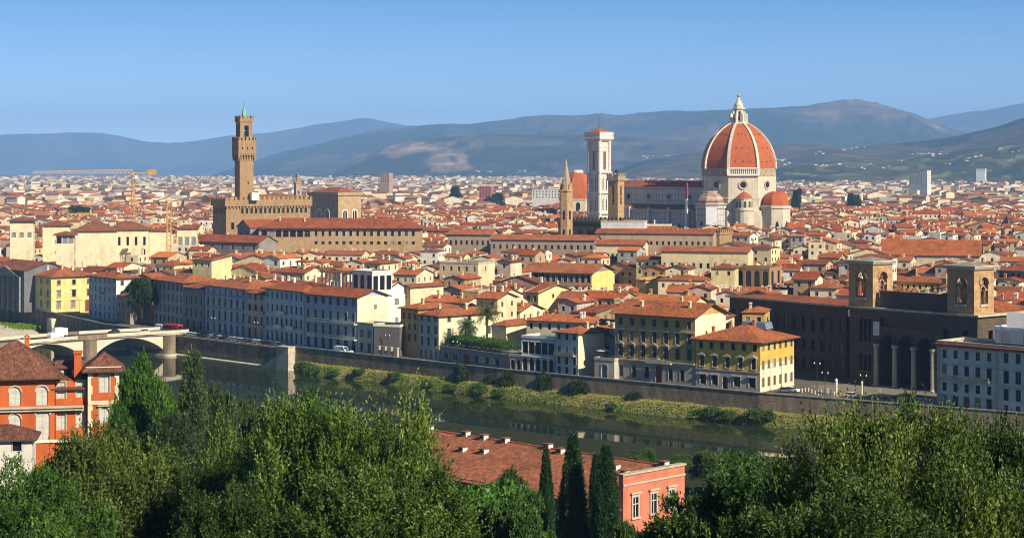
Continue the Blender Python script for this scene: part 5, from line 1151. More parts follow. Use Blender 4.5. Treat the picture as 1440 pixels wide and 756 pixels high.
for nm, lb, a0, a1, Y, e, d, ang_, kw in (
    ('cream_tower_house', 'square cream tower house with low hipped roof at the far edge of town', 14, 47, 905, 309, 14, 12, dict(front=((28, 2.4, 1.8, 3, 'sy', 'f'),), ov=1.6)),
    ('cream_block', 'plain cream block with a large blank wall and brown hipped roof', 106, 163, 915, 323, 18, 12, dict(ov=1.2, rise=4.5)),
    ('slit_window_block', 'cream block with pairs of tall slit windows left of the orange crane mast', 150, 209, 928, 322, 18, 10, dict(front=((23, 4.4, 1.3, 5, 'dark', ''), (18, 3, 2.0, 1, 'sy', 'f', 16, 21)), ov=1.0, rise=4)),
    ('cream_end_block', 'small cream block behind the orange crane mast with a dark side', 210, 244, 940, 324, 15, 10, dict(ov=0.8)),
    ('three_bay_block', 'cream block with three tall shuttered bays right of the orange crane mast', 249, 277, 940, 321, 14, 8, dict(front=((22.5, 4.4, 2.0, 3, 'sy', 'f'),), ov=0.8)),
    ('corner_pavilion', 'cream pavilion with a wide glazed window band under a brown hip roof', 79, 104, 880, 329, 12, 12, dict(front=((26, 3.2, 2.2, 3, 'sy', 'f'),), ov=1.6)),
    ('cream_wing', 'tall cream wing under a long brown roof behind the corner pavilion', 60, 98, 925, 316, 18, 12, dict(ov=1.2, front=((24, 2, 1.2, 1, 'sy', ''),)))):
    md(nm, lb, 'block', a0, a1, Y, e, d, ang=ang_, wall=(0.70, 0.60, 0.40), roof='hip', roofc=(0.235, 0.083, 0.043), **kw)
md('market_hall', 'huge plain orange roof of a market hall above the library towers', 'hall', 1238, 1378, 905, 357, 30, ang=-16, wall=(0.62, 0.50, 0.33), roof='gx', rise=7.0, roofc=(0.385, 0.110, 0.036), ov=0.8)
md('buttressed_church', 'tan church apse with round headed recesses left of the library towers', 'church', 1023, 1082, 768, 377, 14, ang=-30, wall=(0.42, 0.29, 0.17), roof='flat', front=((12, 7.5, 2.6, 5, 'dark', 'a'),), right=((12, 7.5, 2.6, 2, 'dark', 'a'),), trim='pietra', wmats=['pietra'])
md('dark_block', 'dark brown block with four rows of small windows at the edge behind the white house', 'block', 1404, 1470, 700, 379, 14, ang=-35, wall=(0.24, 0.20, 0.165), roof='hip', roofc=RT[4], front=tuple((z, 1.8, 1.1, 8, 'dark', '') for z in (20.5, 17, 13.5, 10)))
md('yellow_rear_block', 'low yellow block with small dark windows between the two library towers', 'block', 1256, 1332, 770, 395, 14, ang=-28, wall=(0.68, 0.54, 0.18), roof='hip', roofc=RT[0], front=((11.5, 1.8, 1.1, 9, 'dark', ''),))
md('row_house', 'long low dark row with orange roof below the marble bell tower', 'row house', 690, 836, 960, 336, 16, ang=-14, wall=(0.33, 0.25, 0.19), roof='gx', roofc=RT[3], front=((20, 2.2, 1.3, 16, 'dark', ''),))
md('row_house', 'brown row with orange roof right of the long tan palace', 'row house', 630, 690, 985, 329, 18, ang=-14, wall=(0.36, 0.27, 0.19), roof='gx', roofc=RT[3], front=((21, 2.4, 1.3, 8, 'dark', ''),))
md('row_house', 'long brown row with small windows straight below the battlemented palace', 'row house', 838, 1003, 966, 327, 14, ang=-14, wall=(0.42, 0.31, 0.2), roof='gx', roofc=RT[1], front=((22, 2.0, 1.3, 20, 'dark', ''),))
md('pale_row', 'pale long house with small square windows below the battlemented palace', 'row house', 838, 905, 905, 343, 14, ang=-14, wall=(0.66, 0.55, 0.36), roof='gx', roofc=RT[0], front=((18, 2.0, 1.3, 10, 'dark', ''),))
md('white_block', 'flat topped pale block between the two battlemented palace walls', 'block', 845, 906, 1000, 312, 12, ang=-12, wall=(0.62, 0.58, 0.54), roof='flat', front=((26, 1.6, 3.0, 5, 'sy', ''),))
md('cream_row', 'cream house row under one long orange roof below the cathedral dome', 'row house', 930, 1052, 830, 352, 13, ang=-18, wall=(0.70, 0.58, 0.34), roof='gx', roofc=RT[3], front=((17, 2.4, 1.4, 12, 'dark', ''),))
# ------------------------------------------------------------------ the town: houses as things in front, one mass behind
rng = random.Random(11)
def in_front(x, y, r=0.0):
    for (cx, cy, c, s, w, d) in FRONT:
        dx, dy = x - cx, y - cy; lx, ly = dx * c + dy * s, -dx * s + dy * c
        if abs(lx) < w / 2 + r and -r < ly < d + r: return True
    for (kx, ky, kr) in KEEP:
        if (x - kx) ** 2 + (y - ky) ** 2 < (kr + r) ** 2: return True
    return False
WALLC = [('cream', (0.68, 0.57, 0.37), 5), ('ivory', (0.70, 0.61, 0.43), 5), ('white', (0.75, 0.69, 0.58), 4), ('pale yellow', (0.70, 0.60, 0.32), 4), ('ochre', (0.56, 0.37, 0.13), 1.5), ('tan', (0.48, 0.35, 0.22), 2.5), ('grey', (0.40, 0.37, 0.34), 1.6), ('pink', (0.56, 0.37, 0.27), 1.2), ('brown', (0.31, 0.22, 0.145), 1.6)]
WSUM = [w_ for _, _, w_ in WALLC]
ROOFN = [('orange', (0.40, 0.115, 0.036)), ('red', (0.35, 0.082, 0.028)), ('brown red', (0.25, 0.082, 0.042)), ('bright orange', (0.45, 0.135, 0.040)), ('rust', (0.29, 0.092, 0.040))]
cand = []
u0 = R(-42)
def gen():
    tt = 30.0
    row = 0
    while tt < 1500:
        dep = rng.uniform(8.5, 14.5); gap = 6.0 if row % 2 else 1.2
        if tt > 500: dep *= 1.12
        s_ = -1250.0 + rng.uniform(0, 20)
        nxt = s_ + rng.uniform(40, 80)
        while s_ < 700:
            w_ = rng.uniform(6, 11.5) if rng.random() < 0.82 else rng.uniform(12, 24)
            if s_ + w_ > nxt: s_ += rng.uniform(3.5, 6); nxt = s_ + rng.uniform(40, 85)
            cs_ = s_ + w_ / 2
            x = 68 + cs_ * math.cos(u0) - tt * math.sin(u0); y = 496 + cs_ * math.sin(u0) + tt * math.cos(u0)
            wob = 14 * mnoise.noise((x * 0.006, y * 0.006, 2.0)); x += wob; y += wob * 0.6
            s_ += w_ + (0.05 if rng.random() < 0.75 else rng.uniform(1, 6))
            if y < 480: continue
            px = pxof((x, y)); mar = 40
            if not (-mar < px < IW + mar): continue
            cand.append((x, y, w_, dep, tt))
        tt += dep + gap; row += 1
gen()
houses = []
VIEW = [(734, 900, 812, 407), (898, 947, 742, 413), (738, 785, 690, 438), (1240, 1395, 905, 358), (1023, 1095, 768, 402), (360, 592, 1000, 350), (0, 277, 905, 350), (930, 1055, 830, 367), (1256, 1330, 770, 406), (187, 216, 748, 404), (690, 836, 960, 346)]
def px_of(x, y): return pxof((x, y))
for (x, y, w_, dep, tt) in cand:
    if y > 1750: continue
    cx, cy = x - math.sin(u0) * dep / 2, y + math.cos(u0) * dep / 2
    if dist_wl(x, y) < 33 or in_front(cx, cy, max(w_, dep) * 0.42): continue
    base = 15.0 + 2.5 * mnoise.noise((x * 0.012, y * 0.012, 9.0))
    if y > 1020: base += 4.5 if px_of(x, y) > 450 else 2.0
    h = max(7.5, min(24.0, rng.gauss(base, 3.6)))
    # keep clear views: the library square and the low quay gaps stay low
    skip = False
    for (v0, v1, vy, row) in VIEW:
        if v0 - 4 < px_of(x, y) < v1 + 4 and y < vy - 4: h = min(h, CZ - (row - HY) / F * (y + 4) - 2.6)
    if h < 6.0: continue
    if y < 566 and px_of(x, y) > 1095: continue
    houses.append(dict(x=x, y=y, w=w_, d=dep, h=h, tt=tt, ang=u0 + R(rng.uniform(-5, 5) + (10 if y < 640 else 20) + 22 * mnoise.noise((x * 0.007, y * 0.007, 4.0)))))
houses.sort(key=lambda q: q['y'])
REFS = [('the yellow corner palace', 80, 410), ('the blue grey hotel', 150, 415), ('the big dark tree', 200, 420), ('the wide blue palace', 318, 432), ('the roof pergola', 486, 394), ('the ochre house', 580, 450), ('the tall palm', 685, 448), ('the garden house', 745, 460), ('the arcaded block', 785, 393), ('the plain yellow wall', 925, 400), ('the ochre palace', 920, 455), ('the yellow palace', 1050, 480), ('the dark library wing', 1110, 440), ('the first library tower', 1224, 395), ('the second library tower', 1362, 400), ('the white apartment house', 1385, 500), ('the tan church apse', 1055, 390), ('the long tan palace', 476, 335), ('the slit window block', 180, 340), ('the orange crane mast', 238, 315), ('the market hall roof', 1310, 348), ('the cream row below the dome', 990, 352), ('the pale row', 870, 345), ('the dark row house', 765, 340), ('the cream tower house', 30, 325), ('the dark edge block', 1425, 400), ('the orange gabled house', 200, 395), ('the pale yellow house', 765, 425), ('the yellow block between the towers', 1294, 400), ('the dark grey palace', 238, 425), ('the balconied palace', 465, 450)]
def where(px, py):
    r = min(REFS, key=lambda q: (q[1] - px) ** 2 + 2.2 * (q[2] - py) ** 2); dx, dy = px - r[1], py - r[2]
    out = []
    if abs(dx) > 14: out.append(('just ' if abs(dx) < 40 else 'well ' if abs(dx) > 85 else '') + ('left' if dx < 0 else 'right'))
    if abs(dy) > 9: out.append('above' if dy < 0 else 'below')
    if not out: return 'touching ' + r[0], abs(dx) + abs(dy)
    s = ' '.join(out); s = s if s.endswith(('above', 'below')) else s + ' of'
    if 'left and' in s or 'right and' in s: pass
    return s + ' ' + r[0], abs(dx) + abs(dy)
TREES_TOWN = []
USED = {}
N_THING = 300; made = []
for q in houses[:N_THING]:
    cn, cc, _ = rng.choices(WALLC, WSUM)[0]; rn, rc = rng.choice(ROOFN)
    v = rng.uniform(0.88, 1.1); cc = tuple(min(0.8, c * v) for c in cc); v = rng.uniform(0.72, 1.28); rc = tuple(c * v for c in rc)
    w_, d_, h_ = q['w'], q['d'], q['h']
    kind = rng.choices(('gx', 'hip', 'gy', 'flat', 'shed'), (3.6, 1.6, 3.2, 1.3, 0.8))[0]
    nf = max(1, int(w_ / 3.3)); ns = max(1, int(d_ / 4.2)); near = q['y'] < 690
    wk = rng.choice((('sg', 'dark', 'sg'), ('sb', 'dark'), ('dark',), ('sy', 'dark'), ('sg', 'sg', 'dark'), ('glass', 'sb')))
    ex = 's' if near and rng.random() < 0.5 else ''
    zt = h_ - 3.1; rows = []; k = 0
    while zt > h_ - (8 if near else 6.5) and zt > 1:
        rows.append((zt, rng.uniform(1.5, 2.0), 1.15, nf, wk, ex)); zt -= 3.6
    rr = [(zt_, hh, ww, ns, wk, '') for (zt_, hh, ww, _, _, _) in rows[:1 if not near else 2]] if rng.random() < 0.7 else []
    if rr and rng.random() < 0.5: rr = [(r[0], r[1], r[2], 1, r[4], r[5], d_ * 0.15, d_ * 0.75) for r in rr]
    nch = rng.choice((1, 1, 2, 2, 3)); ch = [(rng.uniform(-0.4, 0.4) * w_, rng.uniform(0.2, 0.8) * d_) for _ in range(nch)]
    right_b = None; bands = (); wm = None
    mixed = rng.random() < 0.35
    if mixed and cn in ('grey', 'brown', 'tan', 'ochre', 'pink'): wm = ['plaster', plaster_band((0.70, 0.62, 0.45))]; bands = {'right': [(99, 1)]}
    c0, s0 = math.cos(q['ang']), math.sin(q['ang'])
    tp = (q['x'] - s0 * d_ * 0.3, q['y'] + c0 * d_ * 0.3, h_ + 1); px, py = pxof(tp), pyof(tp)
    rel, dist_ = where(px, py)
    size = ('narrow ' if w_ < 9.5 else 'wide ' if w_ > 16 else '') + ('tall ' if h_ > 18 else 'low ' if h_ < 11.5 else '')
    rf = {'gx': 'gabled roof', 'hip': 'hipped roof', 'gy': 'front gable', 'flat': 'flat roof', 'shed': 'sloping roof'}[kind]
    extra = 'altana' if (kind in ('gx', 'hip') and rng.random() < 0.10 and w_ > 9) else 'solar' if (kind == 'gx' and rng.random() < 0.06) else 'dormer' if (kind == 'gx' and rng.random() < 0.14) else None
    et = {'altana': ' with loggia', 'solar': ' with solar panel', 'dormer': ' with dormer', None: ''}[extra]
    rtxt = rf if kind == 'flat' else f'{rn} {rf}'
    rtxt = rtxt.replace('orange front gable', 'orange roofed front gable').replace('red front gable', 'red roofed front gable').replace('rust front gable', 'rust roofed front gable')
    label = f'{size}{cn} house, {rtxt}{et}, {rel}'
    n_ = USED.get(label, 0); USED[label] = n_ + 1
    if n_: label = f'{size}{cn} house, {rtxt}{et}, {rel}, ' + ('further back' if n_ == 1 else 'furthest back')
    if len(label.split()) > 16:
        if size: label = label.replace(size, size.split()[0] + ' ', 1)
        for wd_ in ('well ', 'just ', ' with loggia', 'the '):
            if len(label.split()) > 16: label = label.replace(wd_, '')
    t = house('town_house', label, 'house', (q['x'], q['y'], 0), q['ang'], w_, d_, h_, roof=kind, wall=cc, roofc=rc, ov=rng.uniform(0.4, 0.9), front=tuple(rows), right=tuple(rr), chim=ch, chimc=rng.choice((CREAM, WHITE, (0.5, 0.25, 0.14))), group='houses packed behind the riverside row', wmats=wm, bands=bands, trim='stone')
    rise = 0.30 * (d_ if kind == 'gx' else min(w_, d_)) / 2
    if extra == 'altana':
        mb = MB(); x0, y0 = -2.2, d_ / 2 - 1.8; zb_ = h_ + rise * 0.3; zt_ = h_ + rise + 2.2
        for sx in (0, 1):
            for sy in (0, 1): mb.box(x0 + sx * 4, y0 + sy * 3.2, zb_, x0 + sx * 4 + 0.4, y0 + sy * 3.2 + 0.4, zt_)
        mb.box(x0, y0, zb_, x0 + 4.4, y0 + 3.6, h_ + rise + 0.3); mb.build('roof_loggia', plaster_band(CREAM), t); roof_mesh(4.4, 3.6, zt_, 'hip', 0.8, 0.5).build('loggia_roof', ['roof', 'darkwood'], t, rc, loc=(0, y0, 0))
    elif extra == 'solar':
        mb = MB(); sl = rise / (d_ / 2); P = lambda x, y: (x, y, h_ + sl * y + 0.16); mb.face([P(-3.2, 1.5), P(2.6, 1.5), P(2.6, d_ * 0.4), P(-3.2, d_ * 0.4)]); mb.face([(p[0], p[1], p[2] - 0.1) for p in (P(-3.2, d_ * 0.4), P(2.6, d_ * 0.4), P(2.6, 1.5), P(-3.2, 1.5))]); mb.build('solar_panel', 'solar', t)
    elif extra == 'dormer':
        mb = MB(); x0 = rng.uniform(-0.25, 0.25) * w_; y0 = d_ * 0.18; sl = rise / (d_ / 2); z0_ = h_ + sl * y0; mb.box(x0 - 1.1, y0, z0_ - 0.4, x0 + 1.1, d_ * 0.48, z0_ + 1.5); mb.build('dormer', plaster_band(CREAM), t)
        roof_mesh(2.2, d_ * 0.3, z0_ + 1.5, 'gy', 0.5, 0.25).build('dormer_roof', ['roof', 'darkwood'], t, rc, loc=(x0, y0, 0)); add_window(t, x0, y0 - 0.3, z0_ + 0.3, 0, 1.0, 1.0, 'dark', '')
    if rng.random() < 0.3:
        x0 = rng.uniform(-0.3, 0.3) * w_; mb = MB(); zr = h_ + rise * 0.8; mb.tube((x0, d_ / 2, zr - 0.5), (x0, d_ / 2, zr + 2.6), 0.05, n=4)
        for k in range(3): mb.box(x0 - 0.7, d_ / 2 - 0.03, zr + 1.7 + k * 0.35, x0 + 0.7, d_ / 2 + 0.03, zr + 1.76 + k * 0.35)
        mb.build('antenna', 'iron', t)

# the mass of houses beyond
mass = MB(); mroof = MB()
def mass_house(x, y, ang, w_, d_, h_, kind, cc, rc, win, z0=0.0):
    c, s = math.cos(ang), math.sin(ang); T = lambda lx, ly, z: (x + lx * c - ly * s, y + lx * s + ly * c, z + z0)
    w2 = w_ / 2
    for (a, b) in (((-w2, 0), (w2, 0)), ((w2, 0), (w2, d_)), ((-w2, d_), (-w2, 0))): mass.face([T(*a, 0), T(*b, 0), T(*b, h_), T(*a, h_)], 0, cc)
    o = 0.6; rise = 0.3 * (d_ if kind == 'gx' else min(w_, d_)) / 2; e = h_ - 0.12
    if kind == 'gx':
        for sx in (-1, 1): mass.face([T(sx * w2, 0, h_), T(sx * w2, d_, h_), T(sx * w2, d_ / 2, h_ + rise)], 0, cc)
        mroof.face([T(-w2 - o, -o, e), T(w2 + o, -o, e), T(w2 + o, d_ / 2, h_ + rise), T(-w2 - o, d_ / 2, h_ + rise)], 0, rc); mroof.face([T(w2 + o, d_ + o, e), T(-w2 - o, d_ + o, e), T(-w2 - o, d_ / 2, h_ + rise), T(w2 + o, d_ / 2, h_ + rise)], 0, rc)
    elif kind == 'gy':
        rise = 0.3 * w_ / 2
        mass.face([T(-w2, 0, h_), T(w2, 0, h_), T(0, 0, h_ + rise)], 0, cc)
        mroof.face([T(w2 + o, -o, e), T(w2 + o, d_ + o, e), T(0, d_ + o, h_ + rise), T(0, -o, h_ + rise)], 0, rc); mroof.face([T(-w2 - o, d_ + o, e), T(-w2 - o, -o, e), T(0, -o, h_ + rise), T(0, d_ + o, h_ + rise)], 0, rc)
    elif kind == 'hip':
        r = min(w_, d_) / 2; R0, R1 = (T(-w2 + r, d_ / 2, h_ + rise), T(w2 - r, d_ / 2, h_ + rise)) if w_ >= d_ else (T(0, r, h_ + rise), T(0, d_ - r, h_ + rise))
        A, B, C_, D_2 = T(-w2 - o, -o, e), T(w2 + o, -o, e), T(w2 + o, d_ + o, e), T(-w2 - o, d_ + o, e)
        if w_ >= d_: F4 = [[A, B, R1, R0], [C_, D_2, R0, R1], [B, C_, R1], [D_2, A, R0]]
        else: F4 = [[A, B, R0], [C_, D_2, R1], [B, C_, R1, R0], [D_2, A, R0, R1]]
        for f_ in F4: mroof.face(f_, 0, rc)
    else: mroof.face([T(-w2, 0, h_ - 0.4), T(w2, 0, h_ - 0.4), T(w2, d_, h_ - 0.4), T(-w2, d_, h_ - 0.4)], 0, (0.42, 0.38, 0.33) if kind == 'flat' else rc)
    if win:
        dk = (0.035, 0.035, 0.038)
        for (p0, dv, nv, L) in (((-w2, 0), (1, 0), (0, -1), w_), ((w2, 0), (0, 1), (1, 0), d_)):
            n = max(1, int(L / 3.6))
            for q in range(n):
                a = L * (q + 0.5) / n
                for z in (h_ - 3.0, h_ - 6.5)[:win]:
                    if rng.random() < 0.2: continue
                    P = lambda aa, zz: T(p0[0] + dv[0] * aa + nv[0] * 0.06, p0[1] + dv[1] * aa + nv[1] * 0.06, zz)
                    mass.face([P(a - 0.6, z), P(a + 0.6, z), P(a + 0.6, z + 1.7), P(a - 0.6, z + 1.7)], 0, dk)
        if rng.random() < 0.7:
            lx, ly = rng.uniform(-0.35, 0.35) * w_, rng.uniform(0.25, 0.75) * d_; zc = h_ + rise * 0.5
            for (a, b) in (((-.5, -.4), (.5, -.4)), ((.5, -.4), (.5, .4)), ((.5, .4), (-.5, .4)), ((-.5, .4), (-.5, -.4))): mass.face([T(lx + a[0], ly + a[1], zc - 1), T(lx + b[0], ly + b[1], zc - 1), T(lx + b[0], ly + b[1], zc + 2), T(lx + a[0], ly + a[1], zc + 2)], 0, CREAM)
def pick_col():
    cn, cc, _ = rng.choices(WALLC, WSUM)[0]; v = rng.uniform(0.85, 1.08); rn, rc = rng.choice(ROOFN); v2 = rng.uniform(0.65, 1.3)
    return tuple(min(0.8, c * v) for c in cc), tuple(c * v2 for c in rc)
for q in houses[N_THING:]:
    cc, rc = pick_col(); mass_house(q['x'], q['y'], q['ang'] + R(16 if q['y'] > 1150 else 0), q['w'], q['d'], q['h'], rng.choices(('gx', 'hip', 'gy', 'flat'), (3.4, 1.6, 3.2, 1.4))[0], cc, rc, 2 if q['y'] < 1200 else 1)
n_far = 0
while n_far < 17000:                                        # the plain beyond, thinning out towards the hills
    y = 1700 + (9200 - 1700) * rng.random() ** 1.25; x = ray(rng.uniform(-30, 1470), y); n_far += 1
    if in_front(x, y, 12): continue
    if mnoise.noise((x * 0.0016, y * 0.0008, 3.3)) > 0.36 and y > 2600: continue
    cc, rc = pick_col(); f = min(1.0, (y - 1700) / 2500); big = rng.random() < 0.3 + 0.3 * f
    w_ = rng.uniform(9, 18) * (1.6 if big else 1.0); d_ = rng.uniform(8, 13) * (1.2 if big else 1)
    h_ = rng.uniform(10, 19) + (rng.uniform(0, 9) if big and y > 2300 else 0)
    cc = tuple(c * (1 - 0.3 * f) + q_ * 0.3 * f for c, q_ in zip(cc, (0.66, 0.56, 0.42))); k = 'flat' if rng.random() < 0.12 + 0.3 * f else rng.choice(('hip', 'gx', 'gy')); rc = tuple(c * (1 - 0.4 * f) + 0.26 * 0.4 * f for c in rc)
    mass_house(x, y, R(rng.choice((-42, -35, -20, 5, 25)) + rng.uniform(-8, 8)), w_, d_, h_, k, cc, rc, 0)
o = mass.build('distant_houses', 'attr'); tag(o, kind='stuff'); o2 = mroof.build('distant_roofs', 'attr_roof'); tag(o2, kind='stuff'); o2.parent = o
# things that stand out of the far town
def block(label, px, Y, pyT, w_, d_, ang, col, rows=0, name='tower_block', cat='tower block'):
    h_ = zat(pyT, Y); return reg(house(name, label, cat, (ray(px, Y), Y, 0), R(ang), w_, d_, h_, roof='flat', wall=col, front=tuple((h_ - 3.2 - 3.4 * k, 1.8, 1.6, max(3, int(w_ / 4)), 'dark', '') for k in range(rows)), right=tuple((h_ - 3.2 - 3.4 * k, 1.8, 1.6, max(2, int(d_ / 5)), 'dark', '') for k in range(rows)), trim='stone'), w_, d_)
block('tall pale tower block rising alone over the far rooftops right of the dome', 1299, 3100, 240, 13, 14, -40, (0.66, 0.63, 0.58), 9)
block('grey slab block left of the tall pale tower block', 1287, 3150, 245, 22, 12, -30, (0.30, 0.32, 0.35), 5)
block('dark red block standing out of the far town left of the brown spire', 682, 2300, 262, 16, 12, -20, (0.42, 0.14, 0.12), 4)
block('pale long block with a row of windows left of the chapel dome', 768, 2250, 267, 36, 14, -12, (0.62, 0.60, 0.56), 3)
block('reddish brown stepped block below the quarry hill', 541, 3000, 244, 17, 13, -25, (0.42, 0.28, 0.21), 4)
block('white block high on the far slope right of the tower block', 1379, 5200, 237.5, 26, 18, -25, (0.72, 0.72, 0.72), 2)
# villas scattered on the slopes
spots = [(1290, 216), (1299, 217), (1306, 215), (1312, 217), (1322, 217), (1330, 217), (1356, 224), (1362, 223), (1372, 221), (1380, 219), (1152, 214), (1158, 216), (1196, 209), (1204, 208), (1154, 234), (1162, 233), (1190, 234), (1212, 236), (1224, 231), (1092, 224), (1100, 226), (1104, 232), (1406, 210), (1424, 214), (1250, 234), (1262, 226), (905, 220), (918, 219), (940, 219), (730, 241), (738, 240), (690, 242), (672, 242), (1014, 233), (1330, 230), (1418, 226)]
vb = None
spots += [(px + rng.uniform(-11, 11), py + rng.uniform(-3, 3)) for px, py in spots]
for px, py in spots:
    hit = on_hill(px, py)
    if hit is None: continue
    X, Y, z = hit.x, hit.y, hit.z; w_ = rng.uniform(16, 26); a = R(rng.uniform(-50, 10))
    if vb is None:
        mb = MB(); mb.box(-10, 0, -14, 10, 12, 9); vb = thing('hillside_villa', 'white villa among the trees of the far slopes', 'villa', (X, Y, z), a, 'white villas on the far slopes'); mb.build('wall', 'white', vb); roof_mesh(20, 12, 9, 'hip', 2.4, 0.6).build('roof', ['roof', 'darkwood'], vb, RT[2])
        vb.scale = (0.45, 0.45, 0.4)
    else:
        c = copy_thing(vb, (X, Y, z), a); s = rng.uniform(0.25, 0.6) * Y / 6300; c.scale = (s, s, s * 0.8)
# ------------------------------------------------------------------ bridge
N0 = Vector((-131.0, 681.0)); bd = Vector((-0.635, -0.772)).normalized(); BA = math.atan2(bd.y, bd.x)
t = thing('bridge', 'flat arched pale concrete bridge with brown stone piers over the river', 'bridge', (N0.x, N0.y, 0), BA)
BW = 17.0                                                  # local +x runs to the south bank, local +y is the side towards the picture's right
spans = [(8.0, 39.2), (44.2, 75.5), (80.5, 112.0)]; top = 1.1
def camber(x): return 1.2 * math.sin(math.pi * min(1, max(0, x / 118)))
for (x0, x1) in spans:
    n = 16; xs_ = [x0 + (x1 - x0) * k / n for k in range(n + 1)]
    lo = [(x, -4.4 + (camber(x) + 4.5) * (1 - (2 * (x - x0) / (x1 - x0) - 1) ** 2) ** 0.9) for x in xs_]
    hi = [(x, top - 0.6 + camber(x)) for x in xs_]
    MB().slab(hi[::1] + lo[::-1], -BW / 2 + 0.6, BW / 2 - 0.6).build('arch', 'concrete', t)
xs_ = np.linspace(-6, 122, 32)
MB().slab([(x, top + camber(x)) for x in xs_] + [(x, top - 0.59 + camber(x)) for x in xs_[::-1]], -BW / 2, BW / 2).build('deck', 'asphalt', t)
for q in (-1, 1):
    y0, y1 = sorted((q * BW / 2, q * (BW / 2 - 0.35)))
    for k, (a, b) in enumerate(((-4, 34), (34, 47), (47, 74), (74, 82), (82, 116))):
        xx = np.linspace(a, b, 9); MB().slab([(x, top + 1.1 + camber(x)) for x in xx] + [(x, top - 0.55 + camber(x)) for x in xx[::-1]], y0 + (0.05 if k % 2 else 0), y1 + (0.05 if k % 2 else 0)).build('parapet', 'concrete' if k % 2 == 0 else 'quay', t)
for x in (5.5, 41.7, 78.0):
    mb = MB(); r = 2.4; poly = [(x + r * math.cos(R(a_)), BW / 2 - 0.4 + 1.9 * math.sin(R(a_)) * 1.6) for a_ in range(0, 181, 20)] + [(x - r * math.cos(R(a_)), -BW / 2 + 0.4 - 1.9 * math.sin(R(a_)) * 1.6) for a_ in range(0, 181, 20)]
    mb.prism(poly, -9.2, 0.5 + camber(x)); mb.build('pier', 'quay', t)
    mb = MB(); mb.prism([((px_ - x) * 1.12 + x, py_ * 1.04) for px_, py_ in poly], -9.3, -6.2); mb.build('pier_foot', 'concrete', t)
def on_bridge(s, off, z=0.0):
    p = N0 + bd * s + Vector((-bd.y, bd.x)) * off; return Vector((p.x, p.y, top + camber(s) + 0.004 + z))

# ------------------------------------------------------------------ vehicles
def make_car():
    t = thing('parked_car', 'car', 'car'); L, W = 2.1, 0.85
    side = [(-L, 0.35), (L, 0.35), (L, 0.78), (L - 0.15, 0.92), (0.95, 1.0), (-L + 0.1, 1.02), (-L, 0.8)]
    MB().slab(side, -W, W).build('body', 'carpaint', t)
    cab = [(-1.75, 1.0), (1.0, 1.0), (0.35, 1.42), (-1.25, 1.45)]
    MB().slab(cab, -W + 0.08, W - 0.08).build('window', 'glass', t); MB().slab([(-1.3, 1.452), (0.36, 1.422), (0.25, 1.50), (-1.15, 1.53)], -W + 0.12, W - 0.12).build('roof_panel', 'carpaint', t)
    wm = MB().lathe([(0.02, -0.1), (0.32, -0.1), (0.32, 0.1), (0.02, 0.1)], 14); wm.v = [(x, z, y) for x, y, z in wm.v]; me = wm.mesh('wheel', ['tyre'])
    for x in (-1.3, 1.3):
        for y in (-W + 0.08, W - 0.08): link('wheel', me, t, (x, y, 0.32))
    return t
def make_van():
    t = thing('van', 'van', 'van'); L, W = 2.9, 1.0
    MB().slab([(-L, 0.4), (L, 0.4), (L, 1.2), (L - 0.35, 1.45), (L - 0.9, 2.2), (-L, 2.3)], -W, W).build('body', 'carpaint', t)
    MB().slab([(L - 0.38, 1.47), (L - 0.32, 1.49), (L - 0.82, 2.12), (L - 0.88, 2.1)], -W + 0.1, W - 0.1).build('windscreen', 'glass', t)
    for y in (-W - 0.01, W - 0.02): MB().box(L - 1.9, y, 1.4, L - 0.95, y + 0.03, 2.0).build('side_window', 'glass', t)
    wm = MB().lathe([(0.02, -0.12), (0.36, -0.12), (0.36, 0.12), (0.02, 0.12)], 14); wm.v = [(x, z, y) for x, y, z in wm.v]; me = wm.mesh('wheel', ['tyre'])
    for x in (-1.8, 1.8):
        for y in (-W + 0.08, W - 0.08): link('wheel', me, t, (x, y, 0.36))
    return t
def paint(o, c):
    for ch in o.children:
        if ch.name.split('.')[0] in ('body', 'roof_panel', 'box'): ch.color = (*c, 1)
CARC = [('silver', (0.45, 0.46, 0.47)), ('white', (0.75, 0.75, 0.75)), ('black', (0.02, 0.02, 0.022)), ('dark grey', (0.09, 0.095, 0.10)), ('white', (0.75, 0.75, 0.75)), ('dark blue', (0.03, 0.05, 0.12)), ('silver', (0.5, 0.5, 0.5)), ('black', (0.02, 0.02, 0.022))]
car0 = make_car(); first = True
rc_ = random.Random(5); k = 0
cols = [268, 274, 279.5, 285, 291, 297, 303.5, 309.5, 315, 321, 327, 333.5, 340, 346, 352, 358.5, 364, 370, 376, 382, 388, 394]
order = ['at the row end', 'before the narrow dark palace', 'before the narrow dark palace']
for i, px in enumerate(cols):
    p = wl_at(px, 3.4); q = wl_at(px + 2, 3.4); ang = math.atan2(q.y - p.y, q.x - p.x); cn, cc = rc_.choice(CARC)
    if i in (1, 7, 11, 15): cn, cc = 'white', (0.78, 0.78, 0.78)
    n_ = i + 1; pos = order[i] if i < 3 else ('in front of the wide blue palace' if px < 346 else 'in front of the loggia house' if px < 374 else 'in front of the shuttered palace')
    lab = f'{cn} parked car, number {n_} from the bridge, {pos}'
    o = car0 if first else copy_thing(car0, (0, 0, 0)); first = False
    o.location = (p.x, p.y, 0.006); o.rotation_euler = (0, 0, ang + (math.pi if rc_.random() < .3 else 0)); o['label'] = lab; o['group'] = 'cars parked along the quay'; paint(o, cc)
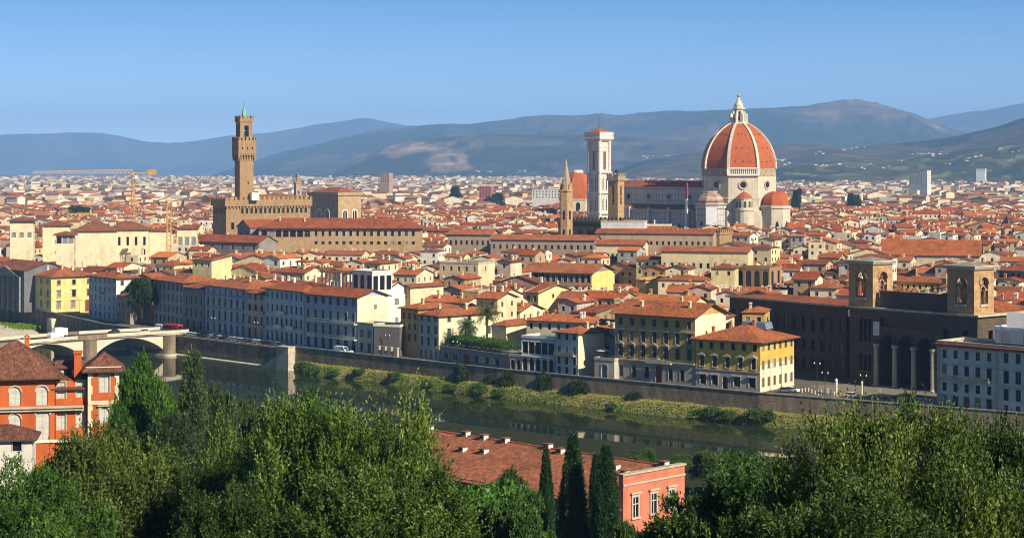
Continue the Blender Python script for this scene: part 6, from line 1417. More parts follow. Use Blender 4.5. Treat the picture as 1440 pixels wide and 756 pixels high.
for (px, off, cn, cc, lab) in ((1104, 12.5, 'dark', (0.1, 0.12, 0.14), 'dark grey car at the corner of the yellow palace on the square'), (1114, 14.5, 'white', (0.78, 0.78, 0.78), 'white car beside the dark grey car near the yellow palace'), (1198, 12.0, 'white', (0.75, 0.75, 0.75), 'white car alone on the square before the library pier'), (488, 4.6, 'white', (0.75, 0.75, 0.75), 'white car driving behind the white van below the long balconies')):
    p = wl_at(px, off); o = copy_thing(car0, (p.x, p.y, 0.012), R(-30 + rc_.uniform(-20, 20)), lab); o['group'] = 'cars on the street'; paint(o, cc)
van0 = make_van()
for i, (px, off, c, lab) in enumerate(((480, 4.4, (0.75, 0.78, 0.82), 'white van on the quay below the long white balconies'), (1240, 4.6, (0.025, 0.035, 0.055), 'dark blue van by the river wall below the portico columns'), (1252, 6.6, (0.03, 0.03, 0.035), 'black van behind the dark blue van below the portico'), (1284, 4.4, (0.02, 0.035, 0.07), 'dark blue van by the river wall nearest the white apartment house'), (1302, 5.6, (0.04, 0.05, 0.07), 'dark grey van at the corner of the white apartment house'))):
    p = wl_at(px, off); q = wl_at(px + 2, off); o = van0 if i == 0 else copy_thing(van0, (0, 0, 0))
    o.location = (p.x, p.y, 0.006); o.rotation_euler = (0, 0, math.atan2(q.y - p.y, q.x - p.x)); o['label'] = lab; o['group'] = 'vans on the quay'; paint(o, c)
# vehicles on the bridge and the red bus at its end
def box_truck(label, p, ang, c, L=5.2, Hh=3.6):
    t = thing('box_truck', label, 'truck', p, ang, 'white trucks on the bridge'); MB().box(-L / 2, -1.2, 0.7, L / 2 - 1.5, 1.2, Hh).build('box', 'carpaint', t, c); MB().slab([(L / 2 - 1.45, 0.5), (L / 2 + 0.4, 0.5), (L / 2 + 0.4, 1.5), (L / 2 - 0.1, 2.4), (L / 2 - 1.45, 2.4)], -1.1, 1.1).build('cab', 'carpaint', t, c)
    wm = MB().lathe([(0.02, -0.15), (0.42, -0.15), (0.42, 0.15), (0.02, 0.15)], 12); wm.v = [(x, z, y) for x, y, z in wm.v]; me = wm.mesh('wheel', ['tyre'])
    for x in (-1.5, 1.6):
        for y in (-1.05, 1.05): link('wheel', me, t, (x, y, 0.42))
box_truck('tall white box truck on the bridge above the first visible pier', on_bridge(52, 2.5), BA, (0.8, 0.8, 0.8), 5.0, 4.0)
box_truck('shorter white box truck on the bridge just ahead of the tall one', on_bridge(46.5, -2.5), BA, (0.78, 0.78, 0.78), 5.0, 3.2)
o = copy_thing(car0, on_bridge(66, 3.0), BA, 'white car crossing the bridge behind the two white trucks'); o['group'] = 'cars on the bridge'; paint(o, (0.75, 0.75, 0.75))
for s_, off, c, lab in ((22, -3, (0.05, 0.05, 0.06), 'black car on the bridge nearest the red bus'), (13, 3, (0.4, 0.42, 0.44), 'silver car on the bridge nearest the quay')):
    o = copy_thing(car0, on_bridge(s_, off), BA, lab); o['group'] = 'cars on the bridge'; paint(o, c)
p = wl_at(243, 7.5); t = thing('bus', 'red bus at the quay end of the bridge', 'bus', (p.x, p.y, 0.006), R(-40))
MB().box(-4.4, -1.25, 0.45, 4.4, 1.25, 3.1).build('body', 'redcloth', t); MB().box(-4.2, -1.28, 1.5, 3.9, -1.252, 2.5).build('window', 'glass', t); MB().box(4.402, -1.1, 1.3, 4.43, 1.1, 2.6).build('windscreen', 'glass', t)
wm = MB().lathe([(0.02, -0.15), (0.48, -0.15), (0.48, 0.15), (0.02, 0.15)], 12); wm.v = [(x, z, y) for x, y, z in wm.v]; me = wm.mesh('wheel', ['tyre'])
for x in (-2.7, 2.7):
    for y in (-1.12, 1.12): link('wheel', me, t, (x, y, 0.48))
for px, lab in ((226, 'white van waiting left of the red bus'), (232, 'white van immediately left of the red bus')):
    p = wl_at(px, 8.0); o = copy_thing(van0, (p.x, p.y, 0.006), R(-50), lab); o['group'] = 'vans on the quay'; paint(o, (0.8, 0.8, 0.8))

# ------------------------------------------------------------------ lamps and small things on the quay
def make_lamp(h=7.5):
    t = thing('street_lamp', 'lamp', 'street lamp'); MB().lathe([(0.16, 0), (0.13, 0.8), (0.07, 1.0), (0.055, h - 0.5)], 8).build('post', 'iron', t)
    mb = MB(); mb.tube((-0.9, 0, h - 0.5), (0.9, 0, h - 0.5), 0.05, n=5); mb.build('arm', 'iron', t)
    for x in (-0.9, 0.9): MB().lathe([(0.03, -0.1), (0.16, 0.0), (0.2, 0.35), (0.08, 0.46), (0.02, 0.52)], 8).build('lamp_head', 'lampglass', t, loc=(x, 0, h - 0.5))
    return t
lamp0 = make_lamp(); first = True
LAMPS = [(1083, 10, 'street lamp before the sunlit end of the yellow palace'), (1099, 20, 'street lamp at the far edge of the yellow palace end wall'), (1149, 26, 'street lamp standing before the dark library wing'), (1214, 5, 'street lamp on the quay before the library pier'), (1160, 5, 'street lamp on the quay wall at the start of the square'), (930, 6.5, 'street lamp before the ochre palace door'), (760, 6.5, 'street lamp before the small arcaded house'), (640, 6.5, 'street lamp before the niched garden wall'), (545, 6.5, 'street lamp before the shaded court wall'), (455, 6.5, 'street lamp below the balconied palace'), (360, 6.5, 'street lamp before the loggia house'), (300, 6.5, 'street lamp before the wide blue palace'), (112, 6.5, 'street lamp between yellow palace and hotel')]
for px, off, lab in LAMPS:
    p = wl_at(px, off); o = lamp0 if first else copy_thing(lamp0, (0, 0, 0)); first = False
    o.location = (p.x, p.y, 0); o.rotation_euler = (0, 0, R(-40)); o['label'] = lab; o['group'] = 'street lamps along the quay'
def pillar(px, off, lab, h=4.2, r=0.42, mat='white'):
    p = wl_at(px, off); t = thing('kiosk_pillar', lab, 'pillar', (p.x, p.y, 0)); MB().lathe([(r, 0), (r, h), (r * 1.3, h + 0.1), (r * 1.3, h + 0.3), (0.05, h + 0.9)], 12).build('column', mat, t); return t
pillar(1176, 16, 'round white advertising pillar on the square before the library wing', 3.7, 0.34)
pillar(1212, 20, 'slim white pillar before the lighter library corner', 3.0, 0.22)
p = wl_at(1182, 12); t = thing('traffic_cone', 'orange traffic cone on the square beside the white pillar', 'cone', (p.x, p.y, 0)); MB().box(-0.4, -0.4, 0.005, 0.4, 0.4, 0.06).build('base', 'iron', t); MB().lathe([(0.32, 0.06), (0.05, 1.4)], 12).build('cone', 'orangepl', t)
b0 = None
for i in range(12):
    p = wl_at(1128 + i * 4.5, 15 + 3 * math.sin(i)); 
    if b0 is None: b0 = tag(MB().lathe([(0.16, 0), (0.16, 0.9), (0.2, 0.95), (0.2, 1.1), (0.04, 1.2)], 8).build('bollard', 'white', loc=(p.x, p.y, 0)), 'short pale bollard on the square between yellow palace and library', 'bollard', 'bollards on the square')
    else: c = b0.copy(); COL.objects.link(c); c.location = (p.x, p.y, 0)
mb = MB(); p = wl_at(1160, 9.5); q = wl_at(1222, 9.5); L = (q - p).length
for k in range(int(L / 1.6)): mb.box(k * 1.6, -0.04, 0, k * 1.6 + 0.08, 0.04, 1.05)
for z in (0.55, 1.0): mb.box(0, -0.03, z, L, 0.03, z + 0.06)
tag(mb.build('railing', 'iron', loc=(p.x, p.y, 0), rz=math.atan2((q - p).y, (q - p).x)), 'iron railing along the river side of the square', 'railing')
p = Vector((ray(849, 540), 540, zat(505, 540) + 0.4)); t = thing('parasol', 'white square parasol on the lodge terrace beside the ochre palace', 'parasol', p); MB().tube((0, 0, 0), (0, 0, 2.6), 0.05).build('pole', 'wood', t); MB().lathe([(2.3, 2.25), (0.1, 2.9)], 8).build('canopy', 'white', t)

# ------------------------------------------------------------------ red villa
VA = R(13); Yv = 322.0
def vpt(px, Y): return Vector((ray(px, Y), Y, 0))
RED, TRIM = (0.50, 0.115, 0.032), 'stone'
RBR = (0.165, 0.068, 0.042)
a = vpt(-40, 314); k = (77 - 720) / F; w = (k * a.y - a.x) / (math.cos(VA) - k * math.sin(VA)); mid = Vector((a.x + math.cos(VA) * w / 2, a.y + math.sin(VA) * w / 2, 0))
zc = zat(523, a.y + math.sin(VA) * w * 0.6)
def sx_(px):                                                # distance along the main front of a picture column
    kk = (px - 720) / F; return (kk * a.y - a.x) / (math.cos(VA) - kk * math.sin(VA))
t = house('red_villa', 'orange red villa with white arched windows and brown tiled roof by the trees', 'villa', mid, VA, w, 13, zc, roof='hip', rise=5.0, ov=1.4, wall=RED, roofc=RBR, trim='stone',
    front=tuple((zat(566, 320), 3.4, 2.0, 1, 'sw', 'ar', sx_(p_) - 2, sx_(p_) + 2) for p_ in (21, 59)) + ((zat(566, 320), 3.4, 2.0, 1, 'sw', 'ar', sx_(-17) - 2, sx_(-17) + 2), (zat(605, 320), 3.6, 2.0, 1, 'sw', 'ar', sx_(21) - 2, sx_(21) + 2), (zat(616, 320), 5.8, 2.3, 1, 'sw', 'ar', sx_(60) - 2, sx_(60) + 2)), chim=((2, 8),), chimc=RED)
mb = MB(); z_ = zat(571, 319); mb.box(-w / 2, -0.9, z_, w / 2 + 5, -0.02, z_ + 0.35); mb.box(-w / 2, -0.55, z_ - 0.5, w / 2 + 5, -0.02, z_ - 0.003); mb.build('balcony', 'stone', t)
mb = MB(); z_ = zat(618, 320); mb.box(w / 2 - 8, -0.25, z_, w / 2 + 5.5, -0.02, z_ + 0.5); mb.build('string_course', 'white', t)
# lower link and corner tower as parts of the same villa
def villa_part(px0, px1, dep, pyE, roof, set_back, rows, rise, ov, y_extra=0.0, name='wing'):
    s0, s1 = sx_(px0), sx_(px1); cx = (s0 + s1) / 2 - w / 2; w2 = s1 - s0; zE = zat(pyE, a.y + math.sin(VA) * (s0 + s1) / 2)
    mb = MB(); ops = []; wins = []
    for (pc, pb, hh, ww, kd, ex) in rows:
        ac = sx_(pc) - s0; zb_ = zat(pb, a.y + math.sin(VA) * sx_(pc)); ops.append((ac - ww / 2, ac + ww / 2, zb_, zb_ + hh)); wins.append((cx - w2 / 2 + ac, zb_, ww, hh, kd, ex))
    wall_side(mb, (cx - w2 / 2, set_back), (1, 0), w2, 0, zE, ops); wall_side(mb, (cx + w2 / 2, set_back), (0, 1), dep, 0, zE, ()); wall_side(mb, (cx + w2 / 2, set_back + dep), (-1, 0), w2, 0, zE, ()); wall_side(mb, (cx - w2 / 2, set_back + dep), (0, -1), dep, 0, zE, ())
    wo = mb.build(name, 'plaster', t, RED)
    for (x, zb_, ww, hh, kd, ex) in wins: add_window(t, x, set_back, zb_, 0, ww, hh, kd, ex, 'stone', RED)
    if roof: roof_mesh(w2, dep, zE, roof, rise, ov).build('roof', ['roof', 'darkwood'], t, RBR, loc=(cx, set_back, 0))
    return cx, w2, zE
villa_part(78, 124, 9, 541, 'shed', 0.6, ((86, 561, 3.0, 1.5, 'sw', 'f'), (113.5, 559, 3.0, 1.5, 'sw', 'f'), (86, 605, 2.8, 1.5, 'sw', 'f'), (113.5, 601, 2.8, 1.5, 'sw', 'f')), 2.6, 0.7)
cx, w2, zE = villa_part(124, 167, 8.5, 513.5, 'hip', -0.7, ((147, 551, 3.5, 1.7, 'sw', 'arfl'), (147, 597, 3.2, 1.7, 'sw', 'arfl')), 2.1, 1.1, name='tower')
mb = MB()
for q in (-1, 1):
    n = 14
    for k_ in range(n):
        wd = 0.75 if k_ % 2 else 0.5; z0_ = 7 + (zE - 7.6) * k_ / n; x0, x1 = sorted((cx + q * (w2 / 2 + 0.06), cx + q * (w2 / 2 - wd))); mb.box(x0, -0.82, z0_, x1, -0.702, z0_ + (zE - 7.6) / n)
mb.box(cx - w2 / 2 - 0.4, -1.1, zE - 0.6, cx + w2 / 2 + 0.4, -0.703, zE - 0.1)
for k_ in range(9): mb.box(cx - w2 / 2 + 0.3 + k_ * (w2 - 0.9) / 8, -1.05, zE - 1.0, cx - w2 / 2 + 0.6 + k_ * (w2 - 0.9) / 8, -0.705, zE - 0.61)
z_ = zat(563, 321); mb.box(cx - w2 / 2, -0.9, z_ - 0.3, cx + w2 / 2, -0.83, z_ + 0.4); mb.build('quoins', plaster_band((0.66, 0.58, 0.40)), t)
s0 = sx_(104) - w / 2; mb = MB(); mb.box(s0, 3, 20, s0 + 1.3, 5, zat(490, 330)); mb.box(s0 - 0.15, 2.8, zat(490, 330), s0 + 1.45, 5.2, zat(490, 330) + 0.4); mb.build('chimney', 'plaster', t, RED)
s0 = sx_(79) - w / 2; mb = MB(); mb.box(s0, 5.5, 20, s0 + 4.4, 10, zat(509, 330)); mb.box(s0 + 1.2, 5.44, zat(524, 330), s0 + 2.6, 5.49, zat(512, 330), 1); mb.build('attic_room', ['white', 'glass'], t); roof_mesh(4.6, 5.0, zat(509, 330), 'gx', 0.9, 0.3).build('roof', ['roof', 'darkwood'], t, RBR, loc=(s0 + 2.2, 5.3, 0))
pA = vpt(-30, 285); w3 = 10.0; t = house('white_outhouse', 'small white house with brown roof at the foot of the red villa', 'house', pA + Vector((3.4, 1, 0)), R(10), 9.3, 7, zat(613, 287), roof='hip', rise=1.6, ov=0.8, wall=(0.66, 0.63, 0.57), roofc=RBR, front=((zat(633, 287), 1.6, 1.4, 2, 'dark', 'fl'),), z0=0)

# ------------------------------------------------------------------ long roof by the river
a = Vector((ray(578, 352), 352, 0)); b = Vector((ray(955, 304), 304, 0)); mid, ang, w = place_front(tuple(a), tuple(b))
dv = (b - a).normalized(); nv = Vector((-dv.y, dv.x, 0)); zr = zat(600, 350); dep = 19.0
# ridge line is at mid depth; the front edge comes towards the viewpoint
dep = 15.0; mid = mid - nv * dep
rise = 4.6; hh = zr - rise - 0.2
t = house('river_lodge', 'long low building with mottled red roof, small skylights and a coral end wall', 'lodge', mid, ang, w, dep, hh, roof='shed', rise=rise, ov=0.7, wall=(0.55, 0.19, 0.12), roofc=(0.34, 0.118, 0.060), trim='stone', front=((2.5, 2.2, 1.2, 12, 'dark', 'f'),))
mb = MB(); tp = hh + rise + 0.5; mb.box(w / 2 + 0.01, -0.35, 0, w / 2 + 0.95, dep + 0.3, tp); mb.build('end_wall', 'plaster', t, (0.55, 0.19, 0.12))
for y_ in (2.6, 7.2, 11.8):
    m2 = MB(); m2.box(-0.62, -0.06, 0, 0.62, -0.005, 3.1, 0); m2.box(-0.06, -0.1, 0, 0.06, -0.061, 3.1, 1); m2.box(-0.6, -0.1, 2.0, 0.6, -0.061, 2.12, 1); wo = m2.build('window', ['glass', 'white'], t, loc=(w / 2 + 0.95, y_, 6.0), rz=math.pi / 2)
    m2 = MB()
    for q in (-1, 1): x0, x1 = sorted((q * 0.64, q * 0.95)); m2.box(x0, -0.2, -0.1, x1, -0.004, 3.2)
    m2.box(-1.0, -0.25, 3.2, 1.0, -0.004, 3.6); m2.box(-1.25, -0.45, 3.75, 1.25, -0.004, 4.0); m2.box(-1.1, -0.35, -0.4, 1.1, -0.004, -0.11); m2.build('frame', 'stone', wo)
mb = MB(); mb.box(w / 2 - 0.1, -0.6, tp, w / 2 + 1.2, dep + 0.5, tp + 0.3); mb.box(w / 2 + 0.96, -0.4, tp - 1.7, w / 2 + 1.12, dep + 0.35, tp - 1.4); mb.build('string_course', 'stone', t)
rt = [c for c in t.children if c.name.startswith('roof')][0]
for (px, py) in ((653, 612), (677, 616), (707, 621), (767, 630), (786, 637), (848, 645), (932, 648), (647, 634), (677, 638), (876, 668), (600, 599), (862, 660)):
    # small roof lights with pale cheeks, found on the front slope
    best = None
    for f_ in np.linspace(0, 0.97, 60):
        for s_ in np.linspace(-w / 2, w / 2, 120):
            y_ = dep * f_; z_ = hh + rise * f_; P = mid + dv * s_ + nv * y_; e = (pxof(P) - px) ** 2 + (HY + (CZ - z_) / P.y * F - py) ** 2
            if best is None or e < best[0]: best = (e, s_, y_, z_)
    _, s_, y_, z_ = best; mb = MB(); mb.box(-0.55, 0.1, -0.5, 0.55, 1.3, 0.75); mb.box(-0.5, -0.05, 0.12, 0.5, 0.095, 0.65, 1); mb.box(-0.7, -0.25, 0.752, 0.7, 1.5, 0.87, 2)
    mb.build('roof_light', ['white', 'iron', 'roof'], rt, (0.25, 0.09, 0.05), loc=(s_, y_, z_))
mb = MB(); mb.box(w / 2 - 5, -6, 0, w / 2 - 1.0, -0.02, zat(700, 303)); mb.build('porch', 'plaster', t, (0.50, 0.12, 0.06)); roof_mesh(4.6, 6.2, zat(700, 303), 'shed', 1.0, 0.5).build('roof', ['roof', 'darkwood'], t, RT[1], loc=(w / 2 - 3.0, -6.1, 0))
# ------------------------------------------------------------------ trees, made of many leaves on sprigs
def leaf_mesh(name, P, D, L, k, ll, lw, seed, mat, tint, spread=0.9):
    """P (n,3) sprig roots, D (n,3) unit directions, L (n,) lengths; k leaves a sprig of length ll and width lw."""
    r = np.random.default_rng(seed); n = len(P); t = (np.arange(k) + 0.5) / k
    base = P[:, None, :] + D[:, None, :] * (L[:, None] * t[None, :])[:, :, None]
    rnd = r.normal(size=(n, k, 3)); rnd /= np.linalg.norm(rnd, axis=2, keepdims=True)
    dirs = D[:, None, :] * 0.75 + rnd * spread; dirs /= np.linalg.norm(dirs, axis=2, keepdims=True)
    up = r.normal(size=(n, k, 3)); side = np.cross(dirs, up); side /= np.maximum(1e-6, np.linalg.norm(side, axis=2, keepdims=True))
    s = (0.7 + 0.6 * r.random((n, k, 1)))
    v0 = base; v1 = base + dirs * ll * 0.5 * s + side * lw * 0.5 * s; v2 = base + dirs * ll * s; v3 = base + dirs * ll * 0.5 * s - side * lw * 0.5 * s
    V = np.stack([v0, v1, v2, v3], axis=2).reshape(-1, 3).astype(np.float32); nf = n * k
    me = bpy.data.meshes.new(name); me.vertices.add(nf * 4); me.vertices.foreach_set('co', V.ravel()); me.loops.add(nf * 4); me.polygons.add(nf)
    me.loops.foreach_set('vertex_index', np.arange(nf * 4, dtype=np.int32)); me.polygons.foreach_set('loop_start', np.arange(0, nf * 4, 4, dtype=np.int32)); me.polygons.foreach_set('loop_total', np.full(nf, 4, np.int32))
    me.update(calc_edges=True); at = me.attributes.new('tint', 'FLOAT', 'FACE')
    tv = np.clip(np.repeat(tint, k) + r.normal(size=nf) * 0.10, 0, 1).astype(np.float32); at.data.foreach_set('value', tv); me.materials.append(M[mat]); return me
def sample_lobes(lobes, n, seed, rmin=0.72, squash_bottom=0.35):
    r = np.random.default_rng(seed); C = np.array([l[:3] for l in lobes]); S = np.array([l[3:6] for l in lobes]); area = (S[:, 0] * S[:, 1] + S[:, 0] * S[:, 2] + S[:, 1] * S[:, 2])
    li = r.choice(len(lobes), n * 3, p=area / area.sum()); d = r.normal(size=(n * 3, 3)); d /= np.linalg.norm(d, axis=1, keepdims=True); d[:, 2] = np.where(d[:, 2] < -0.3, -d[:, 2] * squash_bottom, d[:, 2])
    rad = rmin + (1.03 - rmin) * r.random(n * 3) ** 0.55; P = C[li] + d * S[li] * rad[:, None]; ok = np.ones(n * 3, bool)
    for k in range(len(lobes)):
        q = np.linalg.norm((P - C[k]) / S[k], axis=1); ok &= ~((q < rmin * 0.93) & (li != k))
    P, d, li = P[ok][:n], d[ok][:n], li[ok][:n]; N = d / S[li]; N /= np.linalg.norm(N, axis=1, keepdims=True); return P, N, li
def oak_crown(seed, R_=6.0, H=9.0, nl=10, nc=150, ns=75, k=9, ll=0.24, lw=0.105, up=0.75, mat='leaf_oak', lmin=0.3, lmax=0.7, lobe=0.40, spikes=0.0, cs=(0.12, 0.2), tall=1.3, spread=0.9):
    """Limb lobes carry leaf clumps of many sizes; each clump carries sprigs of leaves."""
    r = random.Random(seed); lobes = []
    for q in range(nl):
        a = 2.4 * q + r.uniform(-0.5, 0.5); f = math.sqrt((q + 0.2) / nl) * 0.74; z = H * (0.34 + 0.42 * (1 - f ** 1.8) + r.uniform(-0.12, 0.13)); s = R_ * lobe * r.uniform(0.65, 1.2)
        lobes.append((R_ * f * math.cos(a), R_ * f * math.sin(a), z, s, s, s * r.uniform(0.8, 1.2)))
    CP, CN, cl = sample_lobes(lobes, nc, seed, 0.80); g_ = np.random.default_rng(seed + 5); nc = len(CP); P, D, L, T = [], [], [], []
    for q in range(nc):
        rad = R_ * g_.uniform(*cs); n = int(ns * (rad / (R_ * 0.16)) ** 1.6 * g_.uniform(0.6, 1.3)); d = g_.normal(size=(n, 3)); d /= np.linalg.norm(d, axis=1, keepdims=True); d[:, 2] = np.where(d[:, 2] < -0.2, -d[:, 2], d[:, 2])
        h_ = rad * tall * g_.uniform(0.8, 1.35); P.append(CP[q] + d * np.array([rad, rad, h_]) * (0.35 + 0.65 * g_.random((n, 1)) ** 0.5)); dd = d * 0.55 + CN[q] * 0.35 + np.array([0, 0, up]) + g_.normal(size=(n, 3)) * 0.25
        D.append(dd / np.linalg.norm(dd, axis=1, keepdims=True)); l_ = g_.uniform(lmin, lmax, n); l_ = np.where((g_.random(n) < spikes) & (d[:, 2] > 0.3), l_ * 2.1, l_); L.append(l_); T.append(np.clip(0.45 + g_.normal() * 0.15 + g_.normal(size=n) * 0.15, 0, 1))
    # sparse inner leaves so that the crown is not hollow
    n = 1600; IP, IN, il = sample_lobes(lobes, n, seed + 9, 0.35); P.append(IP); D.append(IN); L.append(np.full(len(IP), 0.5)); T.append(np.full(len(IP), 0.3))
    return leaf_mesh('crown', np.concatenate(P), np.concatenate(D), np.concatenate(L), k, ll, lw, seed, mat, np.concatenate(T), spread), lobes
def trunk_mesh(lobes, H, rt, seed):
    r = random.Random(seed); b = MB(); fork = H * 0.22; b.lathe([(rt * 1.5, -1.5), (rt * 1.15, 0.3), (rt, fork)], 9, close=False); pts = sorted(lobes, key=lambda l: -l[2])[:9]
    for l in pts: m_ = Vector((l[0] * 0.45, l[1] * 0.45, fork + (l[2] - fork) * 0.55)); b.tube((0, 0, fork - 0.3), m_, rt * 0.55, rt * 0.34, 6); b.tube(m_, l[:3], rt * 0.34, rt * 0.12, 6)
    return b.mesh('trunk', ['bark'])
def tree_proto(name, crown, trunk):
    co = np.empty(len(crown.vertices) * 3, np.float32); crown.vertices.foreach_get('co', co); co = co.reshape(-1, 3)
    return dict(name=name, crown=crown, trunk=trunk, H=float(np.percentile(co[:, 2], 99.7)), R=float(np.percentile(np.abs(co[:, 0]), 99.0)))
def put_tree(pr, label, px, pytop, Y, width_px, group=None, tint=(1, 1, 1), rot=0.0, name=None, zs=None, zbase=None):
    x = ray(px, Y); z0 = terr(x, Y) if zbase is None else zbase; ztop = zat(pytop, Y); sxy = width_px / F * Y / 2 / pr['R']; sz = (ztop - z0) / pr['H']
    t = thing(name or pr['name'], label, 'tree', (x, Y, z0), rot, group)
    if pr['trunk'] is not None: link('trunk', pr['trunk'], t, scale=(sxy, sxy, sz))
    link('crown', pr['crown'], t, scale=(sxy, sxy, sz), color=tint); return t
H1 = 9.0
def broad(name, seed, H, rt, **kw):
    c, l = oak_crown(seed, H=H, **kw); return tree_proto(name, c, trunk_mesh(l, H, rt, seed))
OAK1 = broad('holm_oak', 1, 9.0, 0.38, nl=11, nc=120, ns=120, k=11, up=1.1, lmin=0.4, lmax=0.95, spikes=0.09, ll=0.16, lw=0.075, cs=(0.07, 0.17), tall=2.0, spread=0.6)
OAK2 = broad('laurel_tree', 2, 9.0, 0.36, nl=12, nc=110, ns=110, k=10, up=0.8, spikes=0.08, ll=0.19, lw=0.09, cs=(0.08, 0.2), tall=1.4, spread=0.75)
OAK3 = broad('broadleaf_tree', 3, 9.0, 0.33, nl=12, nc=110, ns=60, up=0.35, ll=0.34, lw=0.16, cs=(0.11, 0.22), tall=1.0)
ACA = broad('acacia_tree', 4, 11.0, 0.3, R_=5.0, nl=14, nc=100, ns=50, up=-0.1, mat='leaf_acacia', lmin=0.35, lmax=0.95, lobe=0.30, ll=0.36, lw=0.13, cs=(0.12, 0.22), tall=0.8)
PINE = broad('pine_tree', 5, 7.5, 0.35, nl=10, nc=130, ns=70, up=0.5, mat='leaf_dark', ll=0.26, lw=0.07, cs=(0.12, 0.20), tall=0.6)
def cypress(seed, n=9000):
    g_ = np.random.default_rng(seed); z = g_.random(n) ** 0.8; z = 1 - z; H = 14.0; rr = 1.55 * np.clip((1 - z) ** 0.62 * (0.35 + 0.65 * np.clip(z / 0.12, 0, 1)), 0.03, 9); a = g_.uniform(0, 2 * np.pi, n)
    rr = rr * (0.72 + 0.3 * g_.random(n) ** 0.6) * (1 + 0.13 * np.sin(a * 5 + z * 9) + 0.09 * np.sin(a * 9 - z * 23)); P = np.c_[rr * np.cos(a), rr * np.sin(a), 0.2 + z * (H - 0.5)]
    D = np.c_[np.cos(a) * 0.28, np.sin(a) * 0.28, np.full(n, 1.0)] + g_.normal(size=(n, 3)) * 0.14; D /= np.linalg.norm(D, axis=1, keepdims=True); tint = np.clip(0.45 + g_.normal(size=n) * 0.2, 0, 1)
    return leaf_mesh('crown', P, D, g_.uniform(0.3, 0.7, n), 8, 0.22, 0.085, seed, 'leaf_cypress', tint, 0.45)
tk = MB().lathe([(0.3, -1.5), (0.22, 0), (0.16, 6), (0.04, 12.5)], 7).mesh('trunk', ['bark'])
CYP = [tree_proto('cypress_tree', cypress(21), tk), tree_proto('cypress_tree', cypress(22), tk)]
def conifer(seed, n=8000):
    g_ = np.random.default_rng(seed); H = 16.0; nb = 150; zb = np.linspace(0.06, 0.97, nb); lb = 4.6 * (1 - zb) ** 0.85 + 0.25; ab = np.cumsum(g_.uniform(1.6, 3.0, nb)); b = g_.choice(nb, n, p=lb / lb.sum()); f = g_.random(n) ** 0.6
    a = ab[b] + g_.normal(size=n) * 0.16; rr = lb[b] * f; z = zb[b] * H + 0.12 * rr - 0.05 * rr ** 2 + g_.normal(size=n) * 0.2
    P = np.c_[rr * np.cos(a), rr * np.sin(a), z]; D = np.c_[np.cos(a), np.sin(a), np.full(n, 0.35)] + g_.normal(size=(n, 3)) * 0.4; D /= np.linalg.norm(D, axis=1, keepdims=True)
    return leaf_mesh('crown', P, D, g_.uniform(0.3, 0.8, n), 9, 0.28, 0.10, seed, 'leaf_dark', np.clip(0.55 + g_.normal(size=n) * 0.22, 0, 1), 0.7)
CON = tree_proto('conifer_tree', conifer(31), MB().lathe([(0.4, -1.5), (0.32, 0), (0.05, 15.5)], 8).mesh('trunk', ['bark']))

# the crowns below the viewpoint; (prototype, label, column, top row, distance, width px)
put_tree(OAK1, 'great holm oak filling the lower edge below the white apartment house', 1268, 574, 66, 375, rot=0.3, tint=(1.25, 1.12, 0.95))
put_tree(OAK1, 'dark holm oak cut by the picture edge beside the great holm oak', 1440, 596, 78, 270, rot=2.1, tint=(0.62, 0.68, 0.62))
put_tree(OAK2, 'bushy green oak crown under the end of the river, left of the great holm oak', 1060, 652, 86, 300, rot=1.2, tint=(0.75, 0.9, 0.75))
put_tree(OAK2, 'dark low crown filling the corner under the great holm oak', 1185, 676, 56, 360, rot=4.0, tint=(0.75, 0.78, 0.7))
put_tree(OAK1, 'tall twiggy laurel crown left of the long tiled roof', 470, 560, 100, 330, rot=2.6, tint=(1.35, 1.3, 1.0))
put_tree(OAK1, 'twiggy crown beside the tall laurel, under the river', 372, 600, 108, 260, rot=5.2, tint=(1.05, 1.0, 0.85))
put_tree(OAK2, 'wide green oak at the left edge below the red villa', 140, 606, 112, 250, rot=0.9, tint=(1.2, 1.02, 0.9))
put_tree(OAK2, 'rounded oak crown in the bottom corner below the white outhouse', 20, 655, 96, 250, rot=3.3, tint=(0.85, 1.05, 0.8))
put_tree(OAK2, 'low oak crown at the bottom edge between dark pine and laurel', 235, 640, 118, 240, rot=1.9, tint=(1.0, 0.98, 0.8))
put_tree(OAK3, 'leafy green tree at the bottom edge left of the cypresses', 640, 676, 128, 230, rot=0.4, tint=(0.95, 1.35, 1.0))
put_tree(OAK3, 'green tree in front of the tiled roof beside the slim cypress', 700, 690, 150, 120, rot=2.0, tint=(1.0, 1.12, 0.9))
put_tree(OAK3, 'low leafy tree at the bottom edge under the cypresses', 735, 712, 122, 120, rot=4.4, tint=(0.8, 1.0, 0.85))
put_tree(OAK3, 'dark leafy tree at the bottom edge right of the tallest cypress pair', 900, 738, 118, 80, rot=5.4, tint=(0.7, 0.85, 0.7))
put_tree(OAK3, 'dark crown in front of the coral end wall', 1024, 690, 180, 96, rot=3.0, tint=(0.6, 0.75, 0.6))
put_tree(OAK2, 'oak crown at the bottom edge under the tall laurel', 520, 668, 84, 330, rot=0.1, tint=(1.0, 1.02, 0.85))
put_tree(OAK2, 'shadowed oak crown at the bottom edge between the two big oaks', 330, 690, 84, 200, rot=2.2, tint=(0.6, 0.66, 0.55))  # crown tinted darker than its neighbours
put_tree(PINE, 'dark flat topped pine between red villa and tall laurel', 236, 588, 165, 165, rot=0.5, tint=(1.0, 1.0, 1.0))
put_tree(PINE, 'smaller dark pine behind the flat topped one', 310, 585, 178, 110, rot=1.5, tint=(1.0, 1.0, 0.95))
put_tree(CON, 'pointed dark conifer rising before the river below the bridge', 271, 499, 196, 84, rot=0.7, tint=(1.7, 1.6, 1.2))
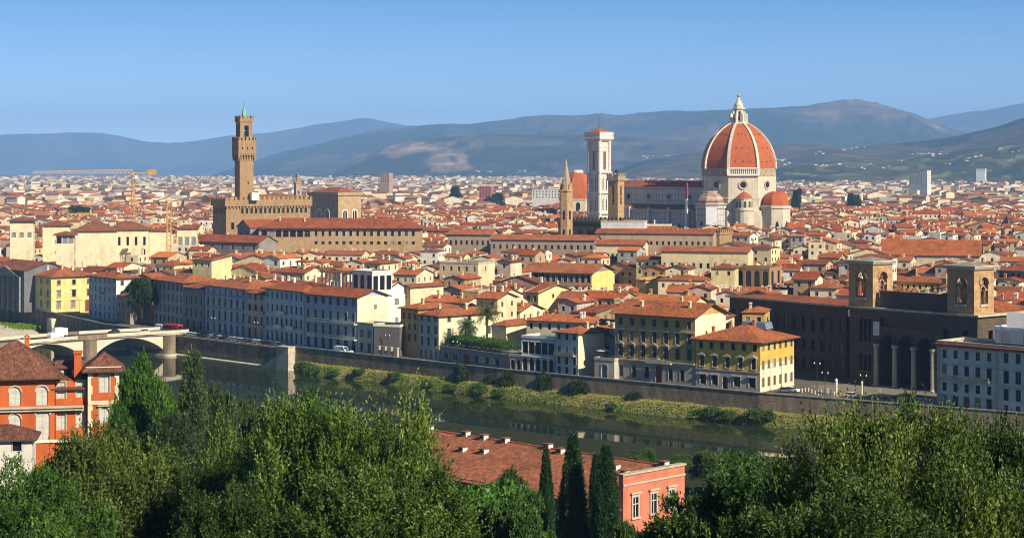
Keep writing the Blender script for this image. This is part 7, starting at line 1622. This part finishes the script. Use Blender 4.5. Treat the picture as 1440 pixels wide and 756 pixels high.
put_tree(ACA, 'bright green acacia beside the red villa tower', 203, 508, 206, 92, rot=0.2, tint=(1.35, 1.4, 1.0))
put_tree(ACA, 'lower bright green acacia between villa tower and conifer', 226, 545, 210, 90, rot=1.8, tint=(1.3, 1.35, 1.0))
put_tree(ACA, 'light green tree at the foot of the red villa tower', 166, 580, 200, 66, rot=3.1, tint=(0.9, 1.0, 0.85))
for i, (px, py, Y, w_, lab) in enumerate(((330, 556, 235, 70, 'dull olive tree next to the pointed conifer'), (372, 566, 230, 70, 'dull olive tree further from the conifer, before the river'), (415, 560, 225, 66, 'olive tree at the river edge behind the laurel'), (300, 548, 240, 50, 'small olive tree half behind the conifer'))):
    put_tree(OAK3, lab, px, py, Y, w_, 'olive trees on the near bank', (0.85, 0.78, 0.9), rot=i * 1.3, name='olive_tree')
put_tree(ACA, 'loose young tree standing low before the tiled roof', 722, 664, 190, 74, rot=1.1, tint=(0.9, 1.0, 0.9))
put_tree(CYP[0], 'broad tall cypress before the long tiled roof', 806, 613, 200, 50, 'cypresses before the tiled roof', rot=0.0)
put_tree(CYP[1], 'slightly lower cypress right of the broad one', 853, 628, 196, 47, 'cypresses before the tiled roof', rot=1.0)
put_tree(CYP[0], 'slim cypress left of the broad one', 768, 632, 206, 30, 'cypresses before the tiled roof', rot=2.0)
put_tree(CYP[1], 'darker narrow cypress just behind the lower one', 838, 640, 203, 30, 'cypresses before the tiled roof', rot=3.0)
for i, (px, py, w_) in enumerate(((1000, 634, 60), (1040, 640, 52), (1085, 648, 46), (905, 632, 40), (960, 640, 40))):
    put_tree(OAK3, ('light green waterside tree beyond the coral end wall', 'light green waterside tree under the end of the grassy bank', 'small waterside tree beside the pale quay spot', 'small waterside tree showing over the tiled roof', 'small waterside tree right above the coral wall corner')[i], px, py, 345 if i < 3 else 372, w_, 'trees on the near river edge', (1.1, 1.15, 0.85), rot=i * 0.9, name='waterside_tree', zbase=0)

# the big tree in the gap of the riverside row, clumps of town trees
put_tree(OAK3, 'big dark leafy tree between the blue hotel and the dark grey palace', 200, 391, 722, 44, rot=0.6, tint=(0.55, 0.6, 0.5), name='street_tree', zbase=0)  # shade of the houses is put into the dark leaf tint
put_tree(OAK3, 'sunlit top of a tree leaning out beside the orange gabled house', 186, 393, 735, 24, rot=1.6, tint=(1.1, 1.0, 0.8), name='street_tree', zbase=0)  # sunlit treetop painted by a lighter leaf tint
for i, (px, py, Y, w_, lab) in enumerate(((283, 363, 840, 15, 'small dark town tree below the orange crane mast'), (992, 402, 690, 14, 'small bush like tree on a terrace left of the dark library wing'), (1120, 265, 1900, 14, 'dark round tree right of the cathedral tribune'), (697, 272, 2300, 26, 'dark trees before the pale block of the far town'), (1015, 407, 688, 14, 'terrace tree beside the tan church apse'), (120, 290, 1650, 46, 'dark grove above the cream tower house'), (1200, 272, 2100, 20, 'dark grove in the far town below the villas'), (640, 262, 2500, 18, 'dark far tree left of the dark red block'))):
    put_tree(OAK3, lab, px, py, Y, w_, 'trees of the town', (0.5, 0.55, 0.5), rot=i, name='town_tree', zbase=0 if Y > 800 else 3)

# palms and hedge in the garden
def palm(label, px, pyTop, Y, zb, r=4.2, n=46, seed=3):
    t = thing('palm_tree', label, 'palm', (ray(px, Y), Y, zb)); h = zat(pyTop, Y) - zb - r * 0.55; g_ = random.Random(seed); b = MB()
    b.lathe([(0.5, 0), (0.38, 0.6), (0.34, h * 0.5), (0.4, h - 0.6), (0.62, h)], 10); b.build('trunk', 'bark', t); P = []; D = []; L = []
    for q in range(n):
        a = q * 2.4; e = R(g_.uniform(-35, 75)); s = 14; p = Vector((0, 0, h)); d = Vector((math.cos(a) * math.cos(e), math.sin(a) * math.cos(e), math.sin(e)))
        for k in range(s):
            p2 = p + d * (r / s); P.append(tuple(p)); D.append(tuple(d)); L.append(r / s * 1.2); p = p2; d = (d + Vector((0, 0, -0.085 - 0.03 * math.cos(e)))).normalized()
    P, D, L = np.array(P), np.array(D), np.array(L); me = leaf_mesh('fronds', P, D, L, 5, 0.75, 0.10, seed, 'leaf_oak', np.clip(0.5 + np.random.default_rng(seed).normal(size=len(P)) * 0.2, 0, 1), 0.75); link('fronds', me, t, color=(0.9, 0.95, 0.9)); return t
gm, ga, gw = GARDEN; gp = gm + Vector((-math.sin(ga), math.cos(ga), 0)) * 8
palm('tall palm with a full round crown standing in the hedge garden', 685, 430, 590, 4.4, 4.6, 54, 3)
palm('shorter palm in shade left of the tall one', 656, 450, 586, 4.4, 3.6, 40, 4)
g_ = np.random.default_rng(77); n = 5200; xx = g_.uniform(-gw * 0.5 + 0.6, gw * 0.36, n); yy = g_.uniform(1.2, 8.5, n); top_ = 3.3 + 0.5 * np.sin(xx * 0.9) + 0.4 * np.sin(xx * 2.3 + 1); zz = g_.random(n) ** 0.45 * top_
P = np.c_[xx, yy, 4.5 + zz]; D = np.c_[g_.normal(size=n) * 0.4, -0.3 + g_.normal(size=n) * 0.4, np.full(n, 0.8)]; D /= np.linalg.norm(D, axis=1, keepdims=True)
o = link('hedge', leaf_mesh('hedge', P, D, g_.uniform(0.3, 0.7, n), 7, 0.34, 0.16, 78, 'leaf_acacia', np.clip(0.5 + g_.normal(size=n) * 0.2, 0, 1)), None, gm, ga, (1.15, 1.2, 0.9)); tag(o, 'thick bright green hedge on the garden wall before the palms', 'hedge')
# shrubs on the bank and at the foot of the wall
def shrub_mesh(seed, n=900):
    g_ = np.random.default_rng(seed); d = g_.normal(size=(n, 3)); d[:, 2] = np.abs(d[:, 2]); d /= np.linalg.norm(d, axis=1, keepdims=True); rad = (0.55 + 0.5 * g_.random(n) ** 0.6) * (1 + 0.25 * np.sin(d[:, 0] * 4 + seed) * np.cos(d[:, 1] * 5)); P = d * rad[:, None] * np.array([1, 1, 1.0])
    D = d + np.array([0, 0, 0.6]) + g_.normal(size=(n, 3)) * 0.3; D /= np.linalg.norm(D, axis=1, keepdims=True); return leaf_mesh('shrub', P, D, g_.uniform(0.1, 0.28, n), 7, 0.17, 0.085, seed, 'leaf_bush', np.clip(0.45 + g_.normal(size=n) * 0.2, 0, 1))
SH = [shrub_mesh(41), shrub_mesh(42)]
def put_shrub(px, off, s, hz_, label, tint, z=None, group='shrubs on the river bank'):
    p = wl_at(px, -off); zz_ = -3.9 - 0.22 * off if z is None else z
    o = link('shrub', SH[int(px) % 2], None, (p.x, p.y, zz_), px * 0.37, tint, (s, s, s * hz_)); tag(o, label, 'shrub', group); return o
for px, s, hz_, lab in ((649, 2.3, 2.0, 'dark pointed shrub climbing the river wall below the hedge garden'), (688, 1.5, 1.8, 'smallest dark shrub on the river wall below the round niches'), (714, 2.2, 1.8, 'dark shrub on the river wall below the low stone house'), (766, 2.1, 2.1, 'dark pointed shrub on the river wall below the arcaded house'), (813, 3.0, 1.2, 'wide dark shrub on the river wall below the narrow grey house'), (893, 2.2, 0.9, 'low dark shrub on the river wall below the ochre palace')):
    put_shrub(px, 1.2, s, hz_, lab, (0.4, 0.45, 0.35), -4.2, 'shrubs growing on the river wall')
BR = [(425, 7, 3.2, 0.8), (440, 9, 3.0, 0.7), (505, 5, 2.6, 0.7), (555, 6, 2.6, 0.9), (600, 9, 2.6, 0.7), (632, 9.5, 2.8, 0.6), (672, 9, 3.4, 0.9), (700, 9.5, 2.6, 0.7), (860, 10, 2.2, 0.6), (1000, 8, 3.2, 0.8), (1022, 9, 2.6, 0.9), (1062, 7, 3.6, 0.8), (1080, 6, 2.8, 0.9), (468, 9, 2.4, 0.7), (985, 9, 2.4, 0.8)]
NEARB = [('the stone ramp', 404), ('the white van', 480), ('the shaded court wall', 545), ('the ochre house', 575), ('the cream house', 605), ('the hedge garden', 660), ('the low stone house', 725), ('the ochre palace', 900), ('the yellow palace', 1030), ('the sunlit yellow end wall', 1095)]
seen = {}
for px, off, s, hz_ in BR:
    nm = min(NEARB, key=lambda q: abs(q[1] - px)); sd_ = 'just left of' if px < nm[1] - 6 else 'just right of' if px > nm[1] + 6 else 'straight below'; sz_ = 'large' if s > 3 else 'small' if s < 2.6 else 'rounded'
    put_shrub(px, off * 0.85, s * 0.75, hz_, f'{sz_} green bank shrub ' + ('by the water ' if off > 8.5 else '') + f'{sd_} {nm[0]}', (1.0, 1.05, 0.9))
# grass on the bank: uncountable
g_ = np.random.default_rng(9); P = []; T = []; Ls = []
for i in range(26000):
    k = int(g_.integers(0, len(BK))); p, nrm, s = BK[k]; f = g_.random() ** 0.75; w_ = bank_w(s); j = g_.uniform(-1.6, 1.6); tv = Vector((-nrm.y, nrm.x)); q = p + nrm * (0.3 + (w_ - 0.3) * f) + tv * j
    pn = mnoise.noise((q.x * 0.06, q.y * 0.06, 3.0)); dry = 0.95 - 0.75 * f + 0.5 * pn
    if g_.random() < 0.92 - 0.95 * f + 0.5 * max(0, pn): continue
    P.append((q.x, q.y, bank_z(f, s) - 0.05)); T.append(dry); Ls.append(0.15 + 0.6 * max(0, f - 0.3) * (0.4 + 1.0 * max(0, pn + 0.3)))
P = np.array(P); n = len(P); D = np.c_[g_.normal(size=n) * 0.3, g_.normal(size=n) * 0.3, np.ones(n)]; D /= np.linalg.norm(D, axis=1, keepdims=True)
o = link('bank_grass', leaf_mesh('bank_grass', P, D, np.array(Ls), 3, 0.5, 0.2, 10, 'blade', np.clip(np.array(T), 0, 1), 0.45)); tag(o, kind='stuff')
pts = [ground(*q, z=-6.2) for q in ((-30, 452), (8, 453), (24, 457), (36, 463))]; n = 1500; tt_ = g_.random(n) * 2.99; ii = tt_.astype(int); ff = tt_ - ii; A = np.array([tuple(p) for p in pts]); Pg = A[ii] * (1 - ff)[:, None] + A[ii + 1] * ff[:, None] + g_.normal(size=(n, 3)) * np.array([3, 5, 0.0]); Pg[:, 2] = -6.3
D = np.c_[g_.normal(size=n) * 0.3, g_.normal(size=n) * 0.3, np.ones(n)]; D /= np.linalg.norm(D, axis=1, keepdims=True)
o = link('gravel_bank_grass', leaf_mesh('gravel_bank_grass', Pg, D, np.full(n, 0.7), 4, 0.9, 0.4, 12, 'blade', np.full(n, 0.25), 0.5)); tag(o, kind='stuff')
